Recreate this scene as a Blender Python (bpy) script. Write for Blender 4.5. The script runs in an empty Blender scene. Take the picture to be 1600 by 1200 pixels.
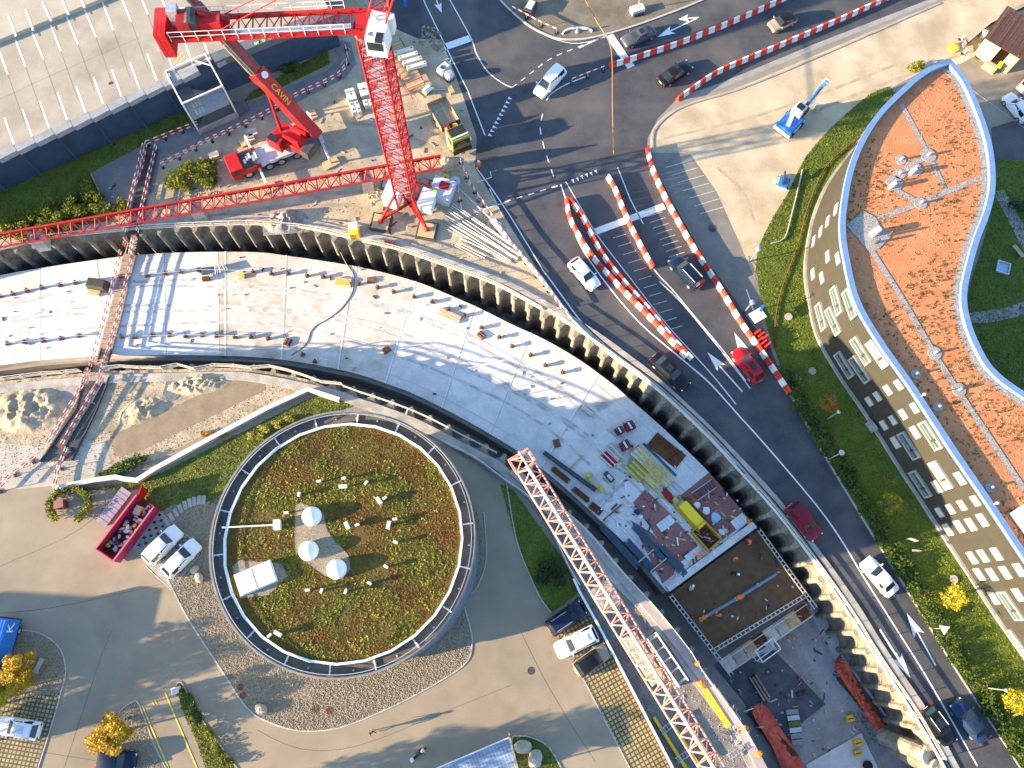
import bpy, bmesh, math, random
from mathutils import Vector, Matrix
from mathutils.geometry import delaunay_2d_cdt
R = math.radians
random.seed(7)
S = bpy.context.scene
C = S.collection

# ---------------------------------------------------------------- camera
F, HC, NX, NY = 1250.0, 85.0, -20.0, -380.0      # focal (px of 1600), height, nadir offset
zc = -Vector((NX, NY, -F)).normalized()
yc = Vector((0, 1, 0)); yc = (yc - yc.dot(zc) * zc).normalized()
xc = yc.cross(zc)
RM = Matrix((xc, yc, zc))
cam = bpy.data.cameras.new('camera'); camo = bpy.data.objects.new('camera', cam); C.objects.link(camo)
cam.sensor_width = 36; cam.lens = 36 * F / 1600; cam.clip_end = 4000; cam.clip_start = 1
camo.matrix_world = Matrix.Translation((0, 0, HC)) @ RM.to_4x4()
S.camera = camo
S.render.resolution_x, S.render.resolution_y = 1024, 768

# ---------------------------------------------------------------- sky, sun, exposure
SUN_EL, SUN_TRAVEL = 12.6, 13.0                  # degrees; direction the light travels, from +X
W = bpy.data.worlds.new('World'); S.world = W; W.use_nodes = True
nt = W.node_tree
bg = nt.nodes['Background']; sky = nt.nodes.new('ShaderNodeTexSky'); sky.sky_type = 'NISHITA'
sky.sun_disc = False; sky.sun_elevation = R(SUN_EL)
sky.sun_rotation = R(90 - (SUN_TRAVEL + 180))    # rotation is clockwise from +Y
sky.air_density = 1.0; sky.dust_density = 0.4; sky.ozone_density = 2.5
nt.links.new(sky.outputs[0], bg.inputs[0]); bg.inputs[1].default_value = 0.13
sl = bpy.data.lights.new('sun', 'SUN'); sl.energy = 5.0; sl.angle = R(0.55); sl.color = (1.0, 0.755, 0.47)
so = bpy.data.objects.new('sun', sl); C.objects.link(so)
_d = Vector((math.cos(R(SUN_TRAVEL)) * math.cos(R(SUN_EL)), math.sin(R(SUN_TRAVEL)) * math.cos(R(SUN_EL)), -math.sin(R(SUN_EL))))
so.rotation_euler = _d.to_track_quat('-Z', 'Y').to_euler(); so.location = (-60, -20, 60)
S.view_settings.view_transform = 'Standard'; S.view_settings.look = 'None'
S.view_settings.exposure = 2.25; S.view_settings.gamma = 1.0

# ---------------------------------------------------------------- pixel of the photograph -> place on a level z
def P(x, y, z=0.0):
    v = RM @ Vector((x - 800.0, -(y - 600.0), -F))
    t = (z - HC) / v.z
    return Vector((v.x * t, v.y * t, z))
def PP(pts, z=0.0):
    return [P(x, y, z) for x, y in pts]
def ray(x, y):
    return (RM @ Vector((x - 800.0, -(y - 600.0), -F)))
def smooth(pts, n=6, closed=False):
    pts = [Vector(p) for p in pts]; out = []; m = len(pts)
    segs = m if closed else m - 1
    for i in range(segs):
        if closed: a, b, c, d = pts[(i-1) % m], pts[i], pts[(i+1) % m], pts[(i+2) % m]
        else: a, b, c, d = pts[max(i-1, 0)], pts[i], pts[i+1], pts[min(i+2, m-1)]
        for k in range(n):
            t = k / n
            out.append(0.5 * ((2*b) + (c-a)*t + (2*a-5*b+4*c-d)*t*t + (3*b-a-3*c+d)*t**3))
    if not closed: out.append(pts[-1].copy())
    return out
def spx(pts, n=6, closed=False):                  # smoothed px outline
    return [(v.x, v.y) for v in smooth([(x, y, 0) for x, y in pts], n, closed)]
def resample(pl, step, jitter=0):
    out = []; acc = 0.0; nxt = 0.0
    for a, b in zip(pl[:-1], pl[1:]):
        L = (b - a).length
        if L < 1e-9: continue
        while nxt <= acc + L:
            t = (nxt - acc) / L; out.append((a.lerp(b, t), (b - a).normalized())); nxt += step
        acc += L
    return out
def plen(pl): return sum((b - a).length for a, b in zip(pl[:-1], pl[1:]))
def inside(p, poly):
    x, y = p[0], p[1]; c = False; n = len(poly); j = n - 1
    for i in range(n):
        xi, yi, xj, yj = poly[i][0], poly[i][1], poly[j][0], poly[j][1]
        if (yi > y) != (yj > y) and x < (xj - xi) * (y - yi) / (yj - yi) + xi: c = not c
        j = i
    return c

# ---------------------------------------------------------------- objects
def T(o, label=None, cat=None, group=None, kind=None):
    if label: o['label'] = label
    if cat: o['category'] = cat
    if group: o['group'] = group
    if kind: o['kind'] = kind
    return o
def thing(name, label, cat, loc=(0, 0, 0), rz=0.0, group=None):
    o = bpy.data.objects.new(name, None); C.objects.link(o); o.empty_display_size = 0.2
    o.location = loc; o.rotation_euler = (0, 0, rz)
    return T(o, label, cat, group)
def copy_tree(o, parent=None):
    c = o.copy(); C.objects.link(c); c.parent = parent
    for ch in list(o.children): copy_tree(ch, c)
    return c
def inst(src, name, parent, loc=(0, 0, 0), rz=0.0, scale=None):
    o = bpy.data.objects.new(name, src.data); C.objects.link(o); o.parent = parent
    o.location = loc; o.rotation_euler = (0, 0, rz)
    if scale: o.scale = scale
    return o
class MB:
    def __init__(s): s.v = []; s.f = []; s.mi = []; s.m = 0
    def add(s, vs, fs):
        n = len(s.v); s.v += [tuple(v) for v in vs]; s.f += [tuple(i + n for i in f) for f in fs]; s.mi += [s.m] * len(fs); return s
    def box(s, c, d, rz=0.0, taper=1.0, mtx=None):
        hx, hy, hz = d[0]/2, d[1]/2, d[2]/2; cs, sn = math.cos(rz), math.sin(rz); vs = []
        for z, k in ((-hz, 1.0), (hz, taper)):
            for x, y in ((-hx, -hy), (hx, -hy), (hx, hy), (-hx, hy)):
                x2, y2 = x*k, y*k
                vs.append((c[0] + x2*cs - y2*sn, c[1] + x2*sn + y2*cs, c[2] + z))
        if mtx: vs = [mtx @ Vector(v) for v in vs]
        return s.add(vs, [(3,2,1,0), (4,5,6,7), (0,1,5,4), (1,2,6,5), (2,3,7,6), (3,0,4,7)])
    def bar(s, a, b, w, h=None, up=(0, 0, 1)):
        a, b = Vector(a), Vector(b); h = h or w; d = (b - a)
        if d.length < 1e-6: return s
        d.normalize(); u = Vector(up)
        if abs(d.dot(u)) > 0.98: u = Vector((1, 0, 0))
        x = d.cross(u).normalized(); y = x.cross(d).normalized(); vs = []
        for p in (a, b):
            for i, j in ((-1,-1), (1,-1), (1,1), (-1,1)): vs.append(p + x*(i*w/2) + y*(j*h/2))
        return s.add(vs, [(0,1,2,3), (7,6,5,4), (4,5,1,0), (5,6,2,1), (6,7,3,2), (7,4,0,3)])
    def tube(s, a, b, r, n=6, r2=None, cap=True):
        a, b = Vector(a), Vector(b); d = b - a
        if d.length < 1e-6: return s
        d.normalize(); r2 = r if r2 is None else r2
        u = Vector((0,0,1)) if abs(d.z) < .95 else Vector((1,0,0))
        x = d.cross(u).normalized(); y = d.cross(x).normalized(); vs = []
        for p, q in ((a, r), (b, r2)):
            for i in range(n):
                t = 2*math.pi*i/n; vs.append(p + x*(q*math.cos(t)) + y*(q*math.sin(t)))
        fs = [(i, (i+1) % n, n+(i+1) % n, n+i) for i in range(n)]
        if cap: fs += [tuple(range(n-1, -1, -1)), tuple(range(n, 2*n))]
        return s.add(vs, fs)
    def path(s, pts, r, n=5):
        for a, b in zip(pts[:-1], pts[1:]): s.tube(a, b, r, n)
        return s
    def lathe(s, prof, n=16, c=(0,0,0)):
        vs = []; 
        for r, z in prof:
            for i in range(n):
                t = 2*math.pi*i/n; vs.append((c[0] + r*math.cos(t), c[1] + r*math.sin(t), c[2] + z))
        fs = []
        for k in range(len(prof)-1):
            for i in range(n): fs.append((k*n+i, k*n+(i+1) % n, (k+1)*n+(i+1) % n, (k+1)*n+i))
        fs += [tuple(range(n-1, -1, -1)), tuple(range((len(prof)-1)*n, len(prof)*n))]
        return s.add(vs, fs)
    def prism(s, poly, z0, z1, top_only=False):
        n = len(poly); vs = [(p[0], p[1], z0) for p in poly] + [(p[0], p[1], z1) for p in poly]
        return s.add(vs, [tuple(range(n-1, -1, -1)), tuple(range(n, 2*n))] + [(i, (i+1) % n, n+(i+1) % n, n+i) for i in range(n)])
    def wall(s, pl, z0, z1, th=0.2, closed=False):          # upright wall along a polyline (plan), thickness th
        n = len(pl); L = []; 
        for i in range(n):
            a = pl[(i-1) % n] if (closed or i > 0) else pl[i]; b = pl[(i+1) % n] if (closed or i < n-1) else pl[i]
            d = Vector((b[0]-a[0], b[1]-a[1])).normalized(); L.append(Vector((-d.y, d.x)))
        vs = []
        for p, q in zip(pl, L):
            for sd in (-.5, .5):
                for z in (z0, z1): vs.append((p[0]+q.x*th*sd, p[1]+q.y*th*sd, z))
        fs = []
        m = n if closed else n-1
        for i in range(m):
            a, b = 4*i, 4*((i+1) % n)
            fs += [(a+1, b+1, b, a), (a+2, b+2, b+3, a+3), (a+3, b+3, b+1, a+1), (a, b, b+2, a+2)]
        if not closed: fs += [(0, 2, 3, 1), (4*n-4, 4*n-3, 4*n-1, 4*n-2)]
        return s.add(vs, fs)
    def blob(s, c, d, rz=0.0, seed=0, rough=.18, n=2):      # uneven stone
        rr = random.Random(seed); bm = bmesh.new(); bmesh.ops.create_icosphere(bm, subdivisions=n, radius=1)
        cs, sn = math.cos(rz), math.sin(rz); vs = []
        for v in bm.verts:
            k = 1 + rr.uniform(-rough, rough); x, y, z = v.co.x*k*d[0]/2, v.co.y*k*d[1]/2, v.co.z*k*d[2]/2
            vs.append((c[0]+x*cs-y*sn, c[1]+x*sn+y*cs, c[2]+z))
        fs = [tuple(v.index for v in f.verts) for f in bm.faces]; bm.free()
        return s.add(vs, fs)
    def build(s, name, mats, parent=None, sm=False, bevel=0):
        me = bpy.data.meshes.new(name); me.from_pydata(s.v, [], s.f); me.update()
        if not isinstance(mats, (list, tuple)): mats = [mats]
        for m in mats: me.materials.append(m)
        if len(mats) > 1: me.polygons.foreach_set('material_index', s.mi)
        if sm:
            me.polygons.foreach_set('use_smooth', [True]*len(me.polygons)); me.set_sharp_from_angle(angle=R(38))
        o = bpy.data.objects.new(name, me); C.objects.link(o); o.parent = parent
        if bevel:
            b = o.modifiers.new('bevel', 'BEVEL'); b.width = bevel; b.segments = 2; b.limit_method = 'ANGLE'
        return o

# ---------------------------------------------------------------- materials
MATS = {}
def mat(name, col, col2=None, scale=3.0, rough=.85, metal=0.0, bump=0.0, bscale=None, mixlo=.35, mixhi=.65, spec=.3, fine=0.0, coat=0.0, detail=6.0, obj=False, col3=None, scale3=.15):
    m = bpy.data.materials.new(name); m.use_nodes = True; n = m.node_tree.nodes; l = m.node_tree.links
    b = n['Principled BSDF']; b.inputs['Roughness'].default_value = rough; b.inputs['Metallic'].default_value = metal
    b.inputs['Specular IOR Level'].default_value = spec; b.inputs['Coat Weight'].default_value = coat
    b.inputs['Base Color'].default_value = (*col, 1)
    if obj:
        tc = n.new('ShaderNodeTexCoord'); src = tc.outputs['Object']
    else:
        g = n.new('ShaderNodeNewGeometry'); src = g.outputs['Position']
    def noise(sc, det=detail):
        t = n.new('ShaderNodeTexNoise'); t.inputs['Scale'].default_value = sc; t.inputs['Detail'].default_value = det
        t.inputs['Roughness'].default_value = .62; l.new(src, t.inputs['Vector']); return t.outputs['Fac']
    def mixc(f, a, c, lo=0., hi=1.):
        r = n.new('ShaderNodeMapRange'); r.inputs[1].default_value = lo; r.inputs[2].default_value = hi; l.new(f, r.inputs[0])
        x = n.new('ShaderNodeMix'); x.data_type = 'RGBA'; l.new(r.outputs[0], x.inputs[0])
        for s_, v in ((x.inputs[6], a), (x.inputs[7], c)):
            if isinstance(v, tuple): s_.default_value = (*v, 1)
            else: l.new(v, s_)
        return x.outputs[2]
    out = None
    if col2:
        out = mixc(noise(scale), col, col2, mixlo, mixhi)
        if col3: out = mixc(noise(scale3, 3), out, col3, .5, .72)
    if fine:
        base = out if out is not None else col
        v = n.new('ShaderNodeHueSaturation')
        if isinstance(base, tuple): v.inputs['Color'].default_value = (*base, 1)
        else: l.new(base, v.inputs['Color'])
        r = n.new('ShaderNodeMapRange'); r.inputs[1].default_value = .3; r.inputs[2].default_value = .7
        r.inputs[3].default_value = 1-fine; r.inputs[4].default_value = 1+fine
        l.new(noise(9.0, 8), r.inputs[0]); l.new(r.outputs[0], v.inputs['Value']); out = v.outputs[0]
    if out is not None: l.new(out, b.inputs['Base Color'])
    if bump:
        bp = n.new('ShaderNodeBump'); bp.inputs['Strength'].default_value = bump; bp.inputs['Distance'].default_value = .05
        l.new(noise(bscale or scale*4, 5), bp.inputs['Height']); l.new(bp.outputs[0], b.inputs['Normal'])
    MATS[name] = m
    return m
def grid_mat(name, c_block, c_joint, size, joint, rot, bump=.5, brick=False, c2=None, ax=1.0):
    m = bpy.data.materials.new(name); m.use_nodes = True; n = m.node_tree.nodes; l = m.node_tree.links
    b = n['Principled BSDF']; b.inputs['Roughness'].default_value = .9; b.inputs['Specular IOR Level'].default_value = .2
    g = n.new('ShaderNodeNewGeometry'); mp = n.new('ShaderNodeMapping'); mp.inputs['Rotation'].default_value = (0, 0, rot)
    l.new(g.outputs['Position'], mp.inputs['Vector'])
    t = n.new('ShaderNodeTexBrick'); t.inputs['Scale'].default_value = 1.0; t.offset = .5 if brick else 0.0
    t.inputs['Brick Width'].default_value = size*ax; t.inputs['Row Height'].default_value = size; t.inputs['Mortar Size'].default_value = joint
    t.inputs['Color1'].default_value = (*c_block, 1); t.inputs['Color2'].default_value = (*(c2 or c_block), 1); t.inputs['Mortar'].default_value = (*c_joint, 1)
    l.new(mp.outputs[0], t.inputs['Vector'])
    no = n.new('ShaderNodeTexNoise'); no.inputs['Scale'].default_value = .8; no.inputs['Detail'].default_value = 6; l.new(g.outputs['Position'], no.inputs['Vector'])
    h = n.new('ShaderNodeHueSaturation'); r = n.new('ShaderNodeMapRange'); r.inputs[1].default_value=.3; r.inputs[2].default_value=.7; r.inputs[3].default_value=.75; r.inputs[4].default_value=1.2
    l.new(no.outputs['Fac'], r.inputs[0]); l.new(r.outputs[0], h.inputs['Value']); l.new(t.outputs['Color'], h.inputs['Color']); l.new(h.outputs[0], b.inputs['Base Color'])
    bp = n.new('ShaderNodeBump'); bp.inputs['Strength'].default_value = bump; bp.inputs['Distance'].default_value = .03; bp.invert = True
    l.new(t.outputs['Fac'], bp.inputs['Height']); l.new(bp.outputs[0], b.inputs['Normal'])
    return m
def varied(name, cols, rough=.8, metal=0, spec=.3, bump=0):   # colour picked per object
    m = bpy.data.materials.new(name); m.use_nodes = True; n = m.node_tree.nodes; l = m.node_tree.links
    b = n['Principled BSDF']; b.inputs['Roughness'].default_value = rough; b.inputs['Metallic'].default_value = metal; b.inputs['Specular IOR Level'].default_value = spec
    oi = n.new('ShaderNodeObjectInfo'); cr = n.new('ShaderNodeValToRGB'); cr.color_ramp.interpolation = 'LINEAR'
    e = cr.color_ramp.elements
    for i, c in enumerate(cols):
        k = e[i] if i < 2 else e.new(1)
        k.position = i/(len(cols)-1); k.color = (*c, 1)
    l.new(oi.outputs['Random'], cr.inputs[0])
    g = n.new('ShaderNodeNewGeometry'); no = n.new('ShaderNodeTexNoise'); no.inputs['Scale'].default_value = 4; no.inputs['Detail'].default_value = 6
    l.new(g.outputs['Position'], no.inputs['Vector'])
    h = n.new('ShaderNodeHueSaturation'); r = n.new('ShaderNodeMapRange'); r.inputs[1].default_value=.3; r.inputs[2].default_value=.7; r.inputs[3].default_value=.8; r.inputs[4].default_value=1.15
    l.new(no.outputs['Fac'], r.inputs[0]); l.new(r.outputs[0], h.inputs['Value']); l.new(cr.outputs[0], h.inputs['Color']); l.new(h.outputs[0], b.inputs['Base Color'])
    return m
def leafy(name, cols, trans=.25, scale=1.2, rough=.6):        # leaf colour varies through the plant
    m = bpy.data.materials.new(name); m.use_nodes = True; n = m.node_tree.nodes; l = m.node_tree.links
    b = n['Principled BSDF']; b.inputs['Roughness'].default_value = rough; b.inputs['Specular IOR Level'].default_value = .2
    g = n.new('ShaderNodeNewGeometry'); no = n.new('ShaderNodeTexNoise'); no.inputs['Scale'].default_value = scale; no.inputs['Detail'].default_value = 7; no.inputs['Roughness'].default_value = .7
    l.new(g.outputs['Position'], no.inputs['Vector'])
    mx = n.new('ShaderNodeMath'); mx.operation = 'MULTIPLY_ADD'; mx.inputs[1].default_value = .28; l.new(g.outputs['Random Per Island'], mx.inputs[0])
    r = n.new('ShaderNodeMapRange'); r.inputs[1].default_value=.3; r.inputs[2].default_value=.72; r.inputs[3].default_value=-.1; r.inputs[4].default_value=.85
    l.new(no.outputs['Fac'], r.inputs[0]); l.new(r.outputs[0], mx.inputs[2])
    cr = n.new('ShaderNodeValToRGB'); e = cr.color_ramp.elements
    for i, c in enumerate(cols):
        k = e[i] if i < 2 else e.new(1)
        k.position = i/(len(cols)-1); k.color = (*c, 1)
    l.new(mx.outputs[0], cr.inputs[0]); l.new(cr.outputs[0], b.inputs['Base Color'])
    if trans:
        tr = n.new('ShaderNodeBsdfTranslucent'); l.new(cr.outputs[0], tr.inputs[0]); ms = n.new('ShaderNodeMixShader'); ms.inputs[0].default_value = trans
        l.new(b.outputs[0], ms.inputs[1]); l.new(tr.outputs[0], ms.inputs[2]); l.new(ms.outputs[0], n['Material Output'].inputs[0])
    return m

asphalt = mat('asphalt', (.046,.049,.057), (.076,.079,.086), .35, .9, bump=.25, bscale=14, fine=.22, col3=(.115,.108,.098), scale3=.09)
asphalt_old = mat('asphalt_old', (.15,.145,.135), (.21,.195,.17), .5, .95, bump=.2, bscale=14, fine=.15)
carpark_m = mat('car_park_asphalt', (.24,.20,.143), (.31,.26,.19), .16, .95, bump=.12, bscale=18, fine=.09, mixlo=.3, mixhi=.7, col3=(.205,.172,.125), scale3=.12)
sand_m = mat('pale_sand', (.38,.305,.205), (.54,.45,.315), .22, .95, bump=.35, bscale=3.2, fine=.14, col3=(.32,.255,.165), scale3=.13)
dirt_m = mat('site_dirt', (.31,.255,.17), (.48,.40,.275), .35, .95, bump=.6, bscale=2.2, fine=.2, col3=(.24,.22,.19), scale3=.12)
rubble_m = mat('rubble_dirt', (.26,.21,.14), (.44,.37,.26), .8, .95, bump=.9, bscale=3.5, fine=.25)
base_m = mat('base_ground', (.20,.175,.135), (.28,.245,.19), .1, .95, fine=.1)
work_m = mat('work_strip_gravel', (.14,.132,.118), (.22,.21,.19), 1.2, .95, bump=.7, bscale=9, fine=.25)
island_m = mat('island_paving', (.12,.105,.075), (.19,.165,.125), .4, .95, bump=.25, bscale=9, fine=.15)
lawn_soil = mat('lawn_soil', (.075,.108,.017), (.115,.145,.024), .7, .95, bump=.6, bscale=8, fine=.3)
gravel_bed = mat('gravel_bed', (.19,.16,.115), (.30,.255,.185), 6, .95, bump=.7, bscale=10, fine=.3)
concrete_m = mat('concrete', (.30,.28,.245), (.42,.395,.35), .7, .9, bump=.25, bscale=8, fine=.2, col3=(.24,.22,.185), scale3=.4)
concrete_dk = mat('concrete_grey', (.22,.215,.205), (.32,.31,.295), .6, .9, bump=.3, bscale=7, fine=.15)
shot_m = mat('shotcrete', (.11,.10,.08), (.24,.218,.17), .9, .95, bump=.9, bscale=5, fine=.3, col3=(.31,.285,.235), scale3=.5)
kerb_m = mat('kerb_stone', (.36,.34,.31), (.46,.44,.40), 1.5, .85, fine=.1)
paint_w = mat('road_paint_white', (.62,.62,.60), (.75,.75,.73), 3, .8, fine=.15)
paint_worn = mat('road_paint_worn', (.30,.29,.275), (.52,.51,.48), 4, .85, fine=.2)
paint_y = mat('road_paint_yellow', (.55,.46,.05), (.70,.60,.08), 3, .8, fine=.15)
steel_w = mat('white_steel', (.72,.72,.70), (.60,.60,.58), 3, .5, fine=.05)
galv = mat('galvanised_steel', (.42,.43,.44), (.55,.56,.57), 2, .45, metal=.6, fine=.1)
dark_steel = mat('dark_steel', (.045,.045,.05), (.09,.09,.095), 2, .6, metal=.3, fine=.15)
red_p = mat('crane_red', (.36,.006,.009), (.46,.011,.012), .8, .5, spec=.3, fine=.18, col3=(.40,.03,.03), scale3=.5)
red_dk = mat('dark_red_paint', (.22,.008,.012), (.32,.015,.018), 1.5, .45, fine=.12)
pink_p = mat('faded_red_paint', (.52,.20,.155), (.60,.33,.27), .7, .55, fine=.12)
white_p = mat('white_paint', (.78,.78,.77), (.70,.70,.69), 2, .4, fine=.04)
black_p = mat('black_plastic', (.018,.018,.02), (.03,.03,.032), 3, .5)
rubber = mat('tyre_rubber', (.02,.02,.02), (.035,.035,.035), 6, .9)
glass_d = mat('car_glass', (.012,.018,.022), (.02,.028,.034), 2, .08, spec=.6)
rust_m = mat('rusty_steel', (.075,.028,.012), (.16,.062,.025), 1.5, .9, bump=.3, fine=.2)
wood_m = mat('timber', (.40,.27,.14), (.55,.40,.22), 3, .85, bump=.2, bscale=12, fine=.2)
wood_y = mat('yellow_formwork_timber', (.42,.34,.07), (.60,.50,.14), 3, .8, fine=.2)
ply_red = mat('red_brown_plywood', (.22,.085,.07), (.31,.14,.12), .8, .7, bump=.12, fine=.15)
yellow_p = mat('yellow_paint', (.66,.40,.015), (.74,.48,.03), 1.5, .5, fine=.1)
orange_p = mat('orange_cloth', (.85,.16,.02), (.95,.22,.03), 5, .8)
blue_p = mat('blue_paint', (.02,.14,.50), (.03,.19,.58), 2, .45, fine=.08)
navy_beam = mat('blue_grey_beam', (.03,.065,.11), (.06,.10,.15), 2, .6, fine=.15)
tarp_red = mat('salmon_tarpaulin', (.52,.085,.05), (.62,.13,.085), 1.4, .75, bump=.8, bscale=1.6, fine=.1)
# ================================================================ the ground
def shape(polys, minus=()):                      # triangulated union of polys less minus: (2D verts, tris)
    vs = []; faces = []; npos = len(polys)
    for pl in list(polys) + list(minus):
        pl = [Vector((p[0], p[1])) for p in pl]
        if sum(a.x*b.y - b.x*a.y for a, b in zip(pl, pl[1:] + pl[:1])) < 0: pl = pl[::-1]
        i0 = len(vs); vs += [Vector((p[0], p[1])) for p in pl]; faces.append(list(range(i0, len(vs))))
    ov, oe, of, _, _, fo = delaunay_2d_cdt(vs, [], faces, 1, 1e-4)
    keep = [f for f, o in zip(of, fo) if any(i < npos for i in o) and not any(i >= npos for i in o)]
    return ov, keep
def sheet(name, polys, z, m, minus=(), kind='structure', parent=None):
    ov, tr = shape(polys, minus)
    mb = MB(); mb.add([(v.x, v.y, z) for v in ov], tr)
    o = mb.build(name, m, parent)
    for p in o.data.polygons:
        if p.normal.z < 0: p.flip()
    if parent is None: T(o, kind=kind)
    return o
def extent(rect):                                # world rectangle
    x0, y0, x1, y1 = rect; return [Vector((x0, y0, 0)), Vector((x1, y0, 0)), Vector((x1, y1, 0)), Vector((x0, y1, 0))]

OUT = [(-900,560),(-400,492),(-140,436),(-60,412),(0,397),(75,380),(190,368),(250,363),(375,358),(430,360),(487,366),(560,384),(612,394),(650,406),(720,431),(775,452),(800,463),(850,493),(905,528),(935,548),(975,578),(1000,597),(1050,642),(1100,690),(1150,742),(1200,798),(1250,862),(1282,905),(1320,960),(1355,1017),(1390,1070),(1425,1122),(1460,1185),(1500,1262),(1560,1380)]
INN = [(-900,700),(-400,640),(-140,608),(-60,598),(0,591),(75,583),(175,575),(280,572),(347,570),(400,573),(475,587),(535,601),(565,612),(605,625),(662,647),(720,677),(775,705),(800,722),(872,785),(920,825),(962,875),(985,902),(1015,932),(1037,960),(1060,985),(1085,1020),(1100,1045),(1125,1077),(1147,1107),(1170,1142),(1190,1180),(1215,1225),(1250,1290),(1300,1400)]
OUTW = smooth(PP(OUT), 5); INNW = smooth(PP(INN), 5)
def scallop(pl, side, step):                     # edge of the hole: round each pile, back into each bay
    st = resample(pl, step); out = []
    for (p, d), (p2, _) in zip(st[:-1], st[1:]):
        dd = (p2-p).normalized(); q = Vector((-dd.y, dd.x, 0))*side; m = (p+p2)/2; r = step/2
        out.append(p - q*.30)
        for i in range(9):
            t = math.pi*i/8; out.append(m + q*(.05 + math.sin(t)*.62*r) - dd*(math.cos(t)*(r-.25)))
    return out + [st[-1][0]]
STEP_O, STEP_I = 2.05, 2.3
TRENCH = scallop(OUTW, 1, STEP_O) + scallop(INNW, -1, STEP_I)[::-1]

def px(*pts, n=0, closed=True):
    return PP(spx(list(pts), n, closed) if n else list(pts))
ground_poly = extent((-900, -700, 900, 900))
sheet('ground', [ground_poly], 0.0, base_m, [TRENCH])

# asphalt car park
CARPARK = px((-200,735),(70,752),(130,770),(200,760),(330,790),(420,700),(620,672),(690,690),(785,752),(850,935),(905,925),(1080,1262),(-200,1262))
sheet('car_park', [CARPARK], .004, carpark_m)
# roads
ROAD = px((560,-60),(600,0),(618,45),(652,60),(690,62),(720,140),(745,215),(742,262),(775,318),(842,425),(905,512),(925,535),(972,570),(1020,605),(1105,685),(1160,745),(1210,800),(1260,865),(1305,930),(1370,1030),(1440,1140),(1500,1250),(1660,1250),(1560,1150),(1500,1062),(1420,932),(1340,802),(1280,702),(1230,612),(1195,520),(1170,440),(1110,420),(1060,330),(1010,240),(1012,215),(1028,185),(1060,152),(1130,128),(1270,70),(1470,-8),(1560,-60))
sheet('road', [ROAD], .008, asphalt, [TRENCH])
ISL = px(*spx([(765,-60),(775,-10),(800,18),(830,42),(868,60),(905,62),(940,56),(1000,38),(1080,8),(1110,-10)], 4), (1110,-60))
sheet('traffic_island', [ISL], .05, island_m)
sheet('old_asphalt', [px(*spx([(1012,238),(1030,272),(1062,330),(1105,405),(1150,470),(1188,520),(1190,470),(1178,425),(1160,385),(1120,300),(1078,240)], 4, True))], .012, asphalt_old)
SAND = px(*spx([(1016,238),(1018,205),(1042,178),(1080,160),(1150,138),(1270,88),(1465,5)], 4), (1640,-60), (1660,20), (1570,62), (1500,100), (1440,112), *spx([(1392,138),(1330,180),(1290,215),(1256,255),(1235,300),(1205,345),(1186,385),(1182,415)], 4), (1178,432),(1158,385),(1120,300),(1078,240))
sheet('sandy_yard', [SAND], .016, sand_m)
sheet('kerb_strip', [px((1062,160),(1130,128),(1270,70),(1470,-8),(1474,-2),(1272,78),(1150,130),(1078,156))], .02, concrete_dk)
SITE = px(*spx([(-200,420),(-60,402),(0,389),(75,372),(190,360),(375,350),(487,357),(600,384),(700,415),(775,446),(850,486),(905,520)], 3), (900,505),(842,425),(775,318),(742,262),(745,215),(720,140),(690,62),(652,60),(618,45),(600,0),(560,-60),(520,60),(540,110),(520,130),(440,170),(330,215),(250,250),(170,290),(-200,400))
sheet('building_site_ground', [SITE], .004, dirt_m, [TRENCH])
sheet('dark_tarmac_patch', [px((600,-10),(660,-10),(672,40),(640,44),(618,42))], .012, asphalt)  # patch laid in the same dark asphalt as the road
PATH = px((143,272),(235,222),(312,196),(420,148),(512,110),(530,92),(512,60),(548,66),(556,100),(540,122),(440,172),(330,214),(250,250),(240,300),(195,322),(166,322))
sheet('footpath', [PATH], .02, mat('path_asphalt', (.15,.148,.145), (.21,.205,.20), .5, .95, fine=.12, bump=.1))
RUB = px(*spx([(-200,614),(0,596),(75,588),(175,580),(280,577),(347,575),(400,578),(475,592),(510,605)], 3), (440,626),(340,670),(250,716),(180,738),(95,752),(-200,760))
sheet('excavated_ground', [RUB], .012, rubble_m)
sheet('smooth_hardstanding', [px((-200,690),(-20,690),(60,698),(100,665),(140,690),(165,690),(178,740),(95,758),(-20,768),(-200,770))], .016, mat('pale_hardstanding', (.33,.30,.25), (.42,.385,.33), .4, .95, bump=.2, bscale=8, fine=.12))
sheet('brown_strip', [px((172,682),(395,578),(413,580),(415,609),(222,704),(180,714))], .02, mat('brown_gravel', (.20,.155,.10), (.26,.205,.14), .8, .95, bump=.25, bscale=14, fine=.12))
WORK = px(*[(x-4, y+5) for x, y in INN[9:]], (1230,1400), (1062,1200), (905,922), (880,870), (830,778), (785,752), (690,692), (620,655), (560,628), (520,606))
sheet('work_strip', [WORK], .016, work_m, [TRENCH])
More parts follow.
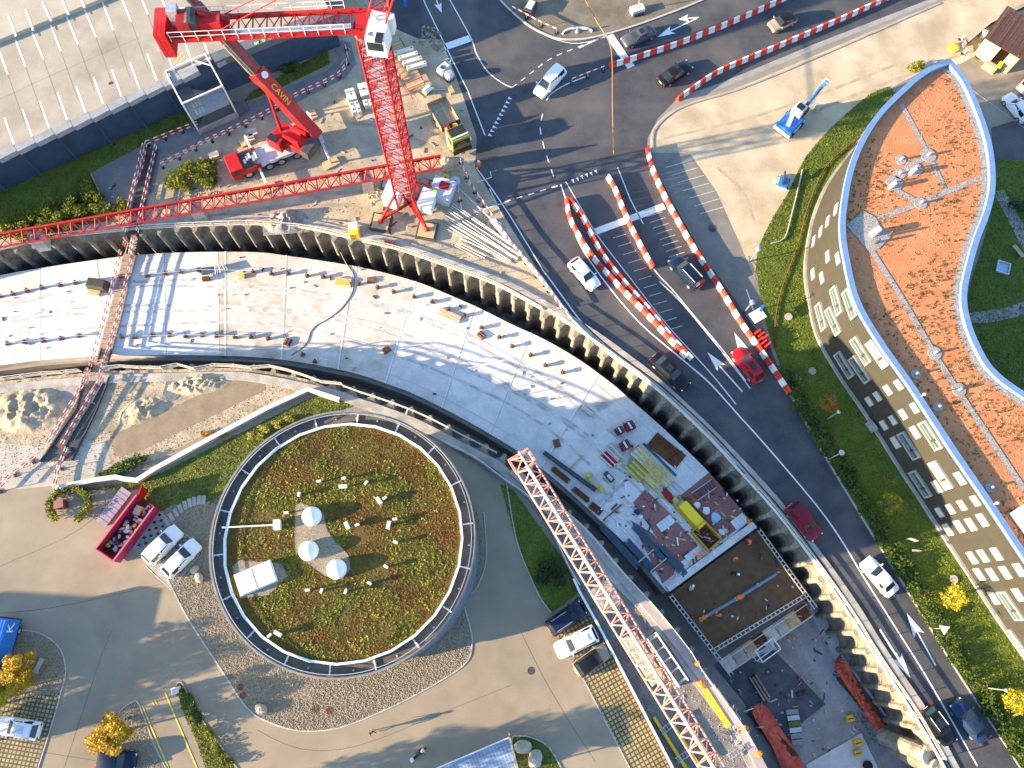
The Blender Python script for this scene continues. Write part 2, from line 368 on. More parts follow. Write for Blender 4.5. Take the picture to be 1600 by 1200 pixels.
# lawns, beds and paved bays
LAWN_A = px((118,766),(215,752),(255,738),(500,614),(560,632),(470,660),(400,705),(345,790),(300,778),(250,800),(215,765))
LAWN_B = px((782,757),(802,766),(852,835),(880,875),(902,912),(904,926),(862,958),(845,935),(826,895),(806,840))
LAWN_C = px(*spx([(1390,135),(1360,147),(1320,180),(1287,212),(1255,252),(1232,300),(1202,350),(1182,405),(1186,450),(1196,500),(1212,550),(1236,612)], 4), *[(1262,660),(1340,790),(1420,922),(1500,1052),(1580,1175),(1640,1262),(1720,1262)], (1720,1180), (1602,1036),(1560,975),(1515,905),(1475,850),(1420,760),(1362,660),(1325,600),(1290,550),(1270,500),(1262,430),(1268,370),(1285,310),(1310,260),(1345,208),(1400,150))
LAWN_D = px(*spx([(1530,300),(1545,340),(1530,400),(1512,460),(1505,520),(1530,570),(1600,610)], 3), (1700,640),(1700,250),(1560,250))
GRASS_UL = px((-200,370),(0,292),(160,226),(300,165),(318,182),(312,194),(235,220),(143,270),(166,322),(195,322),(170,345),(60,365),(-200,420))
GRASS_UL2 = px((392,145),(480,95),(512,78),(515,100),(420,146),(380,160))
ISLE1 = px(*spx([(-40,985),(40,985),(70,993),(95,1015),(103,1050),(95,1082)], 3), (20,1092), (-40,1112))
ISLE2 = px((180,1122),(194,1105),(206,1098),(217,1100),(242,1165),(262,1205),(150,1215),(175,1160))
HEDGE_S = px(*spx([(275,1072),(279,1066),(286,1070),(300,1100),(330,1145),(378,1210)], 3), (325,1210),(308,1160),(285,1110))
ISLE3 = px(*spx([(800,1156),(808,1150),(830,1152),(858,1168),(882,1210)], 3), (800,1210))
GRAV = px(*spx([(255,806),(285,786),(335,780),(420,705),(560,680),(700,740),(745,800),(756,870),(748,905),(736,926),(722,930),(737,990),(737,1012),(733,1028),(715,1047),(660,1080),(600,1110),(530,1137),(470,1142),(420,1128),(385,1105),(345,1045),(293,965),(262,905)], 4, True))
for nm, pl, m, z in (('lawn_bed', LAWN_A, lawn_soil, .03), ('lawn_bed', LAWN_B, lawn_soil, .03), ('lawn_bed', LAWN_C, lawn_soil, .03), ('lawn_bed', LAWN_D, lawn_soil, .03),
                     ('verge_bed', GRASS_UL, lawn_soil, .03), ('verge_bed', GRASS_UL2, lawn_soil, .03), ('hedge_bed', HEDGE_S, lawn_soil, .03), ('planting_island', ISLE3, lawn_soil, .03),
                     ('gravel_bed', GRAV, gravel_bed, .034), ('gravel_island', ISLE1, gravel_bed, .034), ('gravel_island', ISLE2, gravel_bed, .034)):
    sheet(nm, [pl], z, m)
ang_pav = math.atan2((P(984,1200)-P(909,1055)).y, (P(984,1200)-P(909,1055)).x)
paver_m = grid_mat('grass_pavers', (.40,.33,.19), (.10,.085,.035), .42, .075, -ang_pav, .6, c2=(.33,.27,.15))
PAVE_R = px((862,985),(905,928),(1052,1210),(990,1212),(909,1056),(885,1010))
sheet('paved_bay', [PAVE_R], .012, paver_m)
sheet('paved_bay', [px((-60,1118),(20,1092),(95,1080),(88,1110),(56,1212),(-60,1215))], .012, grid_mat('grass_pavers_left', (.36,.30,.20), (.11,.095,.05), .40, .075, .15, .6, c2=(.30,.25,.16)))
sheet('paved_bay', [px((208,858),(246,797),(318,858),(268,922),(232,885))], .038, grid_mat('bay_slabs', (.30,.29,.27), (.30,.29,.27), .55, .01, -R(40), .2))
# dark square openings of the perforated slabs beside the skip
q0, q1, q2 = P(212,853,.042), P(248,800,.042), P(268,880,.042)
mb = MB(); ux = (q1-q0)/9.0; uy = (q2-q0)/8.5
for i in range(9):
    for j in range(9):
        c = q0 + ux*(i+.5) + uy*(j+.5)
        if inside(c, px((208,858),(246,797),(318,858),(268,922),(232,885))) and (i + j) % 2 == 0: mb.add([c-ux*.3-uy*.3, c+ux*.3-uy*.3, c+ux*.3+uy*.3, c-ux*.3+uy*.3], [(0,1,2,3)])
T(mb.build('slab_openings', black_p), kind='structure')
sheet('yard_tarmac', [px((1500,100),(1570,62),(1660,20),(1760,200),(1700,340),(1560,270),(1545,200),(1520,140))], .02, mat('yard_asphalt', (.20,.175,.135), (.29,.25,.19), .25, .95, fine=.12))
sheet('yard_tarmac', [px((1548,200),(1596,185),(1760,300),(1760,480),(1600,400),(1556,290))], .024, asphalt)
sheet('garden_path', [px(*spx([(1500,490),(1540,486),(1580,478),(1660,450)], 4), *spx([(1660,472),(1585,496),(1545,504),(1505,505)], 4))], .04, concrete_dk)
sheet('garden_path', [px((1552,300),(1568,296),(1660,460),(1640,470))], .044, concrete_dk)

# kerb stones as raised strips
def kerb(pts, w=.14, h=.07, m=kerb_m, n=3, z=.0):
    pl = smooth(PP(pts), n) if n else PP(pts)
    o = MB().wall(pl, z-.02, z+h, w).build('kerb', m); T(o, kind='structure'); return o
kerb([(262,905),(293,965),(345,1045),(385,1105),(420,1128),(470,1142),(530,1137),(600,1110),(660,1080),(715,1047),(733,1028),(737,1010),(737,990),(725,945),(721,928)])
kerb([(756,800),(760,870),(750,908),(738,926),(724,930)], .1, .08)
kerb([(-40,985),(40,985),(70,993),(95,1015),(103,1050),(95,1082),(88,1110),(56,1212)], .1)
kerb([(180,1122),(194,1105),(206,1098),(217,1100),(242,1165),(262,1205)], .1)
kerb([(275,1072),(279,1066),(286,1070),(300,1100),(330,1145),(378,1210)], .1)
kerb([(800,1210),(800,1156),(808,1150),(830,1152),(858,1168),(882,1210)], .12)
kerb([(909,1056),(985,1202),(995,1220)], .12, .04)
kerb([(790,745),(806,840),(826,895),(845,935),(862,958)], .12)
kerb([(768,-30),(778,-5),(800,19),(830,43),(868,60),(905,62),(940,56),(1000,38),(1080,8),(1130,-15)], .22, .15)
kerb([(228,885),(268,922),(318,858),(246,797)], .1, .05, n=0)
kerb([(208,858),(246,797)], .1, .05, n=0)
kerb([(1236,616),(1280,696),(1340,797),(1420,926),(1500,1056),(1580,1178),(1620,1240)], .14)
kerb([(1020,240),(1022,205),(1048,178),(1082,162),(1155,140),(1272,92),(1470,5)], .2, .1, concrete_dk)
kerb([(143,272),(166,324),(196,324)], .15, .15, wood_m, n=0)
kerb([(1475,108),(1600,200),(1700,300)], .08, .05, n=0)
# double kerb rail between road and trench
for dx, dy, w, h in ((0, 0, .17, .30), (7, -5, .14, .13)):
    kerb([(x+dx, y+dy) for x, y in [(845,432),(880,480),(905,512),(945,548),(985,578),(1030,612),(1105,682),(1160,742),(1212,800),(1262,865),(1305,928),(1370,1028),(1440,1138),(1500,1245)]], w, h, mat('kerb_white', (.5,.52,.54), (.62,.63,.64), 2, .7))

# painted markings -------------------------------------------------
def stripe(pts, w, m=paint_w, z=.026, n=0, dash=None, name='road_marking'):
    pl = smooth(PP(pts), n) if n else PP(pts)
    mb = MB()
    def seg(a, b):
        d = (b-a).normalized(); q = Vector((-d.y, d.x, 0))*w/2
        mb.add([a-q, b-q, b+q, a+q], [(0,1,2,3)])
    if dash:
        on, off = dash; rs = resample(pl, .25); k = 0; per = int((on+off)/.25); onn = int(on/.25)
        for i in range(len(rs)-1):
            if i % per < onn: seg(rs[i][0], rs[i+1][0])
    else:
        vs = []
        for i, p in enumerate(pl):
            a = pl[max(i-1, 0)]; b = pl[min(i+1, len(pl)-1)]; d = (b-a).normalized(); q = Vector((-d.y, d.x, 0))*w/2
            vs += [p-q, p+q]
        mb.add(vs, [(2*i, 2*i+2, 2*i+3, 2*i+1) for i in range(len(pl)-1)])
    for i, v in enumerate(mb.v): mb.v[i] = (v[0], v[1], z)
    o = mb.build(name, m); T(o, kind='structure')
    for p in o.data.polygons:
        if p.normal.z < 0: p.flip()
    return o
stripe([(655,-20),(664,5),(700,80),(730,140),(758,212)], .14)
stripe([(700,-5),(735,58),(745,85),(762,112),(785,130),(800,137)], .14, n=4)
stripe([(830,44),(868,62),(905,68),(945,58)], .1, n=3)
stripe([(800,137),(820,122),(860,92),(905,73),(950,54)], .12, n=3, dash=(.75,.75))
stripe([(905,75),(948,55)], .14)
stripe([(854,157),(862,146),(885,132),(920,118)], .14, n=3)
stripe([(848,178),(844,200),(850,230),(858,255),(868,285)], .14, n=3, dash=(1.2,1.0))
stripe([(694,74),(734,60)], 1.0, paint_w); stripe([(952,55),(986,105)], 1.05, paint_w)
stripe([(928,363),(1038,322)], .85, paint_w)
stripe([(770,322),(800,312),(880,288)], .14, dash=(.75,.75)); stripe([(740,332),(795,315)], .12)
for k in range(10):                                    # give-way teeth
    for A, B, n_ in (((762,212),(800,142),11), ((892,281),(935,264),6)):
        if k < n_:
            a = P(A[0]+(B[0]-A[0])*k/n_, A[1]+(B[1]-A[1])*k/n_, .026); b = P(A[0]+(B[0]-A[0])*(k+.6)/n_, A[1]+(B[1]-A[1])*(k+.6)/n_, .026)
            d = (b-a); q = Vector((d.y, -d.x, 0)).normalized()*.55
            o = MB().add([a, b, (a+b)/2 + q], [(0,1,2)]).build('give_way_tooth', paint_w); T(o, kind='structure')
            if o.data.polygons[0].normal.z < 0: o.data.polygons[0].flip()
stripe([(744,262),(772,300),(800,342),(850,425),(905,500),(935,530)], .13)
stripe([(745,285),(768,277),(766,268)], .1); stripe([(765,295),(787,342)], .1)
stripe([(876,288),(890,330),(905,380),(945,440),(1000,505),(1070,565),(1110,600),(1155,650),(1200,700),(1272,785),(1312,840),(1347,898),(1400,982),(1450,1062),(1527,1197)], .16, n=4)
stripe([(884,284),(912,332),(935,370),(985,435),(1040,505),(1085,555),(1118,592),(1150,632)], .12, n=4)
stripe([(955,288),(975,338),(995,378),(1025,425),(1050,452),(1090,500),(1130,548),(1165,595)], .13, n=4)
stripe([(965,262),(985,312),(1005,350)], .12)
stripe([(1030,440),(1062,470),(1100,515),(1150,578),(1172,607)], .12, n=3)
stripe([(1375,985),(1418,1055)], .12); stripe([(1400,1020),(1419,1058),(1408,1036)], .12)
def arrow(tip, tail, head=2.4, w=.62, z=.028, shaft=.16):
    a, b = P(*tip, z), P(*tail, z); d = (b-a).normalized(); q = Vector((-d.y, d.x, 0))
    mb = MB(); mb.add([a, a+d*head+q*w, a+d*head*.82+q*.1, a+d*head*.82-q*.1, a+d*head-q*w], [(0,1,2,3,4)])
    mb.add([a+d*head*.82+q*shaft/2, b+q*shaft/2, b-q*shaft/2, a+d*head*.82-q*shaft/2], [(0,1,2,3)])
    o = mb.build('road_arrow', paint_w); T(o, kind='structure')
    for p in o.data.polygons:
        if p.normal.z < 0: p.flip()
arrow((1417,958),(1462,1040)); arrow((1423,1060),(1375,983)); arrow((1147,519),(1162,548)); arrow((1105,550),(1160,612)); arrow((1027,58),(1090,28)); arrow((1060,30),(1092,27), 1.4)
arrow((690,20),(676,-14), 1.6, .5)
stripe([(222,1102),(265,1205)], .14, paint_y, .03); stripe([(258,1082),(312,1210)], .14, paint_y, .03)
for x, y in ((238,1096),(242,1094)): stripe([(x,y),(x+3,y+6)], .12, paint_y, .03)
for k in range(7):                                     # old bay lines under the barriers
    stripe([(1040+k*9, 262+k*12),(1082+k*9, 250+k*12)], .1, paint_worn, .03)
for k in range(12):
    stripe([(958+k*8, 372+k*13),(978+k*8, 366+k*13)], .09, paint_worn, .03); stripe([(1005+k*5, 330+k*9),(1030+k*5, 322+k*9)], .09, paint_worn, .03)
stripe([(1166,452),(1178,488)], .12)
# long tarmac seams in the car park
seam = mat('tar_seam', (.10,.088,.07), (.15,.13,.10), 3, .9)
for pts in ([(-20,960),(90,948),(255,912),(300,900)], [(100,1200),(140,1080),(160,1020),(175,985)], [(815,990),(850,1060),(885,1120),(930,1190)], [(400,1140),(470,1170),(560,1165),(700,1110),(800,1070)], [(0,1165),(160,1190)], [(185,770),(120,830),(0,885)], [(45,1205),(75,1110)]):
    stripe(pts, .05, seam, .0085, n=4, name='tar_seam')
# wheel tracks in the sand and the site dirt
trk = mat('track_sand', (.31,.255,.175), (.43,.36,.255), .8, .95, fine=.15)
for k, (pts, w) in enumerate((([(1040,236),(1200,199),(1400,124),(1560,62)], .45), ([(1036,216),(1200,176),(1400,101)], .4), ([(1120,262),(1160,300),(1178,345)], .3))):
    stripe(pts, w, trk, .0205+.0015*k, n=5, name='wheel_track')
trd = mat('track_dirt', (.25,.21,.155), (.36,.305,.225), .8, .95, fine=.15)
for k, (pts, w) in enumerate((([(300,330),(420,305),(560,300),(700,285)], .5), ([(300,344),(430,324),(560,320)], .5), ([(520,190),(600,200),(690,235)], .5), ([(350,300),(450,270),(560,230)], .4))):
    stripe(pts, w, trd, .009+.0015*k, n=5, name='wheel_track')

# ================================================================ trench
ZD, ZF = -3.0, -7.5
sheet('trench_floor', [TRENCH], ZF, concrete_dk)
DO = [(-880,590),(-400,520),(-140,462),(-60,443),(0,430),(62,419),(150,406),(217,398),(300,394),(400,394),(450,400),(500,407),(575,420),(650,440),(700,460),(750,482),(800,507),(850,530),(905,562),(957,600),(980,620),(1015,650),(1050,682),(1100,730),(1137,772),(1178,824)]
DI = [(-880,680),(-400,622),(-140,590),(-60,580),(0,571),(75,562),(175,556),(300,555),(400,558),(475,567),(550,582),(600,598),(650,617),(725,655),(800,699),(850,735),(895,773),(940,815),(975,848),(1015,893),(1042,925)]
dop = smooth(PP(DO, ZD), 5); dip = smooth(PP(DI, ZD), 5)
JO = [(62,419),(150,406),(255,395),(352,393),(447,399),(552,416),(650,440),(742,478),(830,520),(935,584),(1040,672)]   # cross joints, outer end
JI = [(62,564),(165,556),(258,555),(352,556),(440,562),(528,577),(602,599),(690,637),(765,678),(845,731),(928,802)]
slab_ms = [mat('deck_concrete_%d' % i, c, c2, .9, .8, bump=.12, bscale=7, fine=.14, col3=c3, scale3=.35, detail=9) for i, (c, c2, c3) in enumerate([
    ((.52,.51,.485),(.63,.62,.595),(.46,.44,.40)), ((.58,.57,.55),(.68,.67,.65),(.51,.495,.465)), ((.43,.40,.345),(.56,.525,.465),(.32,.265,.19)), ((.47,.44,.39),(.59,.56,.505),(.38,.335,.27))])]
deck = thing('tunnel_deck', None, None); T(deck, kind='structure')
def near(pl, p): return min(range(len(pl)), key=lambda i: (pl[i]-p).length)
io = [0] + [near(dop, P(*p, ZD)) for p in JO] + [len(dop)-1]
ii = [0] + [near(dip, P(*p, ZD)) for p in JI] + [len(dip)-1]
for k in range(len(io)-1):
    a = dop[io[k]:io[k+1]+1]; b = dip[ii[k]:ii[k+1]+1]
    poly = [Vector((p.x, p.y)) for p in a + b[::-1]]
    cen = sum(poly, Vector((0, 0)))/len(poly); poly = [cen + (p-cen)*.9996 for p in poly]
    ov, tr = shape([poly]); zt = ZD + (.012 if k % 2 else 0)
    mb = MB(); n = len(ov); mb.add([(v.x, v.y, zt) for v in ov], tr)
    mb.prism(poly, ZD-1.0, zt-.002)
    mb.f = [f for f in mb.f if not (len(f) > 4)]; mb.mi = [0]*len(mb.f)
    o = mb.build('slab', slab_ms[[0,1,1,0,2,3,3,0,1,0,0,1][k % 12]], deck)
# pale and dark joint strips across the deck, and the tyre marks left by the plant
jm = [mat('joint_pale', (.60,.60,.59), (.68,.68,.67), 3, .8, fine=.1), mat('joint_dark', (.30,.28,.24), (.42,.40,.36), 1.5, .9, fine=.2)]
for k, (a, b) in enumerate(zip(JO, JI)):
    for q_, (m, w, off_) in enumerate(((jm[0], .16, 0), (jm[1], .05, .14))):
        p, q = P(*a, ZD), P(*b, ZD); d = (q-p).normalized(); e = Vector((-d.y, d.x, 0)); o_ = e*off_
        o = MB().add([Vector((v.x, v.y, ZD+.017+.002*q_)) for v in (p+o_-e*w/2, q+o_-e*w/2, q+o_+e*w/2, p+o_+e*w/2)], [(0,1,2,3)]).build('joint_strip', m, deck)
        if o.data.polygons[0].normal.z < 0: o.data.polygons[0].flip()
tyre_mk = mat('tyre_mark', (.38,.36,.325), (.56,.55,.53), .7, .9, fine=.2, mixlo=.42, mixhi=.58)
def mixpl(f): 
    n = 60; A = resample(dop, plen(dop)/n*.999)[:n]; B = resample(dip, plen(dip)/n*.999)[:n]; return [a[0].lerp(b[0], f) for a, b in zip(A, B)]
for k, f in enumerate((.30, .345, .52, .565, .70)):
    pl_ = mixpl(f); mb = MB(); vs = []; w = .16
    for i, p in enumerate(pl_):
        a = pl_[max(i-1,0)]; b = pl_[min(i+1,len(pl_)-1)]; d = (b-a).normalized(); e = Vector((-d.y, d.x, 0)); wob = e*.25*math.sin(i*.45+k); vs += [Vector((p.x, p.y, ZD+.0215+.001*k))+wob-e*w, Vector((p.x, p.y, ZD+.0215+.001*k))+wob+e*w]
    mb.add(vs, [(2*i, 2*i+2, 2*i+3, 2*i+1) for i in range(len(pl_)-1)]); o = mb.build('tyre_mark', tyre_mk, deck)
    for f_ in o.data.polygons:
        if f_.normal.z < 0: f_.flip()
# long kerb lines cast on the deck
for pl_, off in ((dop, -1.25), (dip, 1.1)):
    q = []
    for i, p in enumerate(pl_):
        a = pl_[max(i-1,0)]; b = pl_[min(i+1,len(pl_)-1)]; d = (b-a).normalized(); q.append(p + Vector((-d.y, d.x, 0))*off)
    stripe_z = ZD+.02
    mb = MB(); w = .05
    for a, b in zip(q[:-1], q[1:]):
        d = (b-a).normalized(); e = Vector((-d.y, d.x, 0))*w; mb.add([Vector((p.x,p.y,stripe_z)) for p in (a-e, b-e, b+e, a+e)], [(0,1,2,3)])
    T(mb.build('deck_seam', mat('grey_seam', (.42,.43,.45), (.5,.5,.5), 2, .8), deck))
# tunnel side walls under the deck
for pl_ in (dop, dip):
    T(MB().wall(pl_, ZF-.05, ZD-1.0, .6).build('tunnel_side', concrete_dk, deck))

# pile walls: every pile and every bay between two piles is a part of its own
def pile_wall(name, label, pl, side, step, zb, head=.35):
    w = thing(name, label, 'retaining wall')
    st = resample(pl, step)
    bm_p = MB(); bm_p.lathe([(.29, zb), (.29, -.10), (.27, -.02)], 12); pm = bm_p.build('pile', shot_m, w, sm=False); proto = pm.data
    mbb = MB(); n = 8; r = step/2; vs = []                       # concave bay, local: chord along x, hollow towards +y
    for i in range(n+1):
        t = math.pi*i/n; x = -math.cos(t)*(r-.25); y = math.sin(t)*.62*(r)*1.0
        vs += [(x, y, zb), (x, y, -.03)]
    mbb.add(vs, [(2*i, 2*i+2, 2*i+3, 2*i+1) for i in range(n)])
    vs2 = [(v[0], v[1]+.35, v[2]) for v in vs]; k = len(vs); mbb.add(vs2, [(2*i+1, 2*i+3, 2*i+2, 2*i) for i in range(n)])
    mbb.f += [(2*i+1, 2*i+3, k+2*i+3, k+2*i+1) for i in range(n)]; mbb.mi += [0]*n
    bay = mbb.build('bay', shot_m, w); first = True
    for i, (p, d) in enumerate(st):
        q = Vector((-d.y, d.x, 0))*side; ang = math.atan2(d.y, d.x) + (0 if side > 0 else math.pi)
        o = pm if i == 0 else inst(pm, 'pile', w)
        o.location = (p.x, p.y, 0); 
        if i < len(st)-1:
            p2 = st[i+1][0]; mdp = (p+p2)/2 + q*.05; dd = (p2-p).normalized(); ang = math.atan2(dd.y, dd.x) + (0 if side > 0 else math.pi)
            b = bay if first else inst(bay, 'bay', w); first = False
            b.location = (mdp.x, mdp.y, 0); b.rotation_euler = (0, 0, ang)
    # capping beam behind the piles
    cap = [p + Vector((-d.y, d.x, 0))*side*1.3 for p, d in resample(pl, 1.0)]
    MB().wall(cap, -.55, .13, .95).build('capping_beam', concrete_m, w)
    # solid ground face behind the bays
    back = [p + Vector((-d.y, d.x, 0))*side*1.9 for p, d in resample(pl, 2.0)]
    MB().wall(back, zb, -.5, .1).build('backing', shot_m, w)
    return w, st
owall, ost = pile_wall('outer_pile_wall', 'curved wall of bored piles with scalloped bays along the road side of the trench', OUTW, 1, STEP_O, ZF)
iwall, ist_ = pile_wall('inner_pile_wall', 'shaded wall of bored piles along the round building side of the trench', INNW, -1, STEP_I, ZF)
# ================================================================ round building
HR = 15.0
rc = P(537, 842, HR); RR = 11.38; rb = Vector((rc.x, rc.y, 0))
louvre = mat('blue_grey_louvre', (.16,.21,.27), (.24,.29,.34), 1.5, .4, metal=.4, fine=.1)
ring_m = mat('roof_walkway', (.075,.07,.065), (.14,.125,.105), .7, .9, bump=.2, fine=.2)
bld = thing('round_building', 'round building with planted flat roof beside the car park', 'building', rb)
MB().lathe([(RR-.55, 0), (RR-.55, HR-.5)], 96).build('wall', mat('round_wall', (.12,.14,.17), (.18,.20,.23), 1, .4), bld)
ringp = None
for k in range(9):
    mb = MB(); z = 1.2 + k*1.4; ro, ri = RR-.12, RR-.5; n = 96
    vs = []
    for i in range(n):
        t = 2*math.pi*i/n; c, s = math.cos(t), math.sin(t)
        vs += [(ri*c, ri*s, z), (ro*c, ro*s, z-.1), (ro*c, ro*s, z+.42), (ri*c, ri*s, z+.42)]
    mb.add(vs, [tuple((4*i+a, 4*((i+1) % n)+a, 4*((i+1) % n)+b, 4*i+b)) for i in range(n) for a, b in ((0,1), (1,2), (2,3))])
    mb.build('louvre_band', louvre, bld)
roof = MB().lathe([(RR-.2, HR-.5), (RR-.2, HR-.35)], 96).build('roof_slab', ring_m, bld)
def ring(ro, ri, z0, z1, n=96):
    mb = MB(); vs = []
    for i in range(n):
        t = 2*math.pi*i/n; c, s = math.cos(t), math.sin(t)
        vs += [(ro*c, ro*s, z0), (ro*c, ro*s, z1), (ri*c, ri*s, z1), (ri*c, ri*s, z0)]
    mb.add(vs, [(4*i+a, 4*((i+1) % n)+a, 4*((i+1) % n)+(a+1) % 4, 4*i+(a+1) % 4) for i in range(n) for a in range(4)])
    return mb
ring(RR, RR-.16, HR-.6, HR+.32).build('parapet', mat('parapet_metal', (.20,.19,.17), (.28,.26,.23), 1, .5, metal=.3), bld)
ring(RR-.34, RR-.40, HR+.40, HR+.46).build('guard_rail', galv, bld)
for i in range(48):
    t = 2*math.pi*i/48
    MB().tube(((RR-.37)*math.cos(t), (RR-.37)*math.sin(t), HR-.3), ((RR-.37)*math.cos(t), (RR-.37)*math.sin(t), HR+.44), .02, 5).build('rail_post', galv, bld)
RI = RR*.905
ring(RI, RI-.2, HR-.4, HR+.05, 28).build('inner_upstand', white_p, bld)
for i in range(18):
    t = 2*math.pi*i/18 + .12
    MB().bar((RI*math.cos(t), RI*math.sin(t), HR-.25), ((RR-.2)*math.cos(t), (RR-.2)*math.sin(t), HR-.25), .12, .1).build('drain_rib', white_p, bld)
for i in range(36):
    t = 2*math.pi*i/36 + .3
    MB().lathe([(.09, 0), (.09, .08), (.03, .1)], 8, ((RR-.6)*math.cos(t), (RR-.6)*math.sin(t), HR-.36)).build('anchor_stud', galv, bld)
sub = MB().lathe([(RI-.21, HR-.42), (RI-.21, HR-.18)], 56).build('planted_roof', mat('roof_substrate', (.085,.062,.016), (.125,.10,.024), .6, .95, bump=.8, bscale=6, fine=.3, col3=(.12,.055,.018), scale3=.2), bld)
ZR = HR - .18
def rp(x, y, z=ZR):
    v = P(x, y, z); return Vector((v.x - rb.x, v.y - rb.y, z))
GP = [rp(*q) for q in [(462,790),(470,785),(505,800),(512,830),(545,868),(548,890),(535,905),(508,900),(480,880),(462,865),(460,830)]]
GP2 = [rp(*q) for q in [(362,885),(375,875),(440,880),(450,900),(420,930),(376,935)]]
ov, tr = shape([GP]); MB().add([(v.x, v.y, ZR+.03) for v in ov], tr).build('gravel_patch', gravel_bed, bld)
ov, tr = shape([GP2]); MB().add([(v.x, v.y, ZR+.03) for v in ov], tr).build('gravel_patch', gravel_bed, bld)
dome_m = mat('dome_acrylic', (.72,.72,.71), (.78,.78,.77), 2, .25, spec=.5)
for (x, y) in ((486,806), (481,860), (525,889)):
    c = rp(x, y, ZR+.6); c.z = ZR
    d = MB().lathe([(.80, 0), (.80, .28)], 24, c).build('skylight_kerb', white_p, bld)
    MB().lathe([(.86, .27), (.86, .33), (.82, .45), (.70, .66), (.50, .84), (.25, .95), (.04, .98)], 24, c).build('skylight_dome', dome_m, d, sm=True)
for i, (x, y, big, a) in enumerate([(498,752,0,.2),(537,747,0,.1),(536,760,1,.1),(467,772,0,1.4),(572,754,0,.9),(592,782,1,-.9),(601,778,0,.6),(447,801,0,.1),(542,821,1,-1.1),(558,820,0,.4),(607,820,1,1.4),(617,811,0,.1),(618,847,0,-.4),(603,885,0,-.5),(502,923,0,1.2),(540,924,0,1.3),(577,911,0,-.6),(480,922,0,.1),(434,990,1,-.5),(421,993,0,.8)]):
    c = rp(x, y, ZR+.5); c.z = ZR; L = .72 if big else .42
    v = MB().box((c.x, c.y, ZR+.22), (.16, .16, .5), a).build('vent_stack', galv, bld)
    MB().box((c.x, c.y, ZR+.55), (L, .34 if big else .22, .20), a, .8).build('vent_cowl', white_p, v)
# roof hatch (two leaves) and the service box with its pipe
c = rp(398, 903, ZR+.6); c.z = ZR; a = R(23)
h = MB().box((c.x, c.y, ZR+.22), (3.2, 1.9, .5), a).build('roof_hatch', white_p, bld)
for s_ in (-1, 1):
    o = Vector((math.cos(a), math.sin(a), 0))*.82*s_
    lf = MB().box((c.x+o.x, c.y+o.y, ZR+.55), (1.5, 1.8, .12), a).build('hatch_leaf', mat('hatch_white', (.62,.66,.70), (.70,.73,.76), 1, .35), h)
c = rp(433, 820, ZR+.4)
sb = MB().box((c.x, c.y, ZR+.35), (.55, .85, .7), .1).build('service_box', steel_w, bld)
MB().tube(rp(347, 824, ZR+.35), rp(430, 820, ZR+.35), .07, 8).build('service_pipe', steel_w, bld)

# ================================================================ building with the terracotta planted roof
HG = 10.3
FB = smooth(PP([(1483,97),(1444,114),(1401,151),(1371,183),(1347,221),(1329,266),(1319,316),(1316,359),(1321,400),(1338,470),(1375,535),(1423,603),(1488,702),(1548,790),(1600,868),(1680,985),(1780,1120)], HG), 6)   # facade facing the road, seen at roof level
RB = [Vector((v.x, v.y, 0)) for v in smooth(PP([(1483,97),(1508,130),(1530,180),(1545,230),(1550,285),(1542,330),(1525,375),(1510,430),(1505,465),(1510,500),(1525,540),(1550,580),(1600,618),(1680,660),(1780,700)], HG), 6)]  # rear edge, seen at roof level
gb = thing('curved_office_building', 'curved office building with terracotta planted roof and olive facade', 'building', (0, 0, 0))
fpl = [Vector((v.x, v.y, 0)) for v in FB]
tip = RB[0]; fpl = [tip.copy()] + fpl[1:]
outline = fpl + [Vector((120, -60, 0)), Vector((160, 20, 0))] + RB[::-1][:-1]
olive = bpy.data.materials.new('olive_cladding'); olive.use_nodes = True
def clad(m, c1, c2):
    n = m.node_tree.nodes; l = m.node_tree.links; b = n['Principled BSDF']; b.inputs['Roughness'].default_value = .75; b.inputs['Specular IOR Level'].default_value = .2
    g = n.new('ShaderNodeNewGeometry'); sx = n.new('ShaderNodeSeparateXYZ'); l.new(g.outputs['Position'], sx.inputs[0])
    w = n.new('ShaderNodeMath'); w.operation = 'MULTIPLY'; w.inputs[1].default_value = 1/.42; l.new(sx.outputs[2], w.inputs[0])
    fr = n.new('ShaderNodeMath'); fr.operation = 'FRACT'; l.new(w.outputs[0], fr.inputs[0])
    gt = n.new('ShaderNodeMath'); gt.operation = 'LESS_THAN'; gt.inputs[1].default_value = .1; l.new(fr.outputs[0], gt.inputs[0])
    no = n.new('ShaderNodeTexNoise'); no.inputs['Scale'].default_value = 1.1; no.inputs['Detail'].default_value = 8; l.new(g.outputs['Position'], no.inputs['Vector'])
    mp = n.new('ShaderNodeMix'); mp.data_type = 'RGBA'; l.new(no.outputs['Fac'], mp.inputs[0]); mp.inputs[6].default_value = (*c1, 1); mp.inputs[7].default_value = (*c2, 1)
    mx = n.new('ShaderNodeMix'); mx.data_type = 'RGBA'; l.new(gt.outputs[0], mx.inputs[0]); l.new(mp.outputs[2], mx.inputs[6]); mx.inputs[7].default_value = (.02,.019,.013,1)
    l.new(mx.outputs[2], b.inputs['Base Color'])
clad(olive, (.033,.0315,.024), (.047,.045,.035))
wall_mb = MB()
for a, b in zip(outline, outline[1:] + outline[:1]): wall_mb.add([(a.x,a.y,0), (b.x,b.y,0), (b.x,b.y,HG-.3), (a.x,a.y,HG-.3)], [(0,1,2,3)])
wall_mb.build('wall', olive, gb)
ov, tr = shape([outline])
soil = mat('terracotta_substrate', (.43,.155,.065), (.52,.22,.10), .5, .95, bump=.5, bscale=7, fine=.18, col3=(.36,.15,.07), scale3=.14)
rf = MB().add([(v.x, v.y, HG-.38) for v in ov], tr).build('planted_roof', soil, gb)
for p in rf.data.polygons:
    if p.normal.z < 0: p.flip()
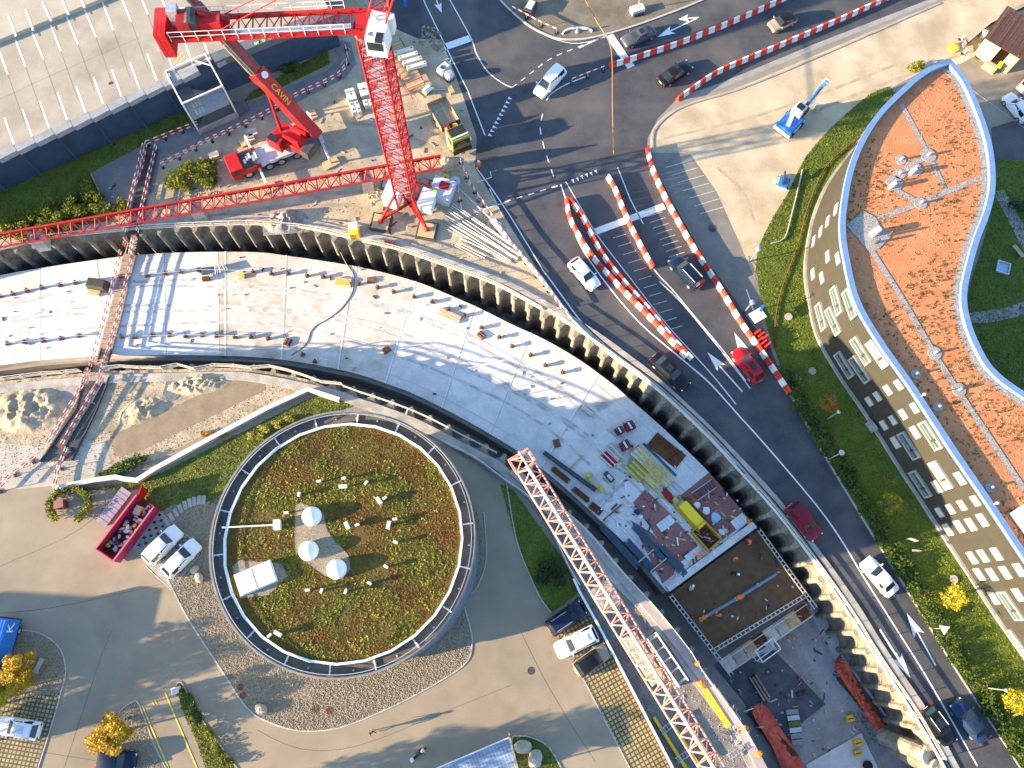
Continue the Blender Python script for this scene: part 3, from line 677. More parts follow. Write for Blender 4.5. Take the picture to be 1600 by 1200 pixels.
par_m = mat('light_blue_parapet', (.11,.20,.37), (.14,.24,.42), 1.5, .45, spec=.4)
MB().wall(outline, HG-.3, HG+.18, .6, closed=True).build('parapet', par_m, gb)
MB().wall([p + (Vector((a.y-b.y, b.x-a.x, 0)).normalized()*-.0) for p, a, b in zip(outline, outline[-1:]+outline[:-1], outline[1:]+outline[:1])], .0, .32, .62, closed=True).build('plinth', concrete_m, gb)
def inset(pl, d):
    out = []; n = len(pl)
    for i in range(n):
        a, b = pl[i-1], pl[(i+1) % n]; t = (b-a).normalized(); out.append(pl[i] + Vector((-t.y, t.x, 0))*d)
    return out
# gravel margin along the rear edge and the gravel drain lines
stone_m = mat('drain_gravel', (.19,.185,.18), (.36,.35,.335), 5, .95, bump=.9, bscale=9, fine=.35)
mg = [p for p in RB]; mg2 = inset(mg, -1.0)
def ribbon(pl, w, z, m, name, parent):
    mb = MB(); vs = []
    for i, p in enumerate(pl):
        a = pl[max(i-1,0)]; b = pl[min(i+1,len(pl)-1)]; d = (b-a).normalized(); q = Vector((-d.y, d.x, 0))*w/2; vs += [(p.x-q.x, p.y-q.y, z), (p.x+q.x, p.y+q.y, z)]
    mb.add(vs, [(2*i, 2*i+2, 2*i+3, 2*i+1) for i in range(len(pl)-1)])
    o = mb.build(name, m, parent)
    for f in o.data.polygons:
        if f.normal.z < 0: f.flip()
    return o
rear_in = [p + (Vector((b-a).yx.to_3d() if False else (-(b-a).y, (b-a).x, 0)).normalized())*-.55 for p, a, b in zip(RB[1:-1], RB[:-2], RB[2:])]
ribbon(rear_in, .75, HG-.36, stone_m, 'gravel_margin', gb)
ZG = HG - .37
for dk_, (pts, w) in enumerate((([(1408,163),(1450,240),(1478,300)], .55), ([(1478,300),(1510,287),(1540,275)], .6), ([(1478,300),(1438,318),(1370,342)], .55), ([(1340,352),(1362,392),(1405,460),(1458,550),(1495,608),(1540,675),(1600,765)], .6),
               ([(1448,245),(1425,258),(1405,272),(1392,285)], .6), ([(1392,285),(1402,298),(1420,308),(1438,318)], .6), ([(1425,258),(1405,250)], .5))):
    ribbon([Vector((v.x, v.y, 0)) for v in smooth(PP(pts, ZG), 4)], w, ZG+.02+.004*dk_, stone_m, 'gravel_drain', gb)
for x, y, r in ((1450,243,.85),(1438,318,.7),(1407,250,.6),(1429,264,.8),(1405,272,.65),(1397,286,.9),(1460,552,.7),(1498,609,.7),(1430,585,.5),(1465,636,.5),(1547,762,.5)):
    c = P(x, y, ZG); o = MB().lathe([(r, 0), (r, .07)], 14, (c.x, c.y, ZG)).build('gravel_collar', stone_m, gb)
    MB().lathe([(.13, .04), (.13, .55), (.05, .6)], 8, (c.x, c.y, ZG)).build('vent_pipe', galv, o)
ov, tr = shape([PP([(1322,352),(1350,330),(1368,340),(1376,355),(1392,370),(1372,390),(1356,392)], ZG)])
gp = MB().add([(v.x, v.y, ZG+.056) for v in ov], tr).build('gravel_patch', stone_m, gb)
for x, y, s_, hh in ((1372,358,.75,1.1),(1430,264,.5,.9),(1398,286,.5,.9)):
    c = P(x, y, ZG+hh); MB().box((c.x, c.y, ZG+hh/2), (s_, s_*.8, hh), .5, .9).build('vent_housing', steel_w, gp)
for x, y in ((1389,368),(1368,380)):
    c = P(x, y, ZG); MB().lathe([(.14, 0), (.14, .9), (.06, 1.0)], 8, (c.x, c.y, ZG)).build('vent_pipe', dark_steel, gp)
c = P(1597, 812, HG); MB().box((c.x+.6, c.y, HG+.15), (2.2, 2.6, .9), .5).build('skylight_box', white_p, gb)
for x, y in ((1441,618),(1554,787)):
    c = P(x, y, HG+.4); MB().lathe([(.05,0),(.05,.5),(.16,.52),(.02,.8)], 8, (c.x, c.y, HG+.3)).build('lightning_rod', white_p, gb)
# windows: where the sight line meets the facade
def on_facade(x, y):
    v = ray(x, y); best = None
    for a, b in zip(fpl[:-1], fpl[1:]):
        e = b - a; nn = Vector((e.y, -e.x, 0))
        den = v.dot(nn)
        if abs(den) < 1e-9: continue
        t = (a - Vector((0, 0, HC))).dot(nn)/den
        q = Vector((0, 0, HC)) + v*t; s = (q - a).dot(e)/e.length_squared
        if -.02 <= s <= 1.02 and t > 0 and 0 < q.z < HG+1:
            best = (q, e.normalized()); 
    return best
win_fr = mat('window_frame_white', (.26,.26,.245), (.31,.31,.295), 2, .5)
glare_m = mat('window_sun_glare', (.34,.34,.32), (.42,.42,.40), 2, .5)  # whitish panes: the sun's reflection in the glass, painted as colour
pane_m = mat('window_pane', (.035,.075,.068), (.065,.115,.105), .8, .12, spec=.6)
def facade_window(x, y, w, h, kind):
    r = on_facade(x, y)
    if not r: return
    q, e = r; nrm = Vector((-e.y, e.x, 0))
    if nrm.x > 0: nrm = -nrm
    mtx = Matrix((( e.x, nrm.x, 0, q.x), (e.y, nrm.y, 0, q.y), (0, 0, 1, q.z), (0, 0, 0, 1)))
    def bx(c, d): return MB().box(c, d, mtx=mtx)
    if kind == 's':
        o = bx((0, .05, 0), (w, .14, h)).build('window', win_fr, gb); bx((0, .115, 0), (w-.14, .03, h-.14)).build('pane', glare_m, o)
    else:
        mb = MB()
        for cx, cz, dx, dz in ((0, h/2-.09, w, .18), (0, -h/2+.09, w, .18), (-w/2+.09, 0, .18, h-.37), (w/2-.09, 0, .18, h-.37)): mb.box((cx, .08, cz), (dx, .26, dz), mtx=mtx)
        o = mb.build('window', win_fr, gb)
        m = glare_m if kind == 'b' else pane_m
        for k, (f0, f1) in enumerate(((-.5, .18), (.18, .5))):
            bx((w*(f0+f1)/2, .04, 0), ((w-.4)*(f1-f0)-.06, .05, h-.4)).build('pane', m, o)
            for zz in (-.25, .25): bx((w*(f0+f1)/2, .09, zz*(h-.3)), ((w-.4)*(f1-f0)-.1, .05, .06)).build('glazing_bar', win_fr, o)
for x, y in ((1307,327),(1294,346),(1283,362),(1272,377),(1294,401),(1310,404),(1271,428),(1285,434)): facade_window(x, y, 1.25, .9, 's')
for x, y in ((1388,609),(1405,601),(1372,619),(1359,627),(1396,656),(1382,664),(1412,647),(1430,637),(1525,782),(1504,789),(1486,795),(1469,800)): facade_window(x, y, 1.1, 1.0, 's')
for x, y in ((1431,675),(1400,691),(1501,747),(1465,760),(1482,827),(1500,822),(1518,819),(1536,812),(1520,871),(1537,868),(1558,865),(1531,897),(1551,897),(1572,894),(1594,890),(1554,934),(1592,929)): facade_window(x, y, 1.35, 1.1, 's')
for x, y, k in ((1308,470,'g'),(1329,475,'g'),(1284,495,'g'),(1303,502,'g'),(1346,548,'g'),(1372,553,'b'),(1320,570,'g'),(1344,577,'g'),(1421,696,'g'),(1455,680,'g'),(1471,742,'b'),(1439,756,'g'),(1580,946,'g'),(1589,1005,'b')): facade_window(x, y, 3.1, 1.5, k)
# signboard box at the plinth
c = P(1364, 665, 1.0); MB().box((c.x, c.y, .7), (1.2, .5, .9), R(-60)).build('meter_box', galv, gb)

# ================================================================ multi-storey car park, upper left
HP = 5.7
ROOF_M = mat('parking_deck', (.30,.265,.21), (.38,.335,.265), .22, .95, bump=.06, bscale=10, fine=.08, col3=(.24,.205,.155), scale3=.16)
pk = thing('parking_structure', 'parking structure with pale roof deck and dark blue facade', 'building', (0, 0, 0))
E0 = P(0, 238, HP); E1 = P(332, 93, HP); E2 = P(500, 27, HP); ed = (E1-E0).normalized(); en = Vector((-ed.y, ed.x, 0))      # en points away from the facade, into the building
A0 = E0 - ed*22; A1 = E2 + (E2-E1).normalized()*1.5
poly = [A0, E1, A1, A1 + en*60, A0 + en*60]
MB().prism(poly, 0, HP).build('structure_body', [mat('blue_steel_facade', (.035,.06,.10), (.055,.085,.13), .6, .5, metal=.1, fine=.12)], pk)
ov, tr = shape([[p - en*.0 for p in poly]]); o = MB().add([(v.x, v.y, HP+.006) for v in ov], tr).build('roof_deck', ROOF_M, pk)
for f in o.data.polygons:
    if f.normal.z < 0: f.flip()
step_m = mat('grey_coping', (.22,.23,.24), (.30,.31,.32), 1, .7)
# saw-tooth coping panels: one leaf per bay
bayw = (P(137,185,HP)-P(51,217,HP)).length/2.9
pos = (P(22,226,HP)-E0).dot(ed) - bayw*6
for k in range(28):
    p = E0 + ed*(pos + k*bayw)
    if p.x > P(300,110,HP).x and p.x < P(332,100,HP).x: continue
    base = p; j = .12*((k*7) % 5)/5
    if (p - E0).dot(ed) > (E1-E0).dot(ed)+.5: break
    a = math.atan2(ed.y, ed.x) + R(5)
    c = base + ed*bayw*.5 + en*(-.38)
    MB().box((c.x, c.y, HP-.25), (bayw*.98, .95, .7), a).build('coping_panel', step_m, pk)
    q = base + en*.0
    MB().box((q.x-en.x*.5, q.y-en.y*.5, HP*.5), (.14, .3, HP-.4), math.atan2(ed.y, ed.x)).build('facade_fin', mat('fin_%d' % k, (.05,.07,.10), None, 1, .5), pk) if k % 2 == 0 else None
# plain sign fascia to the right
ed2 = (E2-E1).normalized(); en2 = Vector((-ed2.y, ed2.x, 0)); L2 = (E2-E1).length
a2 = math.atan2(ed2.y, ed2.x); c = E1 + ed2*(L2/2+.8) - en2*.15
MB().box((c.x, c.y, HP-.1), (L2+1.4, 1.3, 1.0), a2).build('sign_fascia', mat('fascia_grey', (.10,.105,.115), (.14,.145,.155), 1, .6), pk)
def text_mesh(s, size, m, name, parent, mtx):
    cu = bpy.data.curves.new(name, 'FONT'); cu.body = s; cu.size = size; cu.extrude = .015; cu.align_x = 'CENTER'; cu.align_y = 'CENTER'; cu.resolution_u = 2
    t = bpy.data.objects.new(name + '_tmp', cu); C.objects.link(t); dg = bpy.context.evaluated_depsgraph_get()
    me = bpy.data.meshes.new_from_object(t.evaluated_get(dg)); bpy.data.objects.remove(t); bpy.data.curves.remove(cu)
    me.materials.append(m); o = bpy.data.objects.new(name, me); C.objects.link(o); o.parent = parent; o.matrix_local = mtx
    return o
def flatm(p, ang): return Matrix.Translation(p) @ Matrix.Rotation(ang, 4, 'Z')
sg_g = mat('sign_green', (.05,.28,.05), None, 1, .5); sg_b = mat('sign_blue', (.03,.16,.55), None, 1, .5)
for ch, (x, y), m in (('w', (401,67), sg_g), ('b', (412,62.5), sg_g), ('z', (423,58), sg_g), ('B', (446,50), sg_b), ('S', (457,45.5), sg_b), ('L', (469,40.5), sg_b)):
    c = P(x, y, HP+.42)
    s = (MB().box((c.x, c.y, HP+.41), (.62, .6, .03), a2) if m is sg_g else MB().lathe([(.42, HP+.395), (.42, HP+.425)], 18, (c.x, c.y, 0))).build('sign_tile', m, pk)
    text_mesh(ch, .75, white_p, 'letter', s, flatm((c.x, c.y, HP+.445), a2))
# white bay lines on the deck (three rows), the upper terrace edge and its shadow gap
def deck_line(a, b, w=.2, name='bay_line', m=paint_w):
    a, b = P(*a, HP), P(*b, HP); d = (b-a).normalized(); q = Vector((-d.y, d.x, 0))*w/2
    o = MB().add([(v.x, v.y, HP+.012) for v in (a-q, b-q, b+q, a+q)], [(0,1,2,3)]).build(name, m, pk)
    if o.data.polygons[0].normal.z < 0: o.data.polygons[0].flip()
bot = [(22,226),(50,213),(77,200),(105,187),(134,177),(161,162),(190,151),(218,139),(245,126),(274,118),(302,103),(328,92)]
for i, (x, y) in enumerate(bot): deck_line((x, y), (x-15, y-42))
mid = [((0,82),(12,116)),((24,62),(40,104)),((50,50),(68,93)),((79,39),(95,80)),((104,26),(122,69)),((132,14),(150,58)),((160,3),(177,47)),((190,-3),(205,34)),((219,-8),(231,22)),((250,-10),(258,11))]
for a, b in mid: deck_line(a, b)
joint_m = mat('deck_joint', (.20,.175,.135), None, 1, .9)
for a, b in mid[:9]:
    deck_line(b, (b[0]+26, b[1]+74), .04, 'deck_joint', joint_m)
deck_line((0,155),(75,120), .05, 'deck_joint', joint_m); deck_line((75,120),(220,58), .05, 'deck_joint', joint_m)
for k in range(5): deck_line((264+k*4, 90-k*1+k*6), (277+k*4, 72-k*1+k*6), .09, 'hatch_line', paint_y)
U0 = P(0, 68, HP); U1 = P(170, 0, HP); ud = (U1-U0).normalized(); un = Vector((-ud.y, ud.x, 0))
up = [U0-ud*40, U1+ud*30, U1+ud*30+un*45, U0-ud*40+un*45]
MB().prism(up, HP-.5, HP+.55).build('upper_deck', mat('upper_deck', (.34,.30,.235), (.40,.355,.28), .3, .95, fine=.08), pk)
for i, (a, b) in enumerate([((12,22),(25,57)),((40,14),(52,48)),((66,3),(80,33)),((95,-6),(107,23)),((122,-12),(132,12))]):
    pa, pb = P(*a, HP+.55), P(*b, HP+.55); d = (pb-pa).normalized(); q = Vector((-d.y, d.x, 0))*.13
    MB().add([(v.x, v.y, HP+.565) for v in (pa-q, pb-q, pb+q, pa+q)], [(3,2,1,0)]).build('bay_line', paint_w, pk)
c = P(173, 130, HP); MB().box((c.x, c.y, HP+.02), (.45, .35, .02), .3).build('drain', dark_steel, pk)
# left-over right corner block behind the sign
c0 = P(505, 30, HP); 

# stair tower against the facade
st = thing('stair_tower', 'open steel stair tower on the parking structure with grey landings', 'stairs', P(330,172,0), math.atan2(ed.y, ed.x))
stw, std, sth = 5.0, 5.0, 5.9
for x in (-stw/2, stw/2):
    for y in (-std/2, std/2): MB().box((x, y, sth/2), (.18, .18, sth)).build('post', steel_w, st)
for y in (-std/2, std/2): MB().bar((-stw/2, y, sth), (stw/2, y, sth), .16).build('top_beam', steel_w, st)
for x in (-stw/2, stw/2): MB().bar((x, -std/2, sth-.01), (x, std/2, sth-.01), .16).build('top_beam', steel_w, st)
MB().bar((stw/2-1.6, std/2, sth-.02), (stw/2, std/2-1.8, sth-.02), .1).build('top_brace', steel_w, st)
land_m = grid_mat('steel_grating', (.26,.27,.28), (.10,.10,.11), .12, .03, 0, .3)
MB().box((0, -std/2+1.3, 2.7), (stw-.3, 2.6, .12)).build('roof_canopy', mat('canopy_sheet', (.22,.23,.24), (.30,.30,.31), 1.5, .6), st)
for k in range(6):
    MB().box((-1.6+ (k % 3)*.42, -std/2+.75+(k//3)*1.1, 2.79), (.3, .85, .04)).build('roof_light', wood_m if False else mat('roof_light_%d' % k, (.42,.40,.33), None, 1, .4), st)
MB().box((-1.6, .9, 3.4), (1.5, 1.7, .12)).build('landing', land_m, st)
MB().box((1.7, .9, 1.7), (1.4, 1.7, .12)).build('landing', land_m, st)
for k in range(12): MB().box((-.75+k*.16, .5, 3.3-k*.14), (.3, .9, .05)).build('step', galv, st)
for k in range(12): MB().box((.95-k*.16, 1.4, 1.6-k*.13), (.3, .9, .05)).build('step', galv, st)
MB().box((0, -std/2-.15, .6), (stw, .12, 1.0)).build('base_panel', concrete_m, st)
MB().box((stw/2+.8, -1.6, .45), (1.6, 1.8, .14)).build('entrance_step', land_m, st)
for x in (-stw/2, stw/2):
    for z in (1.1, 3.2, 4.6): MB().bar((x, -std/2, z), (x, std/2, z), .07).build('side_rail', steel_w, st)

# blue steel gable at the right end of the car park, next to the crane tower
bl = thing('blue_steel_portal', 'blue steel portal frame beside the crane tower at the top edge', 'frame', P(610,20,0), R(-60))
for y in (-2.2, 2.2): MB().box((0, y, 3), (.35, .35, 6)).build('post', blue_p, bl)
MB().box((0, 0, 6.1), (.4, 5.2, .4)).build('beam', mat('pale_blue_steel', (.30,.38,.48), (.4,.47,.55), 1, .5), bl)

# ================================================================ timber hut and yard, upper right
hut = thing('wooden_hut', 'wooden hut with brown pitched roof and pale plank wall in the yard', 'hut', P(1562,78,0), R(-38))
hw, hd, hh = 4.6, 5.6, 2.8
for k in range(14): MB().box((-hw/2, -hd/2+.2+k*.4, hh/2), (.1, .385, hh)).build('plank', varied('hut_plank', [(.50,.40,.24), (.60,.50,.32), (.45,.36,.22)]) if k == 0 else bpy.data.materials['hut_plank'], hut)
for k in range(11): MB().box((-hw/2+.25+k*.41, -hd/2, hh/2), (.395, .1, hh)).build('plank', bpy.data.materials['hut_plank'], hut) if k not in (5, 6, 7) else None
MB().box((hw/2, 0, hh/2), (.1, hd, hh)).build('wall', wood_m, hut)
MB().box((0, hd/2, hh/2), (hw, .1, hh)).build('wall', wood_m, hut)
tile = varied('roof_batten', [(.075,.035,.025), (.11,.055,.04), (.09,.045,.03)], .8)
for k in range(16):
    for s in (0,):
        t0 = -hw/2-.35 + k*(hw+.7)/16
        MB().box((t0+.16, .1, hh+.25+.02*(k % 2)), (.31, hd+.7, .06)).build('roof_board', tile, hut)
MB().box((1.0, -hd/2-.5, 1.2), (.5, .7, .4)).build('lamp_box', yellow_p, hut)
MB().box((.2, -hd/2-.9, .5), (1.6, .6, 1.0)).build('counter', wood_m, hut)
yf = thing('yard_retaining_wall', 'low dark timber retaining wall behind the wooden hut', 'wall', (0,0,0))
pl = PP([(1505,72),(1540,42),(1600,12),(1660,-20)]); MB().wall(pl, 0, .9, .35).build('wall_face', rust_m, yf); MB().wall(pl, .91, .97, .45).build('coping', concrete_m, yf)
# ================================================================ cranes
def lattice_box(w, h, L, n, rc, rb, cross=False):            # square lattice along +Z, returns MB
    mb = MB(); x, y = w/2, h/2; cs = [(-x,-y), (x,-y), (x,y), (-x,y)]; s = L/n
    for cx, cy in cs: mb.tube((cx, cy, 0), (cx, cy, L), rc, 6)
    for k in range(n+1):
        z = k*s
        for (ax, ay), (bx_, by_) in zip(cs, cs[1:]+cs[:1]):
            mb.tube((ax, ay, z), (bx_, by_, z), rb, 4, cap=False)
            if k < n:
                a, b = ((ax, ay), (bx_, by_)) if k % 2 == 0 else ((bx_, by_), (ax, ay))
                mb.tube((a[0], a[1], z), (b[0], b[1], z+s), rb, 4, cap=False)
                if cross: mb.tube((b[0], b[1], z), (a[0], a[1], z+s), rb, 4, cap=False)
    return mb
def along(mb, a, b, up=(0, 0, 1)):                            # turn a +Z shape so that it runs from a to b, local +y = up
    a, b = Vector(a), Vector(b); d = (b-a).normalized(); u = Vector(up); x = u.cross(d).normalized(); y = d.cross(x)
    M = Matrix(((x.x, y.x, d.x, a.x), (x.y, y.y, d.y, a.y), (x.z, y.z, d.z, a.z), (0, 0, 0, 1)))
    mb.v = [tuple(M @ Vector(v)) for v in mb.v]; return mb
def lattice_tri(w, h, L, n, rc, rb):                          # triangular section, two chords below (y=0), one above (y=h)
    mb = MB(); s = L/n; A = (-w/2, 0); B = (w/2, 0); T_ = (0, h)
    for p in (A, B, T_): mb.tube((*p, 0), (*p, L), rc if p is not T_ else rc*1.15, 6)
    for k in range(n):
        z = k*s; m = z + s/2
        for p in (A, B):
            mb.tube((*p, z), (*T_, m), rb, 4, cap=False); mb.tube((*T_, m), (*p, z+s), rb, 4, cap=False)
        mb.tube((*A, z), (*B, z), rb, 4, cap=False)
        a, b = (A, B) if k % 2 == 0 else (B, A)
        mb.tube((*a, z), (*b, z+s), rb, 4, cap=False)
    return mb

# ---- tower crane over the site
tc0 = P(640, 324, 0); TCR = R(-11)
tc = thing('tower_crane', 'tall red tower crane with white cab and machinery on its counter jib', 'crane', tc0, TCR)
ZM = 29.4; mw = 2.05; nsec = 9; z0 = 4.2; sl_ = (ZM-z0)/nsec
proto = lattice_box(mw, mw, sl_, 2, .105, .05, True).build('mast_section', red_p, tc); proto.location = (0, 0, z0)
for k in range(nsec):
    o = proto if k == 0 else inst(proto, 'mast_section', tc, (0, 0, z0 + k*sl_))
    pf = MB(); pf.box((-.45, .1, z0 + k*sl_ + .35), (.9, 1.7, .05)); pf.build('rest_platform', galv, tc)
    MB().bar((.5, -.6, z0+k*sl_), (.5, -.6, z0+(k+1)*sl_), .06).bar((.15, -.6, z0+k*sl_), (.15, -.6, z0+(k+1)*sl_), .06).build('ladder', galv, tc)
for x, y in ((-1,-1), (1,-1), (1,1), (-1,1)):
    a = Vector((x*mw/2, y*mw/2, z0)); b = Vector((x*2.75, y*2.75, .75))
    MB().tube(a, b, .16, 8).build('raking_strut', red_p, tc)
    MB().lathe([(.3, .55), (.3, .75), (.12, 1.0)], 10, (x*2.75, y*2.75, 0)).build('foot', red_p, tc)
    MB().bar((x*mw/2, y*mw/2, z0), (x*mw/2, y*mw/2, .8), .18).build('lower_leg', red_p, tc)
    MB().bar((x*2.6, y*2.6, .9), (0, 0, .9), .26, .3).build('cross_beam', red_p, tc)
    pd = MB().box((x*2.75, y*2.75, .22), (2.35, 2.25, .44)).build('ground_pad', dark_steel, tc)
    MB().box((x*2.75, y*2.75, .46), (1.95, 1.85, .06)).build('timber_bed', concrete_dk if y > 0 else wood_m, pd)
for x in (-1, 1):                                           # white ballast covers at the foot
    mb = MB(); mb.prism([(x*2.0-.9, -.6), (x*2.0+.9, -.9), (x*2.0+1.1, 1.6), (x*2.0-.6, 1.9)], .5, 2.0 if x > 0 else 2.6); mb.build('ballast_cover', white_p, tc)
# slewing ring, cab and counter jib, which point along the counter jib
ZJ = ZM + 1.2
cj_end = P(262, 47, ZJ); dirv = Vector((cj_end.x-tc0.x, cj_end.y-tc0.y, 0)); CJL = dirv.length; ca = math.atan2(dirv.y, dirv.x) - TCR
cx_, sx_ = math.cos(ca), math.sin(ca)
def cj(u, v, z): return Vector((u*cx_ - v*sx_, u*sx_ + v*cx_, z))      # u along the counter jib
MB().lathe([(1.5, ZM), (1.6, ZM+.25), (1.5, ZM+.5)], 20).build('slewing_ring', dark_steel, tc)
MB().box((0, 0, ZM+.9), (2.3, 2.3, .9), ca).build('slewing_platform', red_p, tc)
along(lattice_box(1.8, 1.8, 6.5, 3, .11, .06), (0, 0, ZM+1.5), (0, 0, ZM+8)).build('tower_head', red_p, tc)
for v in (-1.05, 1.05):
    MB().bar(cj(.8, v, ZJ), cj(CJL, v, ZJ), .22, .42).build('side_girder', red_p, tc)
    mb = MB()
    for z in (.55, 1.05): mb.tube(cj(2, v*1.12, ZJ+z), cj(CJL-.4, v*1.12, ZJ+z), .028, 5)
    for k in range(14): u = 2 + k*(CJL-2.4)/13; mb.tube(cj(u, v*1.12, ZJ), cj(u, v*1.12, ZJ+1.05), .028, 5)
    mb.build('guard_rail', steel_w, tc)
mb = MB(); n = 9
for k in range(n):
    u0 = 1.5 + k*(CJL*.72-1.5)/n; u1 = 1.5 + (k+1)*(CJL*.72-1.5)/n
    mb.bar(cj(u0, -1.0, ZJ), cj(u1, 1.0, ZJ), .07); mb.bar(cj(u0, 1.0, ZJ+.01), cj(u1, -1.0, ZJ+.01), .07); mb.bar(cj(u0, -1.05, ZJ+.02), cj(u0, 1.05, ZJ+.02), .1)
mb.build('cross_bracing', red_dk, tc)
MB().bar(cj(1.5, 0.55, ZJ+.1), cj(CJL*.72, .55, ZJ+.1), .5, .03).build('walkway', galv, tc)
mb = MB(); c = cj(CJL-2.6, 0, ZJ+.28); mb.box(c, (5.0, 2.2, .08), ca); mb.build('machinery_floor', red_dk, tc)
for u, v, d, m, nm in ((CJL-3.4, .1, (2.4, 1.2, 1.0), red_p, 'winch_frame'), (CJL-1.75, .2, (1.0, 1.5, 1.3), red_dk, 'gear_housing'), (CJL-.95, -.5, (.8, .9, 1.6), galv, 'control_cabinet')):
    c = cj(u, v, ZJ+.3+d[2]/2); MB().box(c, d, ca).build(nm, m, tc)
MB().tube(cj(CJL-2.3, -.65, ZJ+1.2), cj(CJL-2.3, .85, ZJ+1.2), .55, 14).build('winch_drum', dark_steel, tc)
MB().tube(cj(CJL-2.9, -.3, ZJ+1.5), cj(CJL-5.2, -.1, ZJ+.8), .25, 8).build('motor', red_dk, tc)
for k in range(3):
    c = cj(CJL+.25+k*.0+ (k-1)*.32, 0, ZJ-.3); MB().box(c, (.30, 2.7, 2.6), ca).build('ballast_block', red_p, tc)
for v in (-.7, .7): MB().tube(cj(CJL-4, v, ZJ+.3), cj(0, v*.5, ZM+8), .05, 5).build('pendant_bar', red_p, tc)
# working jib, opposite the counter jib, leaves the frame
L_ = 26; along(lattice_tri(1.5, 1.4, L_, 16, .08, .045), cj(-1.2, 0, ZJ), cj(-1.2-L_*.34, 0, ZJ+L_*.94)).build('luffing_jib', red_p, tc)
MB().tube(cj(-1.2-L_*.3, 0, ZJ+L_*.85), cj(0, 0, ZM+8), .05, 5).build('pendant_bar', red_p, tc)
cc = P(588, 46, ZM+1.6); cl = Matrix.Rotation(-TCR, 4, 'Z') @ Vector((cc.x-tc0.x, cc.y-tc0.y, 0))
cab = MB().box((cl.x, cl.y, ZM+.6), (1.7, 2.0, 2.1), .05, .93).build('cab', white_p, tc)
MB().box((cl.x+.42, cl.y-.72, ZM+1.56), (.62, .85, .25), .05).build('cab_window', glass_d, cab)
MB().box((cl.x, cl.y-.98, ZM+.7), (1.3, .06, .9), .05).build('cab_window', glass_d, cab)
MB().box((cl.x+.1, cl.y+1.45, ZM+.75), (1.9, .9, 1.5), .05).build('cab_rear_box', steel_w, cab)
text_mesh('K', .62, mat('letter_blue', (.02,.05,.25), None, 1, .5), 'letter', cab, flatm((cl.x-.35, cl.y-.62, ZM+1.69), .05))

# ---- red jib section resting on concrete blocks across the site
ja, jb = P(-40, 384, 2.7), P(690, 254, 2.7); L_ = (jb-ja).length
js = thing('red_lattice_jib', 'long red lattice jib lying across the site on concrete blocks', 'crane jib', Vector((ja.x, ja.y, 0)))
nS = 8; dj = (jb-ja)/nS
for k in range(nS):
    a = Vector((0, 0, ja.z)) + dj*k; b = Vector((0, 0, ja.z)) + dj*(k+1)
    along(lattice_tri(1.55, 1.5, dj.length, 5, .11, .06), a, b).build('jib_section', red_p, js)
for f in (.12, .46, .83):
    q = ja.lerp(jb, f)
    b = thing('support_block', ('concrete block under the red jib near the footbridge', 'pale concrete block under the middle of the red jib', 'concrete block under the red jib beside the tower crane')[[.12,.46,.83].index(f)], 'concrete block', (q.x, q.y, 0), .2)
    for k in range(3): MB().box((0, 0, .44+.87*k), (1.3, 1.3, .85), .03*k).build('block', concrete_m, b, bevel=.03)
# ---- second crane: pale red jib that enters from the bottom edge
pa, pb = P(810, 711, 28), P(1113, 1200, 28); pd_ = (pb-pa).normalized(); pe = pb + pd_*22
c2 = thing('jib_crane', 'faded red and white lattice crane jib reaching in from the bottom edge', 'crane', Vector((pe.x, pe.y, 0)))
o0 = Vector((pe.x, pe.y, 0)); Lt = (pe-pa).length; nS = 9
for k in range(nS):
    a = pa + (pe-pa)*(k/nS) - o0; b = pa + (pe-pa)*((k+1)/nS) - o0
    along(lattice_tri(1.5, 1.25, (b-a).length, 5, .085, .05), a, b).build('jib_section', pink_p, c2)
q = Vector((-pd_.y, pd_.x, 0))
t0 = pa - o0
mb = MB(); mb.bar(t0+q*.85, t0-q*.85, .22); mb.bar(t0+q*.85+pd_*1.1, t0-q*.85+pd_*1.1, .2); mb.bar(t0+q*.8, t0+q*.8+pd_*1.1, .16); mb.bar(t0-q*.8, t0-q*.8+pd_*1.1, .16); mb.build('jib_tip_frame', pink_p, c2)
mb = MB(); 
mb.tube(t0+Vector((0,0,.3))+pd_*1, pe-o0+Vector((0,0,.3)), .05, 5)
mb.build('trolley_rope', steel_w, c2)
tr_ = pa.lerp(pb, .48) - o0
mb = MB(); mb.box(tr_+Vector((0,0,-.3)), (1.9, 1.6, .25), math.atan2(pd_.y, pd_.x)); mb.build('trolley', galv, c2)
lattice_box(1.8, 1.8, 28, 14, .1, .05).build('mast', pink_p, c2)
MB().box((0, 0, .3), (5, 5, .6)).build('foundation', concrete_m, c2)

# ---- mobile crane
ma, mb_ = P(356, 262, 1.6), P(507, 203, 1.6); md = mb_-ma; ML = md.length; mcn = (ma+mb_)/2
mc = thing('mobile_crane', 'red and white mobile crane truck with raised telescopic boom', 'crane truck', (mcn.x, mcn.y, 0), math.atan2(md.y, md.x))
hx = ML/2                                                     # -x is the front with the driver's cab
MB().box((.5, 0, 1.25), (ML-2.2, 2.5, .5)).build('chassis_deck', mat('crane_deck_white', (.46,.46,.45), (.56,.56,.55), 2, .55, fine=.12), mc, bevel=.04)
MB().box((.5, 0, .85), (ML-2.4, 1.2, .5)).build('frame', dark_steel, mc)
cabm = MB(); cabm.box((-hx+.85, 0, 1.35), (1.7, 2.6, 1.7), 0, .95); cb = cabm.build('driver_cab', red_p, mc, bevel=.08)
MB().box((-hx+.02, 0, 1.55), (.08, 2.1, .8)).build('windscreen', glass_d, cb)
for s in (-1, 1): MB().box((-hx+.75, s*1.27, 1.6), (.8, .06, .6)).build('side_window', glass_d, cb)
MB().box((-hx+2.5, 0, 1.65), (1.5, 2.2, .4)).build('engine_bay', dark_steel, mc)
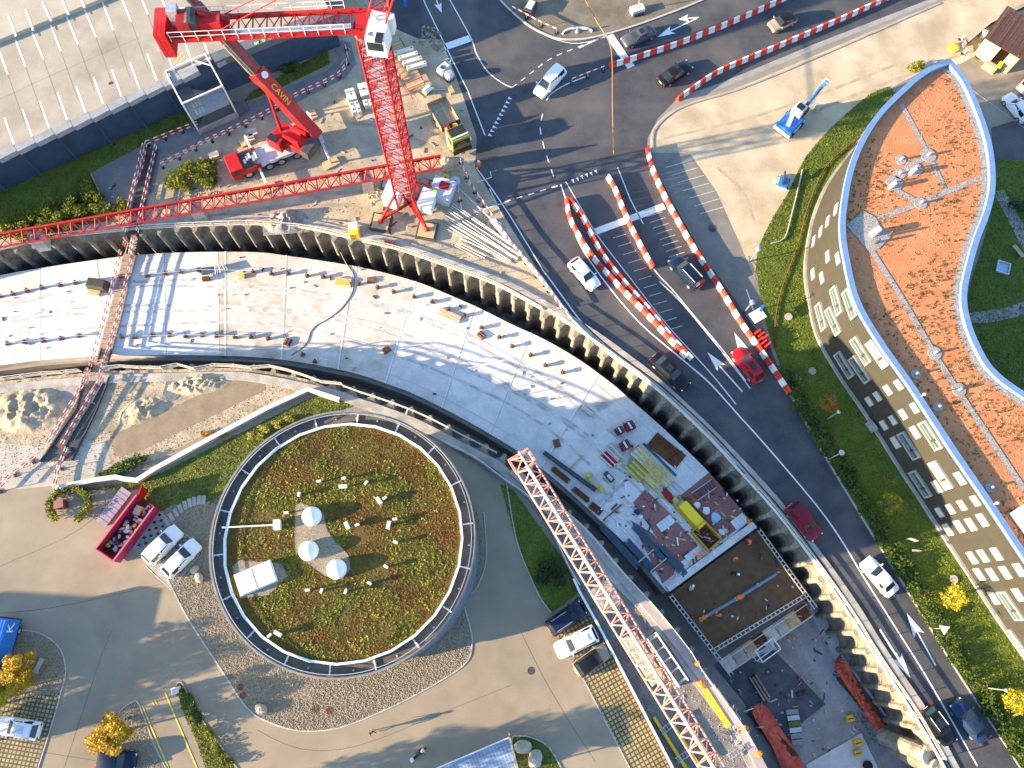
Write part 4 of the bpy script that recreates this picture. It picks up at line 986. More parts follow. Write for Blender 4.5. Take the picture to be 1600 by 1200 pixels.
for k in range(5): MB().box((-hx+2.1+.35*k, -.3+.25*(k % 3), 1.9), (.28, .5+.1*k, .25)).build('engine_part', galv if k % 2 else steel_w, mc)
MB().box((-hx+2.4, -1.2, 1.3), (2.6, .25, .8)).build('side_panel', red_p, mc); MB().box((-hx+2.4, 1.2, 1.3), (2.6, .25, .8)).build('side_panel', red_p, mc)
text_mesh('TCEVAS', .4, yellow_p, 'lettering', mc, Matrix.Translation((-hx+2.5, -1.2, 1.72)))
for wx in (-hx+1.9, -hx+4.5, -hx+6.0, -hx+8.0, -hx+9.5):
    for s in (-1, 1):
        w = MB().tube((wx, s*.95, .62), (wx, s*1.3, .62), .62, 18).build('wheel', rubber, mc)
        MB().tube((wx, s*1.29, .62), (wx, s*1.32, .62), .36, 14).build('rim', galv, w)
for wx in (-hx+3.3, hx-.9):
    for s in (-1, 1):
        og = MB().bar((wx, s*1.0, 1.0), (wx, s*3.7, 1.0), .28, .3).build('outrigger_beam', steel_w, mc)
        MB().tube((wx, s*3.6, .25), (wx, s*3.6, 1.2), .12, 8).build('jack', galv, og)
        MB().box((wx, s*3.6, .12), (1.9, 1.1, .22), .1).build('pad', wood_m, og)
MB().lathe([(1.05, 1.5), (1.05, 1.8)], 18, (hx-3.9, 0, 0)).build('slewing_ring', dark_steel, mc)
# upper works point along the boom
rot0 = math.atan2(md.y, md.x)
bb = P(482, 199, 3.4); bt = P(345, 52, 14.0); bl_ = Matrix.Rotation(-rot0, 4, 'Z')
B0 = bl_ @ Vector((bb.x-mcn.x, bb.y-mcn.y, 0)); B0.z = 3.4; B1 = bl_ @ Vector((bt.x-mcn.x, bt.y-mcn.y, 0)); B1.z = 14.0
bdir = (B1-B0).normalized(); bh = Vector((bdir.x, bdir.y, 0)).normalized(); bs = Vector((-bh.y, bh.x, 0)); ba = math.atan2(bh.y, bh.x)
sc = Vector((hx-3.9, 0, 0))
MB().box((sc.x, sc.y, 2.3), (4.4, 2.3, 1.0), ba).build('superstructure', red_p, mc, bevel=.06)
for s in (-1, 1):
    c = sc + bs*s*.75 - bh*.6; MB().box((c.x, c.y, 3.0), (2.2, .22, 1.4), ba).build('boom_bracket', red_p, mc)
c = sc - bh*2.6; MB().box((c.x, c.y, 2.4), (1.1, 2.5, 1.3), ba).build('counterweight', dark_steel, mc, bevel=.05)
c = sc + bs*1.55 + bh*1.2; oc = MB().box((c.x, c.y, 2.5), (1.9, .95, 1.6), ba, .92).build('operator_cab', red_dk, mc); MB().box((c.x+bh.x*.2, c.y+bh.y*.2, 3.32), (1.2, .7, .05), ba).build('roof_window', glass_d, oc)
c = sc - bs*1.3 - bh*.4; MB().box((c.x, c.y, 2.2), (2.2, .5, .8), ba).build('engine_cover', red_dk, mc)
def box_along(a, b, w, h): return MB().bar(a, b, w, h)
p1 = B0 + bdir*8.2; p2 = B0 + bdir*17; p3 = B0 + bdir*36
bm1 = box_along(B0 - bdir*1.4, p1, 1.4, 1.3).build('boom_base_section', red_p, mc)
box_along(p1 - bdir*.2, p2, 1.2, 1.05).build('boom_mid_section', mat('boom_grey', (.05,.045,.045), (.085,.08,.075), 1, .5), mc); box_along(p2 - bdir*.2, p3, 1.0, .9).build('boom_top_section', mat('boom_grey_2', (.12,.115,.11), None, 1, .5), mc)
upv = bs.cross(bdir).normalized(); upv = upv if upv.z > 0 else -upv
box_along(p1 + upv*.53, p2 + upv*.53, .5, .06).build('boom_red_stripe', red_p, mc)
box_along(p2 + upv*.46, p3 + upv*.46, .42, .06).build('boom_red_stripe', red_p, mc)
box_along(p1 - bdir*1.0, p1 + bdir*.1, 1.6, 1.5).build('boom_collar', red_p, mc)
MB().tube(p1 - bdir*.5 + upv*.75 - bs*.1, p1 - bdir*.5 + upv*.95 - bs*.1, .38, 14).build('hose_reel', steel_w, mc)
MB().tube(sc + bh*1.5 - bs*.0 + Vector((0, 0, 2.6)), B0 + bdir*6.5 - upv*.75, .2, 10).build('luffing_cylinder', red_dk, mc)
MB().tube(B0 + bdir*5.5 - upv*.6, B0 + bdir*8.4 - upv*.7, .13, 8).build('cylinder_rod', galv, mc)
for u0, u1 in ((8.5, 12.5), (12.8, 17)): MB().tube(B0 + bdir*u0 + bs*.75, B0 + bdir*u1 + bs*.75, .09, 6).build('rope_guide', wood_m, mc)
tm = Matrix.Identity(4)
X = -bdir; Y = -bs if False else upv.cross(X).normalized(); Z = upv
for i in range(3): tm[i][0], tm[i][1], tm[i][2] = X[i], Y[i], Z[i]
tm.translation = B0 + bdir*5.0 + upv*.67
text_mesh('CAVIN', .95, yellow_p, 'lettering', bm1, tm)
cab2 = MB(); cab2.tube(p2 + upv*.6, p3 + upv*.6, .04, 5); cab2.build('hoist_rope', dark_steel, mc)

# ================================================================ cars
def paint(name, c, rough=.28):
    return MATS.get('paint_'+name) or mat('paint_'+name, c, None, 1, rough, spec=.35, coat=.0)
lamp_m = mat('head_lamp', (.75,.76,.78), None, 1, .15, spec=.6); tail_m = mat('tail_lamp', (.45,.01,.012), None, 1, .2, spec=.6); plate_m = mat('number_plate', (.7,.7,.68), None, 1, .5)
KIND = {  # length, width, height, bonnet, windscreen foot, roof front, roof rear, rear glass foot (fractions from the front), belt height
 'hatch': (4.05, 1.76, 1.48, .0, .27, .42, .86, .965, .90), 'sedan': (4.65, 1.82, 1.45, .0, .29, .43, .74, .87, .90),
 'suv': (4.5, 1.86, 1.66, .0, .26, .40, .90, .975, 1.02), 'estate': (4.7, 1.83, 1.48, .0, .28, .42, .91, .975, .92), 'van': (4.5, 1.84, 1.78, .0, .20, .36, .93, .985, 1.05), 'coupe': (4.4, 1.8, 1.36, .0, .31, .45, .68, .88, .86)}
def car(px_f, px_r, kind, body, label, roofm=None, rails=None, loc_z=0.0, grp='cars', cat='car', top=None):
    L, Wd, Hh, _, wf, rf_, rr_, rg, belt = KIND[kind]
    a, b = P(*px_f, .7), P(*px_r, .7); c = (a+b)/2; d = a-b
    L = max(min(d.length, L*1.1), L*.92)
    t = thing('car' if cat == 'car' else cat, label, cat, (c.x, c.y, loc_z), math.atan2(d.y, d.x), grp)
    hw = Wd/2
    # lower body: stations along x (front = +), half width, sill z, top z
    st = [(.5, .66, .34, .62), (.485, .80, .24, .70), (.44, .93, .20, .78), (.36, .985, .19, belt*.93), (.5-wf, 1.0, .19, belt), (0, 1.0, .19, belt), (.5-rg, .985, .19, belt*1.0), (-.455, .94, .21, belt*.97), (-.488, .84, .27, belt*.9), (-.5, .70, .36, belt*.78)]
    if kind in ('sedan', 'coupe'): st[-3] = (-.44, .95, .20, belt*.97)
    vs = []; n = 10
    for x, w, z0, z1 in st:
        w *= hw
        zm = z0 + (z1-z0)*.55
        vs += [(x*L, -w*.55, z0), (x*L, -w*.93, z0+.05), (x*L, -w, zm), (x*L, -w*.955, z1-.09), (x*L, -w*.80, z1), (x*L, w*.80, z1), (x*L, w*.955, z1-.09), (x*L, w, zm), (x*L, w*.93, z0+.05), (x*L, w*.55, z0)]
    fs = []
    for k in range(len(st)-1):
        for i in range(n): j = (i+1) % n; fs.append((k*n+i, k*n+j, (k+1)*n+j, (k+1)*n+i))
    fs += [tuple(range(n-1, -1, -1)), tuple(range((len(st)-1)*n, len(st)*n))]
    bd = MB().add(vs, fs).build('body', body, t, sm=True)
    # cabin: belt ring to roof ring
    x0, x1, x2, x3 = (.5-wf)*L, (.5-rf_)*L, (.5-rr_)*L, (.5-rg)*L
    wb, wt = hw*.92, hw*.72; zb, zt = belt-.03, Hh
    nb = 5
    rv = []; m = 7
    for i in range(m):                                       # roof, slightly crowned and rounded
        f = i/(m-1); x = x1 + (x2-x1)*f; cz = zt - .09*(2*f-1)**2; wk = wt*(1 - .06*(2*f-1)**2)
        rv += [(x, -wk, cz-.05), (x, -wk*.6, cz), (x, 0, cz+.012), (x, wk*.6, cz), (x, wk, cz-.05)]
    rfaces = [(k*5+i, (k+1)*5+i, (k+1)*5+i+1, k*5+i+1) for k in range(m-1) for i in range(4)]
    ro = MB().add(rv, rfaces).build('roof', top or body, t, sm=True)
    F0, F1 = rv[0], rv[4]; R0, R1 = rv[-5], rv[-1]
    def quad(name, q, mm, par=t, off=0.0):
        return MB().add(q, [(0,1,2,3)]).build(name, mm, par)
    def lerp(a, b, f): return tuple(a[i] + (b[i]-a[i])*f for i in range(3))
    bF0, bF1 = (x0, -wb*.9, zb), (x0, wb*.9, zb); bR0, bR1 = (x3, -wb*.9, zb), (x3, wb*.9, zb)
    # pillars shell (body colour) just behind the glass
    sh = MB(); sh.add([bF0, bF1, F1, F0, bR0, bR1, R1, R0, (x1, -wb, zb), (x1, wb, zb), (x2, -wb, zb), (x2, wb, zb)], [(0,3,2,1), (4,5,6,7), (0,8,3), (8,10,7,3), (10,4,7), (1,2,9), (9,2,6,11), (11,6,5)])
    sh.build('pillars', top or body, t)
    def glassq(name, a, b, c, d, mrg, off):
        P4 = [Vector(v) for v in (a, b, c, d)]; cen = sum(P4, Vector())/4; nn = (P4[1]-P4[0]).cross(P4[3]-P4[0]).normalized()
        if nn.dot(cen - Vector((0, 0, .6))) < 0: nn = -nn
        Q = [cen + (v-cen)*(1-mrg) + nn*off for v in P4]
        return MB().add(Q, [(0,1,2,3)]).build(name, glass_d, t)
    glassq('windscreen', bF0, bF1, F1, F0, .10, .012)
    glassq('rear_window', bR0, R0, R1, bR1, .14, .012)
    for s, A, B, Cc, D in ((-1, (x1-.0, -wb, zb), (x2, -wb, zb), R0, F0), (1, (x1, wb, zb), (x2, wb, zb), R1, F1)):
        A_, B_ = lerp((x0, s*wb*.9, zb), A, .45), B
        mid0, mid1 = lerp(A_, B_, .52), lerp(D, Cc, .47)
        glassq('side_window', A_, mid0, mid1, D, .14, .012); glassq('side_window', mid0, B_, Cc, mid1, .14, .012)
    for s in (-1, 1):
        MB().box((x0-.12*L/4, s*(hw+.08), belt+.04), (.12, .2, .13)).build('mirror', body, t)
        MB().box((.475*L, s*hw*.60, .64), (.14, .34, .12), s*-.35).build('headlight', lamp_m, t)
        MB().box((-.488*L, s*hw*.66, belt*.80), (.1, .30, .16), s*.2).build('taillight', tail_m, t)
        for wx in (.5-.185, -.5+.19):
            w = MB().tube((wx*L, s*(hw-.20), .32), (wx*L, s*(hw+.005), .32), .32, 16).build('wheel', rubber, t)
            MB().tube((wx*L, s*(hw-.01), .32), (wx*L, s*(hw+.012), .32), .21, 12).build('rim', galv, w)
    MB().box((.497*L, 0, .42), (.05, 1.0, .18)).build('grille', black_p, t)
    MB().box((-.502*L, 0, .62), (.03, .52, .11)).build('number_plate', plate_m, t)
    if rails:
        for s in (-1, 1): MB().bar((x1-.15, s*wt*.86, zt+.05), (x2+.1, s*wt*.86, zt+.03), .05, .05).build('roof_rail', rails, t)
    if roofm: 
        MB().add([(x1-.25, -wt*.55, zt+.016), (x1-.25, wt*.55, zt+.016), (x2+.6, wt*.5, zt+.02), (x2+.6, -wt*.5, zt+.02)], [(0,1,2,3)]).build('sunroof', roofm, t)
    # soft line between bonnet and windscreen
    return t
W_ = paint('white', (.74,.745,.75)); K_ = paint('black', (.008,.009,.011)); NV = paint('navy', (.006,.015,.042)); GY = paint('grey', (.07,.076,.09), .25); RD = paint('red', (.42,.008,.014)); DR = paint('dark_red', (.17,.006,.022)); BL = paint('blue', (.012,.032,.08)); SV = paint('silver', (.45,.48,.53), .22); CH = paint('champagne', (.30,.25,.17), .25)
G1, G2 = 'cars on the road', 'parked cars'
car((836,152),(881,103), 'van', W_, 'white people carrier turning at the junction', grp=G1)
car((974,66),(1023,45), 'sedan', GY, 'grey saloon car waiting behind the white stop line at the top', glass_d, grp=G1)
car((1078,99),(1032,128), 'coupe', K_, 'black car driving away between the two top barrier rows', grp=G1)
car((1204,42),(1241,25), 'hatch', CH, 'small beige car with black roof near the top barrier row', top=K_, grp=G1)
car((932,449),(894,406), 'hatch', W_, 'white hatchback beside the double red and white barrier row', grp=G1)
car((1051,402),(1094,448), 'suv', NV, 'dark blue SUV with silver roof rails beside the long barrier row', rails=steel_w, grp=G1)
car((1073,605),(1022,555), 'sedan', K_, 'black saloon car just past the end of the double barrier row', glass_d, grp=G1)
car((1150,545),(1189,595), 'hatch', RD, 'bright red hatchback on the right lane beside the barrier row', roofm=glass_d, grp=G1)
car((1278,840),(1235,788), 'suv', DR, 'dark red car in the left lane beside the trench', grp=G1)
car((1353,876),(1396,926), 'sedan', W_, 'white saloon car on the right lane beside the hedge', grp=G1)
car((1488,1162),(1447,1106), 'hatch', K_, 'black car with silver roof rails in the left lane at the bottom', glass_d, steel_w, grp=G1)
car((1493,1097),(1539,1156), 'sedan', BL, 'blue saloon car in the right lane at the bottom', glass_d, grp=G1)
car((279,826),(228,877), 'suv', W_, 'white car parked nearest the magenta skip', grp=G2)
car((308,847),(257,898), 'hatch', W_, 'white car with roof rails parked beside the round building', rails=SV, grp=G2)
car((911,948),(858,984), 'suv', NV, 'dark blue SUV with roof rails parked next to the lawn', rails=galv, grp=G2)
car((869,1019),(932,988), 'estate', W_, 'white estate car parked between two dark cars', roofm=SV, grp=G2)
car((950,1013),(900,1050), 'hatch', CH, 'beige hatchback with black roof parked on the grass pavers', top=K_, grp=G2)
car((-3,1132),(62,1143), 'hatch', W_, 'white hatchback parked at the left edge', roofm=SV, grp=G2)
car((211,1190),(152,1186), 'hatch', NV, 'dark blue car parked under the round yellow tree', grp=G2)
car((1574,147),(1607,188), 'hatch', W_, 'white car parked in the yard at the right edge', grp=G2)

# ---- flatbed truck with loading crane, and its trailer
def wheels(t, xs, hw, r, wd=.3):
    for wx in xs:
        for s in (-1, 1):
            w = MB().tube((wx, s*(hw-wd), r), (wx, s*hw, r), r, 16).build('wheel', rubber, t)
            MB().tube((wx, s*(hw-.01), r), (wx, s*(hw+.015), r), r*.55, 12).build('rim', galv, w)
a, b = P(722, 228, 1.5), P(682, 158, 1.5); d = a-b; c = (a+b)/2; L = d.length
tk = thing('flatbed_truck', 'flatbed truck with yellow and black cab and wooden load bed', 'truck', (c.x, c.y, 0), math.atan2(d.y, d.x))
MB().box((0, 0, .75), (L-.3, 1.0, .4)).build('chassis', dark_steel, tk); wheels(tk, (L/2-1.0, -L/2+1.2, -L/2+2.4), 1.2, .5)
MB().box((-L/2+2.0, 0, 1.15), (4.0, 2.45, .2)).build('load_bed', wood_m, tk)
for k in range(7): MB().box((-L/2+2.0, -1.05+k*.35, 1.27), (3.9, .33, .05)).build('plank', varied('bed_plank', [(.32,.26,.17), (.42,.34,.22), (.27,.22,.16)]) if k == 0 else bpy.data.materials['bed_plank'], tk)
for s in (-1, 1): MB().box((-L/2+2.0, s*1.22, 1.5), (4.0, .07, .6)).build('side_board', mat('orange_brown_board', (.40,.20,.10), (.5,.28,.15), 2, .7) if s < 0 else MATS['orange_brown_board'], tk)
MB().box((-L/2+.02, 0, 1.5), (.07, 2.45, .6)).build('tailboard', MATS['orange_brown_board'], tk); MB().box((-L/2+4.02, 0, 1.7), (.1, 2.45, 1.1)).build('headboard', dark_steel, tk)
olive_p = mat('olive_yellow_paint', (.22,.19,.03), (.30,.26,.04), 1, .4)
cb = MB().box((L/2-1.05, 0, 1.75), (2.0, 2.4, 2.1), 0, .95).build('cab', olive_p, tk, bevel=.06)
MB().box((L/2-1.25, 0, 2.83), (1.3, 1.9, .06)).build('cab_roof', black_p, cb); MB().box((L/2-.5, 0, 2.86), (.16, 2.2, .14)).build('light_bar', white_p, cb)
MB().box((L/2-.02, 0, 2.0), (.08, 2.1, .8)).build('windscreen', glass_d, cb); MB().box((L/2+.05, 0, .7), (.3, 2.4, .5)).build('bumper', black_p, cb)
for s in (-1, 1): MB().box((L/2-.9, s*1.21, 2.1), (.9, .05, .6)).build('side_window', glass_d, cb)
MB().box((L/2-2.4, -.7, 1.9), (.6, .6, 1.4)).build('crane_pillar', red_p, tk); MB().bar((L/2-2.4, -.9, 2.6), (L/2-.6, -1.5, 1.6), .25).build('crane_arm', steel_w, tk)
MB().lathe([(.3, 0), (.34, .1), (.3, .2)], 12, (L/2-2.4, .3, 2.2)).build('hose_coil', yellow_p, tk)
a, b = P(648, 130, 1.0), P(616, 72, 1.0); d = a-b; c = (a+b)/2; L = d.length+1.2
tl = thing('flatbed_trailer', 'orange flatbed trailer loaded with white concrete beams', 'trailer', (c.x, c.y, 0), math.atan2(d.y, d.x))
wheels(tl, (-.6, .6, -L/2+1), 1.2, .42); MB().box((0, 0, .85), (L, 2.3, .22)).build('deck', MATS['orange_brown_board'], tl)
for k in range(9): MB().box((-L/2+.4+k*(L-.8)/8, 0, .99), (.3, 2.25, .06)).build('cross_plank', bpy.data.materials['bed_plank'], tl)
for s in (-1, 1): MB().bar((-L/2-.4, s*1.15, .9), (L/2+1.2*(s < 0), s*1.15, .9), .12).build('side_rail', mat('trailer_red', (.40,.07,.03), None, 1, .5) if s < 0 else MATS['trailer_red'], tl)
for k in range(4):
    q = P(631, 79, 1.4).lerp(P(651, 102, 1.4), k/3)
    o = thing('concrete_beam', ('topmost white concrete beam on the trailer', 'second white concrete beam from the top on the trailer', 'third white concrete beam from the top on the trailer', 'lowest white concrete beam on the trailer with lifting holes')[k], 'beam', (q.x, q.y, 1.02), R(20), 'concrete beams on the trailer')
    MB().box((0, 0, .25), (2.5, .5, .5)).build('body', concrete_m if False else mat('white_concrete', (.56,.52,.45), (.63,.59,.52), 2, .85) if k == 0 else MATS['white_concrete'], o, bevel=.03)
    for s in (-1, 1): MB().lathe([(.1, .5), (.1, .53)], 8, (s*1.0, 0, 0)).build('lifting_eye', dark_steel, o)
# ---- blue truck at the left edge
bt_ = thing('blue_box_truck', 'blue box truck with a white letter K at the left edge', 'truck', P(10, 1010, 0), R(-97))
MB().box((0, 0, .6), (5.6, 2.1, .3)).build('chassis', dark_steel, bt_); wheels(bt_, (1.9, -1.6), 1.1, .42)
bx_ = MB().box((-.55, 0, 1.95), (4.2, 2.3, 2.3)).build('box_body', blue_p, bt_, bevel=.05)
for k in range(8): MB().box((-.55, -.95+k*.27, 3.115), (4.0, .06, .03)).build('roof_rib', blue_p, bx_)
MB().box((2.35, 0, 1.3), (1.5, 2.0, 1.6), 0, .9).build('cab', mat('dark_blue_paint', (.01,.03,.14), None, 1, .3), bt_, bevel=.08); MB().box((3.03, 0, 1.6), (.2, 1.7, .6)).build('windscreen', glass_d, bt_)
tmx = Matrix(((1,0,0,-1.7), (0,0,-1,0), (0,1,0,2.15), (0,0,0,1))); tmx = Matrix.Translation((-1.9, 1.165, 2.2)) @ Matrix.Rotation(R(90), 4, 'X') @ Matrix.Rotation(R(180), 4, 'Y')
text_mesh('K', 1.5, white_p, 'letter', bx_, tmx)
for s in (-1, 1): MB().box((2.7, s*1.2, 1.5), (.12, .25, .3)).build('mirror', black_p, bt_)
# ---- orange and white van corner, right edge
vn = thing('service_van', 'white service van with orange stripe at the right edge of the yard', 'van', P(1612, 132, 0), R(-140))
MB().box((0, 0, 1.2), (5.0, 1.95, 1.7), 0, .93).build('body', W_, vn, bevel=.12); wheels(vn, (1.6, -1.5), .98, .34, .22)
MB().box((.0, -.98, 1.0), (3.5, .03, .5)).build('stripe', orange_p, vn); MB().box((2.3, 0, 1.75), (.5, 1.6, .5)).build('windscreen', glass_d, vn); MB().box((1.6, 0, 2.06), (1.0, .9, .04)).build('roof_panel', orange_p, vn)
# ---- scooter with rider
sc_ = thing('motor_scooter', 'white motor scooter riding across the car park near the bottom edge', 'scooter', P(655, 1177, 0), R(38))
MB().box((-.25, 0, .55), (.95, .34, .4), 0, .7).build('rear_body', white_p, sc_, bevel=.08); MB().box((.5, 0, .65), (.3, .42, .75), 0, .6).build('front_shield', white_p, sc_, bevel=.06); MB().box((.15, 0, .3), (.5, .36, .08)).build('footboard', black_p, sc_)
MB().box((-.3, 0, .8), (.7, .3, .1)).build('seat', black_p, sc_, bevel=.03)
for wx in (-.6, .65): MB().tube((wx, -.06, .25), (wx, .06, .25), .25, 14).build('wheel', rubber, sc_)
MB().tube((.5, -.35, 1.05), (.5, .35, 1.05), .025, 6).build('handlebar', dark_steel, sc_); MB().box((-.75, 0, .9), (.35, .36, .3)).build('top_case', white_p, sc_, bevel=.04)
# ================================================================ red and white traffic barriers
bar_red = mat('barrier_red', (.60,.035,.02), (.68,.06,.035), 2, .5, fine=.1); bar_white = mat('barrier_white', (.66,.65,.62), (.74,.73,.70), 2, .55, fine=.08)
def barrier_mesh(L):
    mb = MB(); prof = [(-.26, 0), (-.26, .12), (-.13, .32), (-.10, .82), (.10, .82), (.13, .32), (.26, .12), (.26, 0)]; n = len(prof)
    vs = [(-L/2, y, z) for y, z in prof] + [(L/2, y, z) for y, z in prof]
    mb.add(vs, [(i, (i+1) % n, n+(i+1) % n, n+i) for i in range(n)] + [tuple(range(n-1, -1, -1)), tuple(range(n, 2*n))])
    return mb
BSTEP = .93; bR = barrier_mesh(BSTEP-.05); _r = bR.build('traffic_barrier', bar_red); _w = barrier_mesh(BSTEP-.05).build('traffic_barrier', bar_white); first = {id(_r): 1, id(_w): 1}
ORD = lambda n: str(n) + ('th' if 10 <= n % 100 <= 20 else {1: 'st', 2: 'nd', 3: 'rd'}.get(n % 10, 'th'))
def barrier_row(pts, where, end, wstart=0):
    pl = smooth(PP(pts), 4); cnt = {'red': 0, 'white': 0}
    for i, (p, d) in enumerate(resample(pl, BSTEP)):
        src, cn = ((_r, 'red') if (i+wstart) % 2 == 0 else (_w, 'white'))
        if first[id(src)]: o = src; first[id(src)] = 0
        else: o = src.copy(); C.objects.link(o)
        o.location = (p.x, p.y, .03); o.rotation_euler = (0, 0, math.atan2(d.y, d.x) + random.uniform(-.03, .03))
        cnt[cn] += 1
        T(o, '%s %s barrier from the %s in the %s' % (ORD(cnt[cn]), cn, end, where), 'barrier', 'barriers in the ' + where)
barrier_row([(957,104),(1000,90),(1060,70),(1130,42),(1190,16),(1250,-12)], 'row below the grey saloon', 'stop line')
barrier_row([(1062,154),(1085,138),(1120,115),(1170,93),(1230,68),(1290,42),(1340,20),(1400,-8)], 'row beside the sandy yard', 'lower left')
barrier_row([(886,318),(890,340),(900,362),(920,395),(945,425),(975,457),(1010,492),(1045,530),(1074,562)], 'left arm of the double row', 'top')
barrier_row([(893,318),(905,333),(915,350),(930,380),(950,412),(980,448),(1015,487),(1050,530),(1078,560)], 'right arm of the double row', 'top')
barrier_row([(952,282),(962,300),(972,325),(985,355),(1002,388),(1020,420)], 'short middle row', 'top', 1)
barrier_row([(1012,238),(1018,262),(1030,292),(1052,335),(1085,392),(1120,445),(1160,510),(1195,560),(1230,612)], 'long row reaching the hedge', 'top')
for i, (x, y, a) in enumerate([(1180,522,.5),(1186,526,.5),(1192,530,.5),(1184,534,.55),(1190,538,.5),(1196,542,.5)]):
    o = _r.copy(); C.objects.link(o); p = P(x, y, 0); o.location = (p.x, p.y, .03); o.rotation_euler = (0, 0, R(35)+a*.1)
    T(o, '%s red barrier from the top left in the spare pile beside the hedge' % ORD(i+1), 'barrier', 'spare barriers beside the hedge')
# red and white plank barriers and tape fences
rw_red = mat('plank_red', (.55,.05,.04), None, 1, .6); rw_white = mat('plank_white', (.74,.72,.69), None, 1, .6)
def plank_fence(name, label, pts, h=1.0, span=.5, cat='fence', n=3, rows=(.45, .95), posts=2.2, w=.16, group=None):
    pl = smooth(PP(pts), n) if n else PP(pts); t = thing(name, label, cat, (pl[0].x, pl[0].y, 0), 0, group); o0 = Vector((pl[0].x, pl[0].y, 0))
    for r_ in rows:
        rs = resample(pl, span)
        for i in range(len(rs)-1):
            a, b = rs[i][0]-o0, rs[i+1][0]-o0; a.z = b.z = r_
            MB().bar(a, b, .05, w).build('plank', rw_red if i % 2 else rw_white, t)
    for p, d in resample(pl, posts):
        q = p-o0; MB().box((q.x, q.y, h/2), (.07, .07, h)).build('post', galv, t); MB().box((q.x, q.y, .06), (.5, .3, .12), math.atan2(d.y, d.x)+1.57).build('foot', black_p, t)
    return t
plank_fence('plank_fence', 'red and white plank fence along the footpath below the parking structure', [(232,228),(290,205),(312,197)], n=0)
plank_fence('plank_fence', 'red and white plank fence between the footpath and the mobile crane', [(255,262),(300,238),(330,222),(400,190),(440,168),(470,150),(530,122),(545,95),(540,75)], n=2)
plank_fence('plank_fence', 'short red and white fence running down from the footpath corner', [(232,228),(226,262),(215,292)], n=0)
plank_fence('plank_fence', 'red and white plank fence between the steel bars and the road', [(720,255),(735,290),(755,320),(775,350),(800,385),(830,420),(862,462),(880,490)], n=2)
plank_fence('plank_fence', 'short red and white fence beside the drum at the crane foot', [(713,290),(718,310),(722,332)], n=0)
plank_fence('plank_fence', 'red and white tape fence beside the lower end of the footbridge', [(90,765),(95,735),(110,700)], n=0)
plank_fence('plank_fence', 'red and white tape fence at the left end of the car park', [(0,768),(20,745),(65,712)], n=0)
plank_fence('plank_fence', 'dark red and white barrier bar beside the white people carrier', [(893,130),(945,110)], rows=(.9,), n=0)
plank_fence('plank_fence', 'red and white plank fence by the corner of the curved building', [(1500,62),(1503,80),(1508,100)], n=0)
plank_fence('plank_fence', 'red and white bar on the traffic island at the top edge', [(800,18),(845,42),(872,54)], rows=(.9,), n=0)

# ================================================================ trench edge rails
def edge_rail(name, label, pts, inset_=0.0, m=steel_w, h=1.05, n=3, step=2.05, wobble=0, rows=(.55, 1.05), board=True):
    pl = smooth(PP(pts), n); t = thing(name, label, 'railing', (pl[0].x, pl[0].y, 0)); o0 = Vector((pl[0].x, pl[0].y, 0)); rr = random.Random(len(pts))
    ps = [(p-o0) + Vector((rr.uniform(-wobble, wobble), rr.uniform(-wobble, wobble), 0)) for p, d in resample(pl, step)]
    for p in ps: MB().box((p.x, p.y, h/2+.05), (.07, .07, h)).build('post', m, t)
    for a, b in zip(ps[:-1], ps[1:]):
        for z in rows: MB().bar((a.x, a.y, z+.05), (b.x, b.y, z+.05), .05, .13).build('rail', m, t)
        if board: MB().bar((a.x, a.y, .22), (b.x, b.y, .22), .04, .2).build('toe_board', m, t)
    return t
timber_pale = mat('pale_rail_timber', (.46,.41,.33), (.58,.53,.45), 3, .85, fine=.15)
off = lambda pts, dx, dy: [(x+dx, y+dy) for x, y in pts]
edge_rail('trench_railing', 'pale timber railing along the upper left edge of the trench', off([(-60,406),(0,392),(75,374),(190,362),(250,357),(375,352),(430,354),(487,360),(560,378)], 2, 0), m=timber_pale)
edge_rail('trench_railing', 'pale railing along the trench edge below the tower crane', off([(566,380),(612,390),(650,402),(720,427),(775,448),(850,489)], 1, -1), m=timber_pale)
edge_rail('trench_railing', 'timber railing on the trench edge beside the curved road', [(857,488),(908,523),(940,545),(980,575),(1005,593),(1055,638),(1105,686),(1155,738)], m=timber_pale, board=False)
edge_rail('trench_railing', 'timber railing on the sunlit lower right edge of the trench', [(1160,744),(1206,794),(1256,858),(1288,900),(1327,956),(1362,1013),(1397,1066),(1432,1118),(1470,1185)], m=timber_pale, board=False)
edge_rail('trench_railing', 'crooked pale plank railing along the lower left edge of the trench', [(-20,597),(0,594),(75,586),(135,580)], m=timber_pale, wobble=.1)
edge_rail('trench_railing', 'zigzag pale plank railing between footbridge and round building', [(165,577),(220,577),(280,573),(317,579),(347,571),(400,575),(440,580),(475,590),(535,604)], m=timber_pale, wobble=.25)
edge_rail('trench_railing', 'railing on the trench edge above the round building', [(538,606),(565,616),(605,629),(662,651),(720,681),(775,709),(800,726)], m=timber_pale, board=False)
edge_rail('trench_railing', 'pale railing on the trench edge beneath the faded crane jib', [(862,783),(912,826),(955,876),(980,905),(1010,936),(1055,990),(1080,1023),(1095,1049),(1140,1110),(1165,1146),(1185,1184)], m=timber_pale, rows=(.5,1.0))

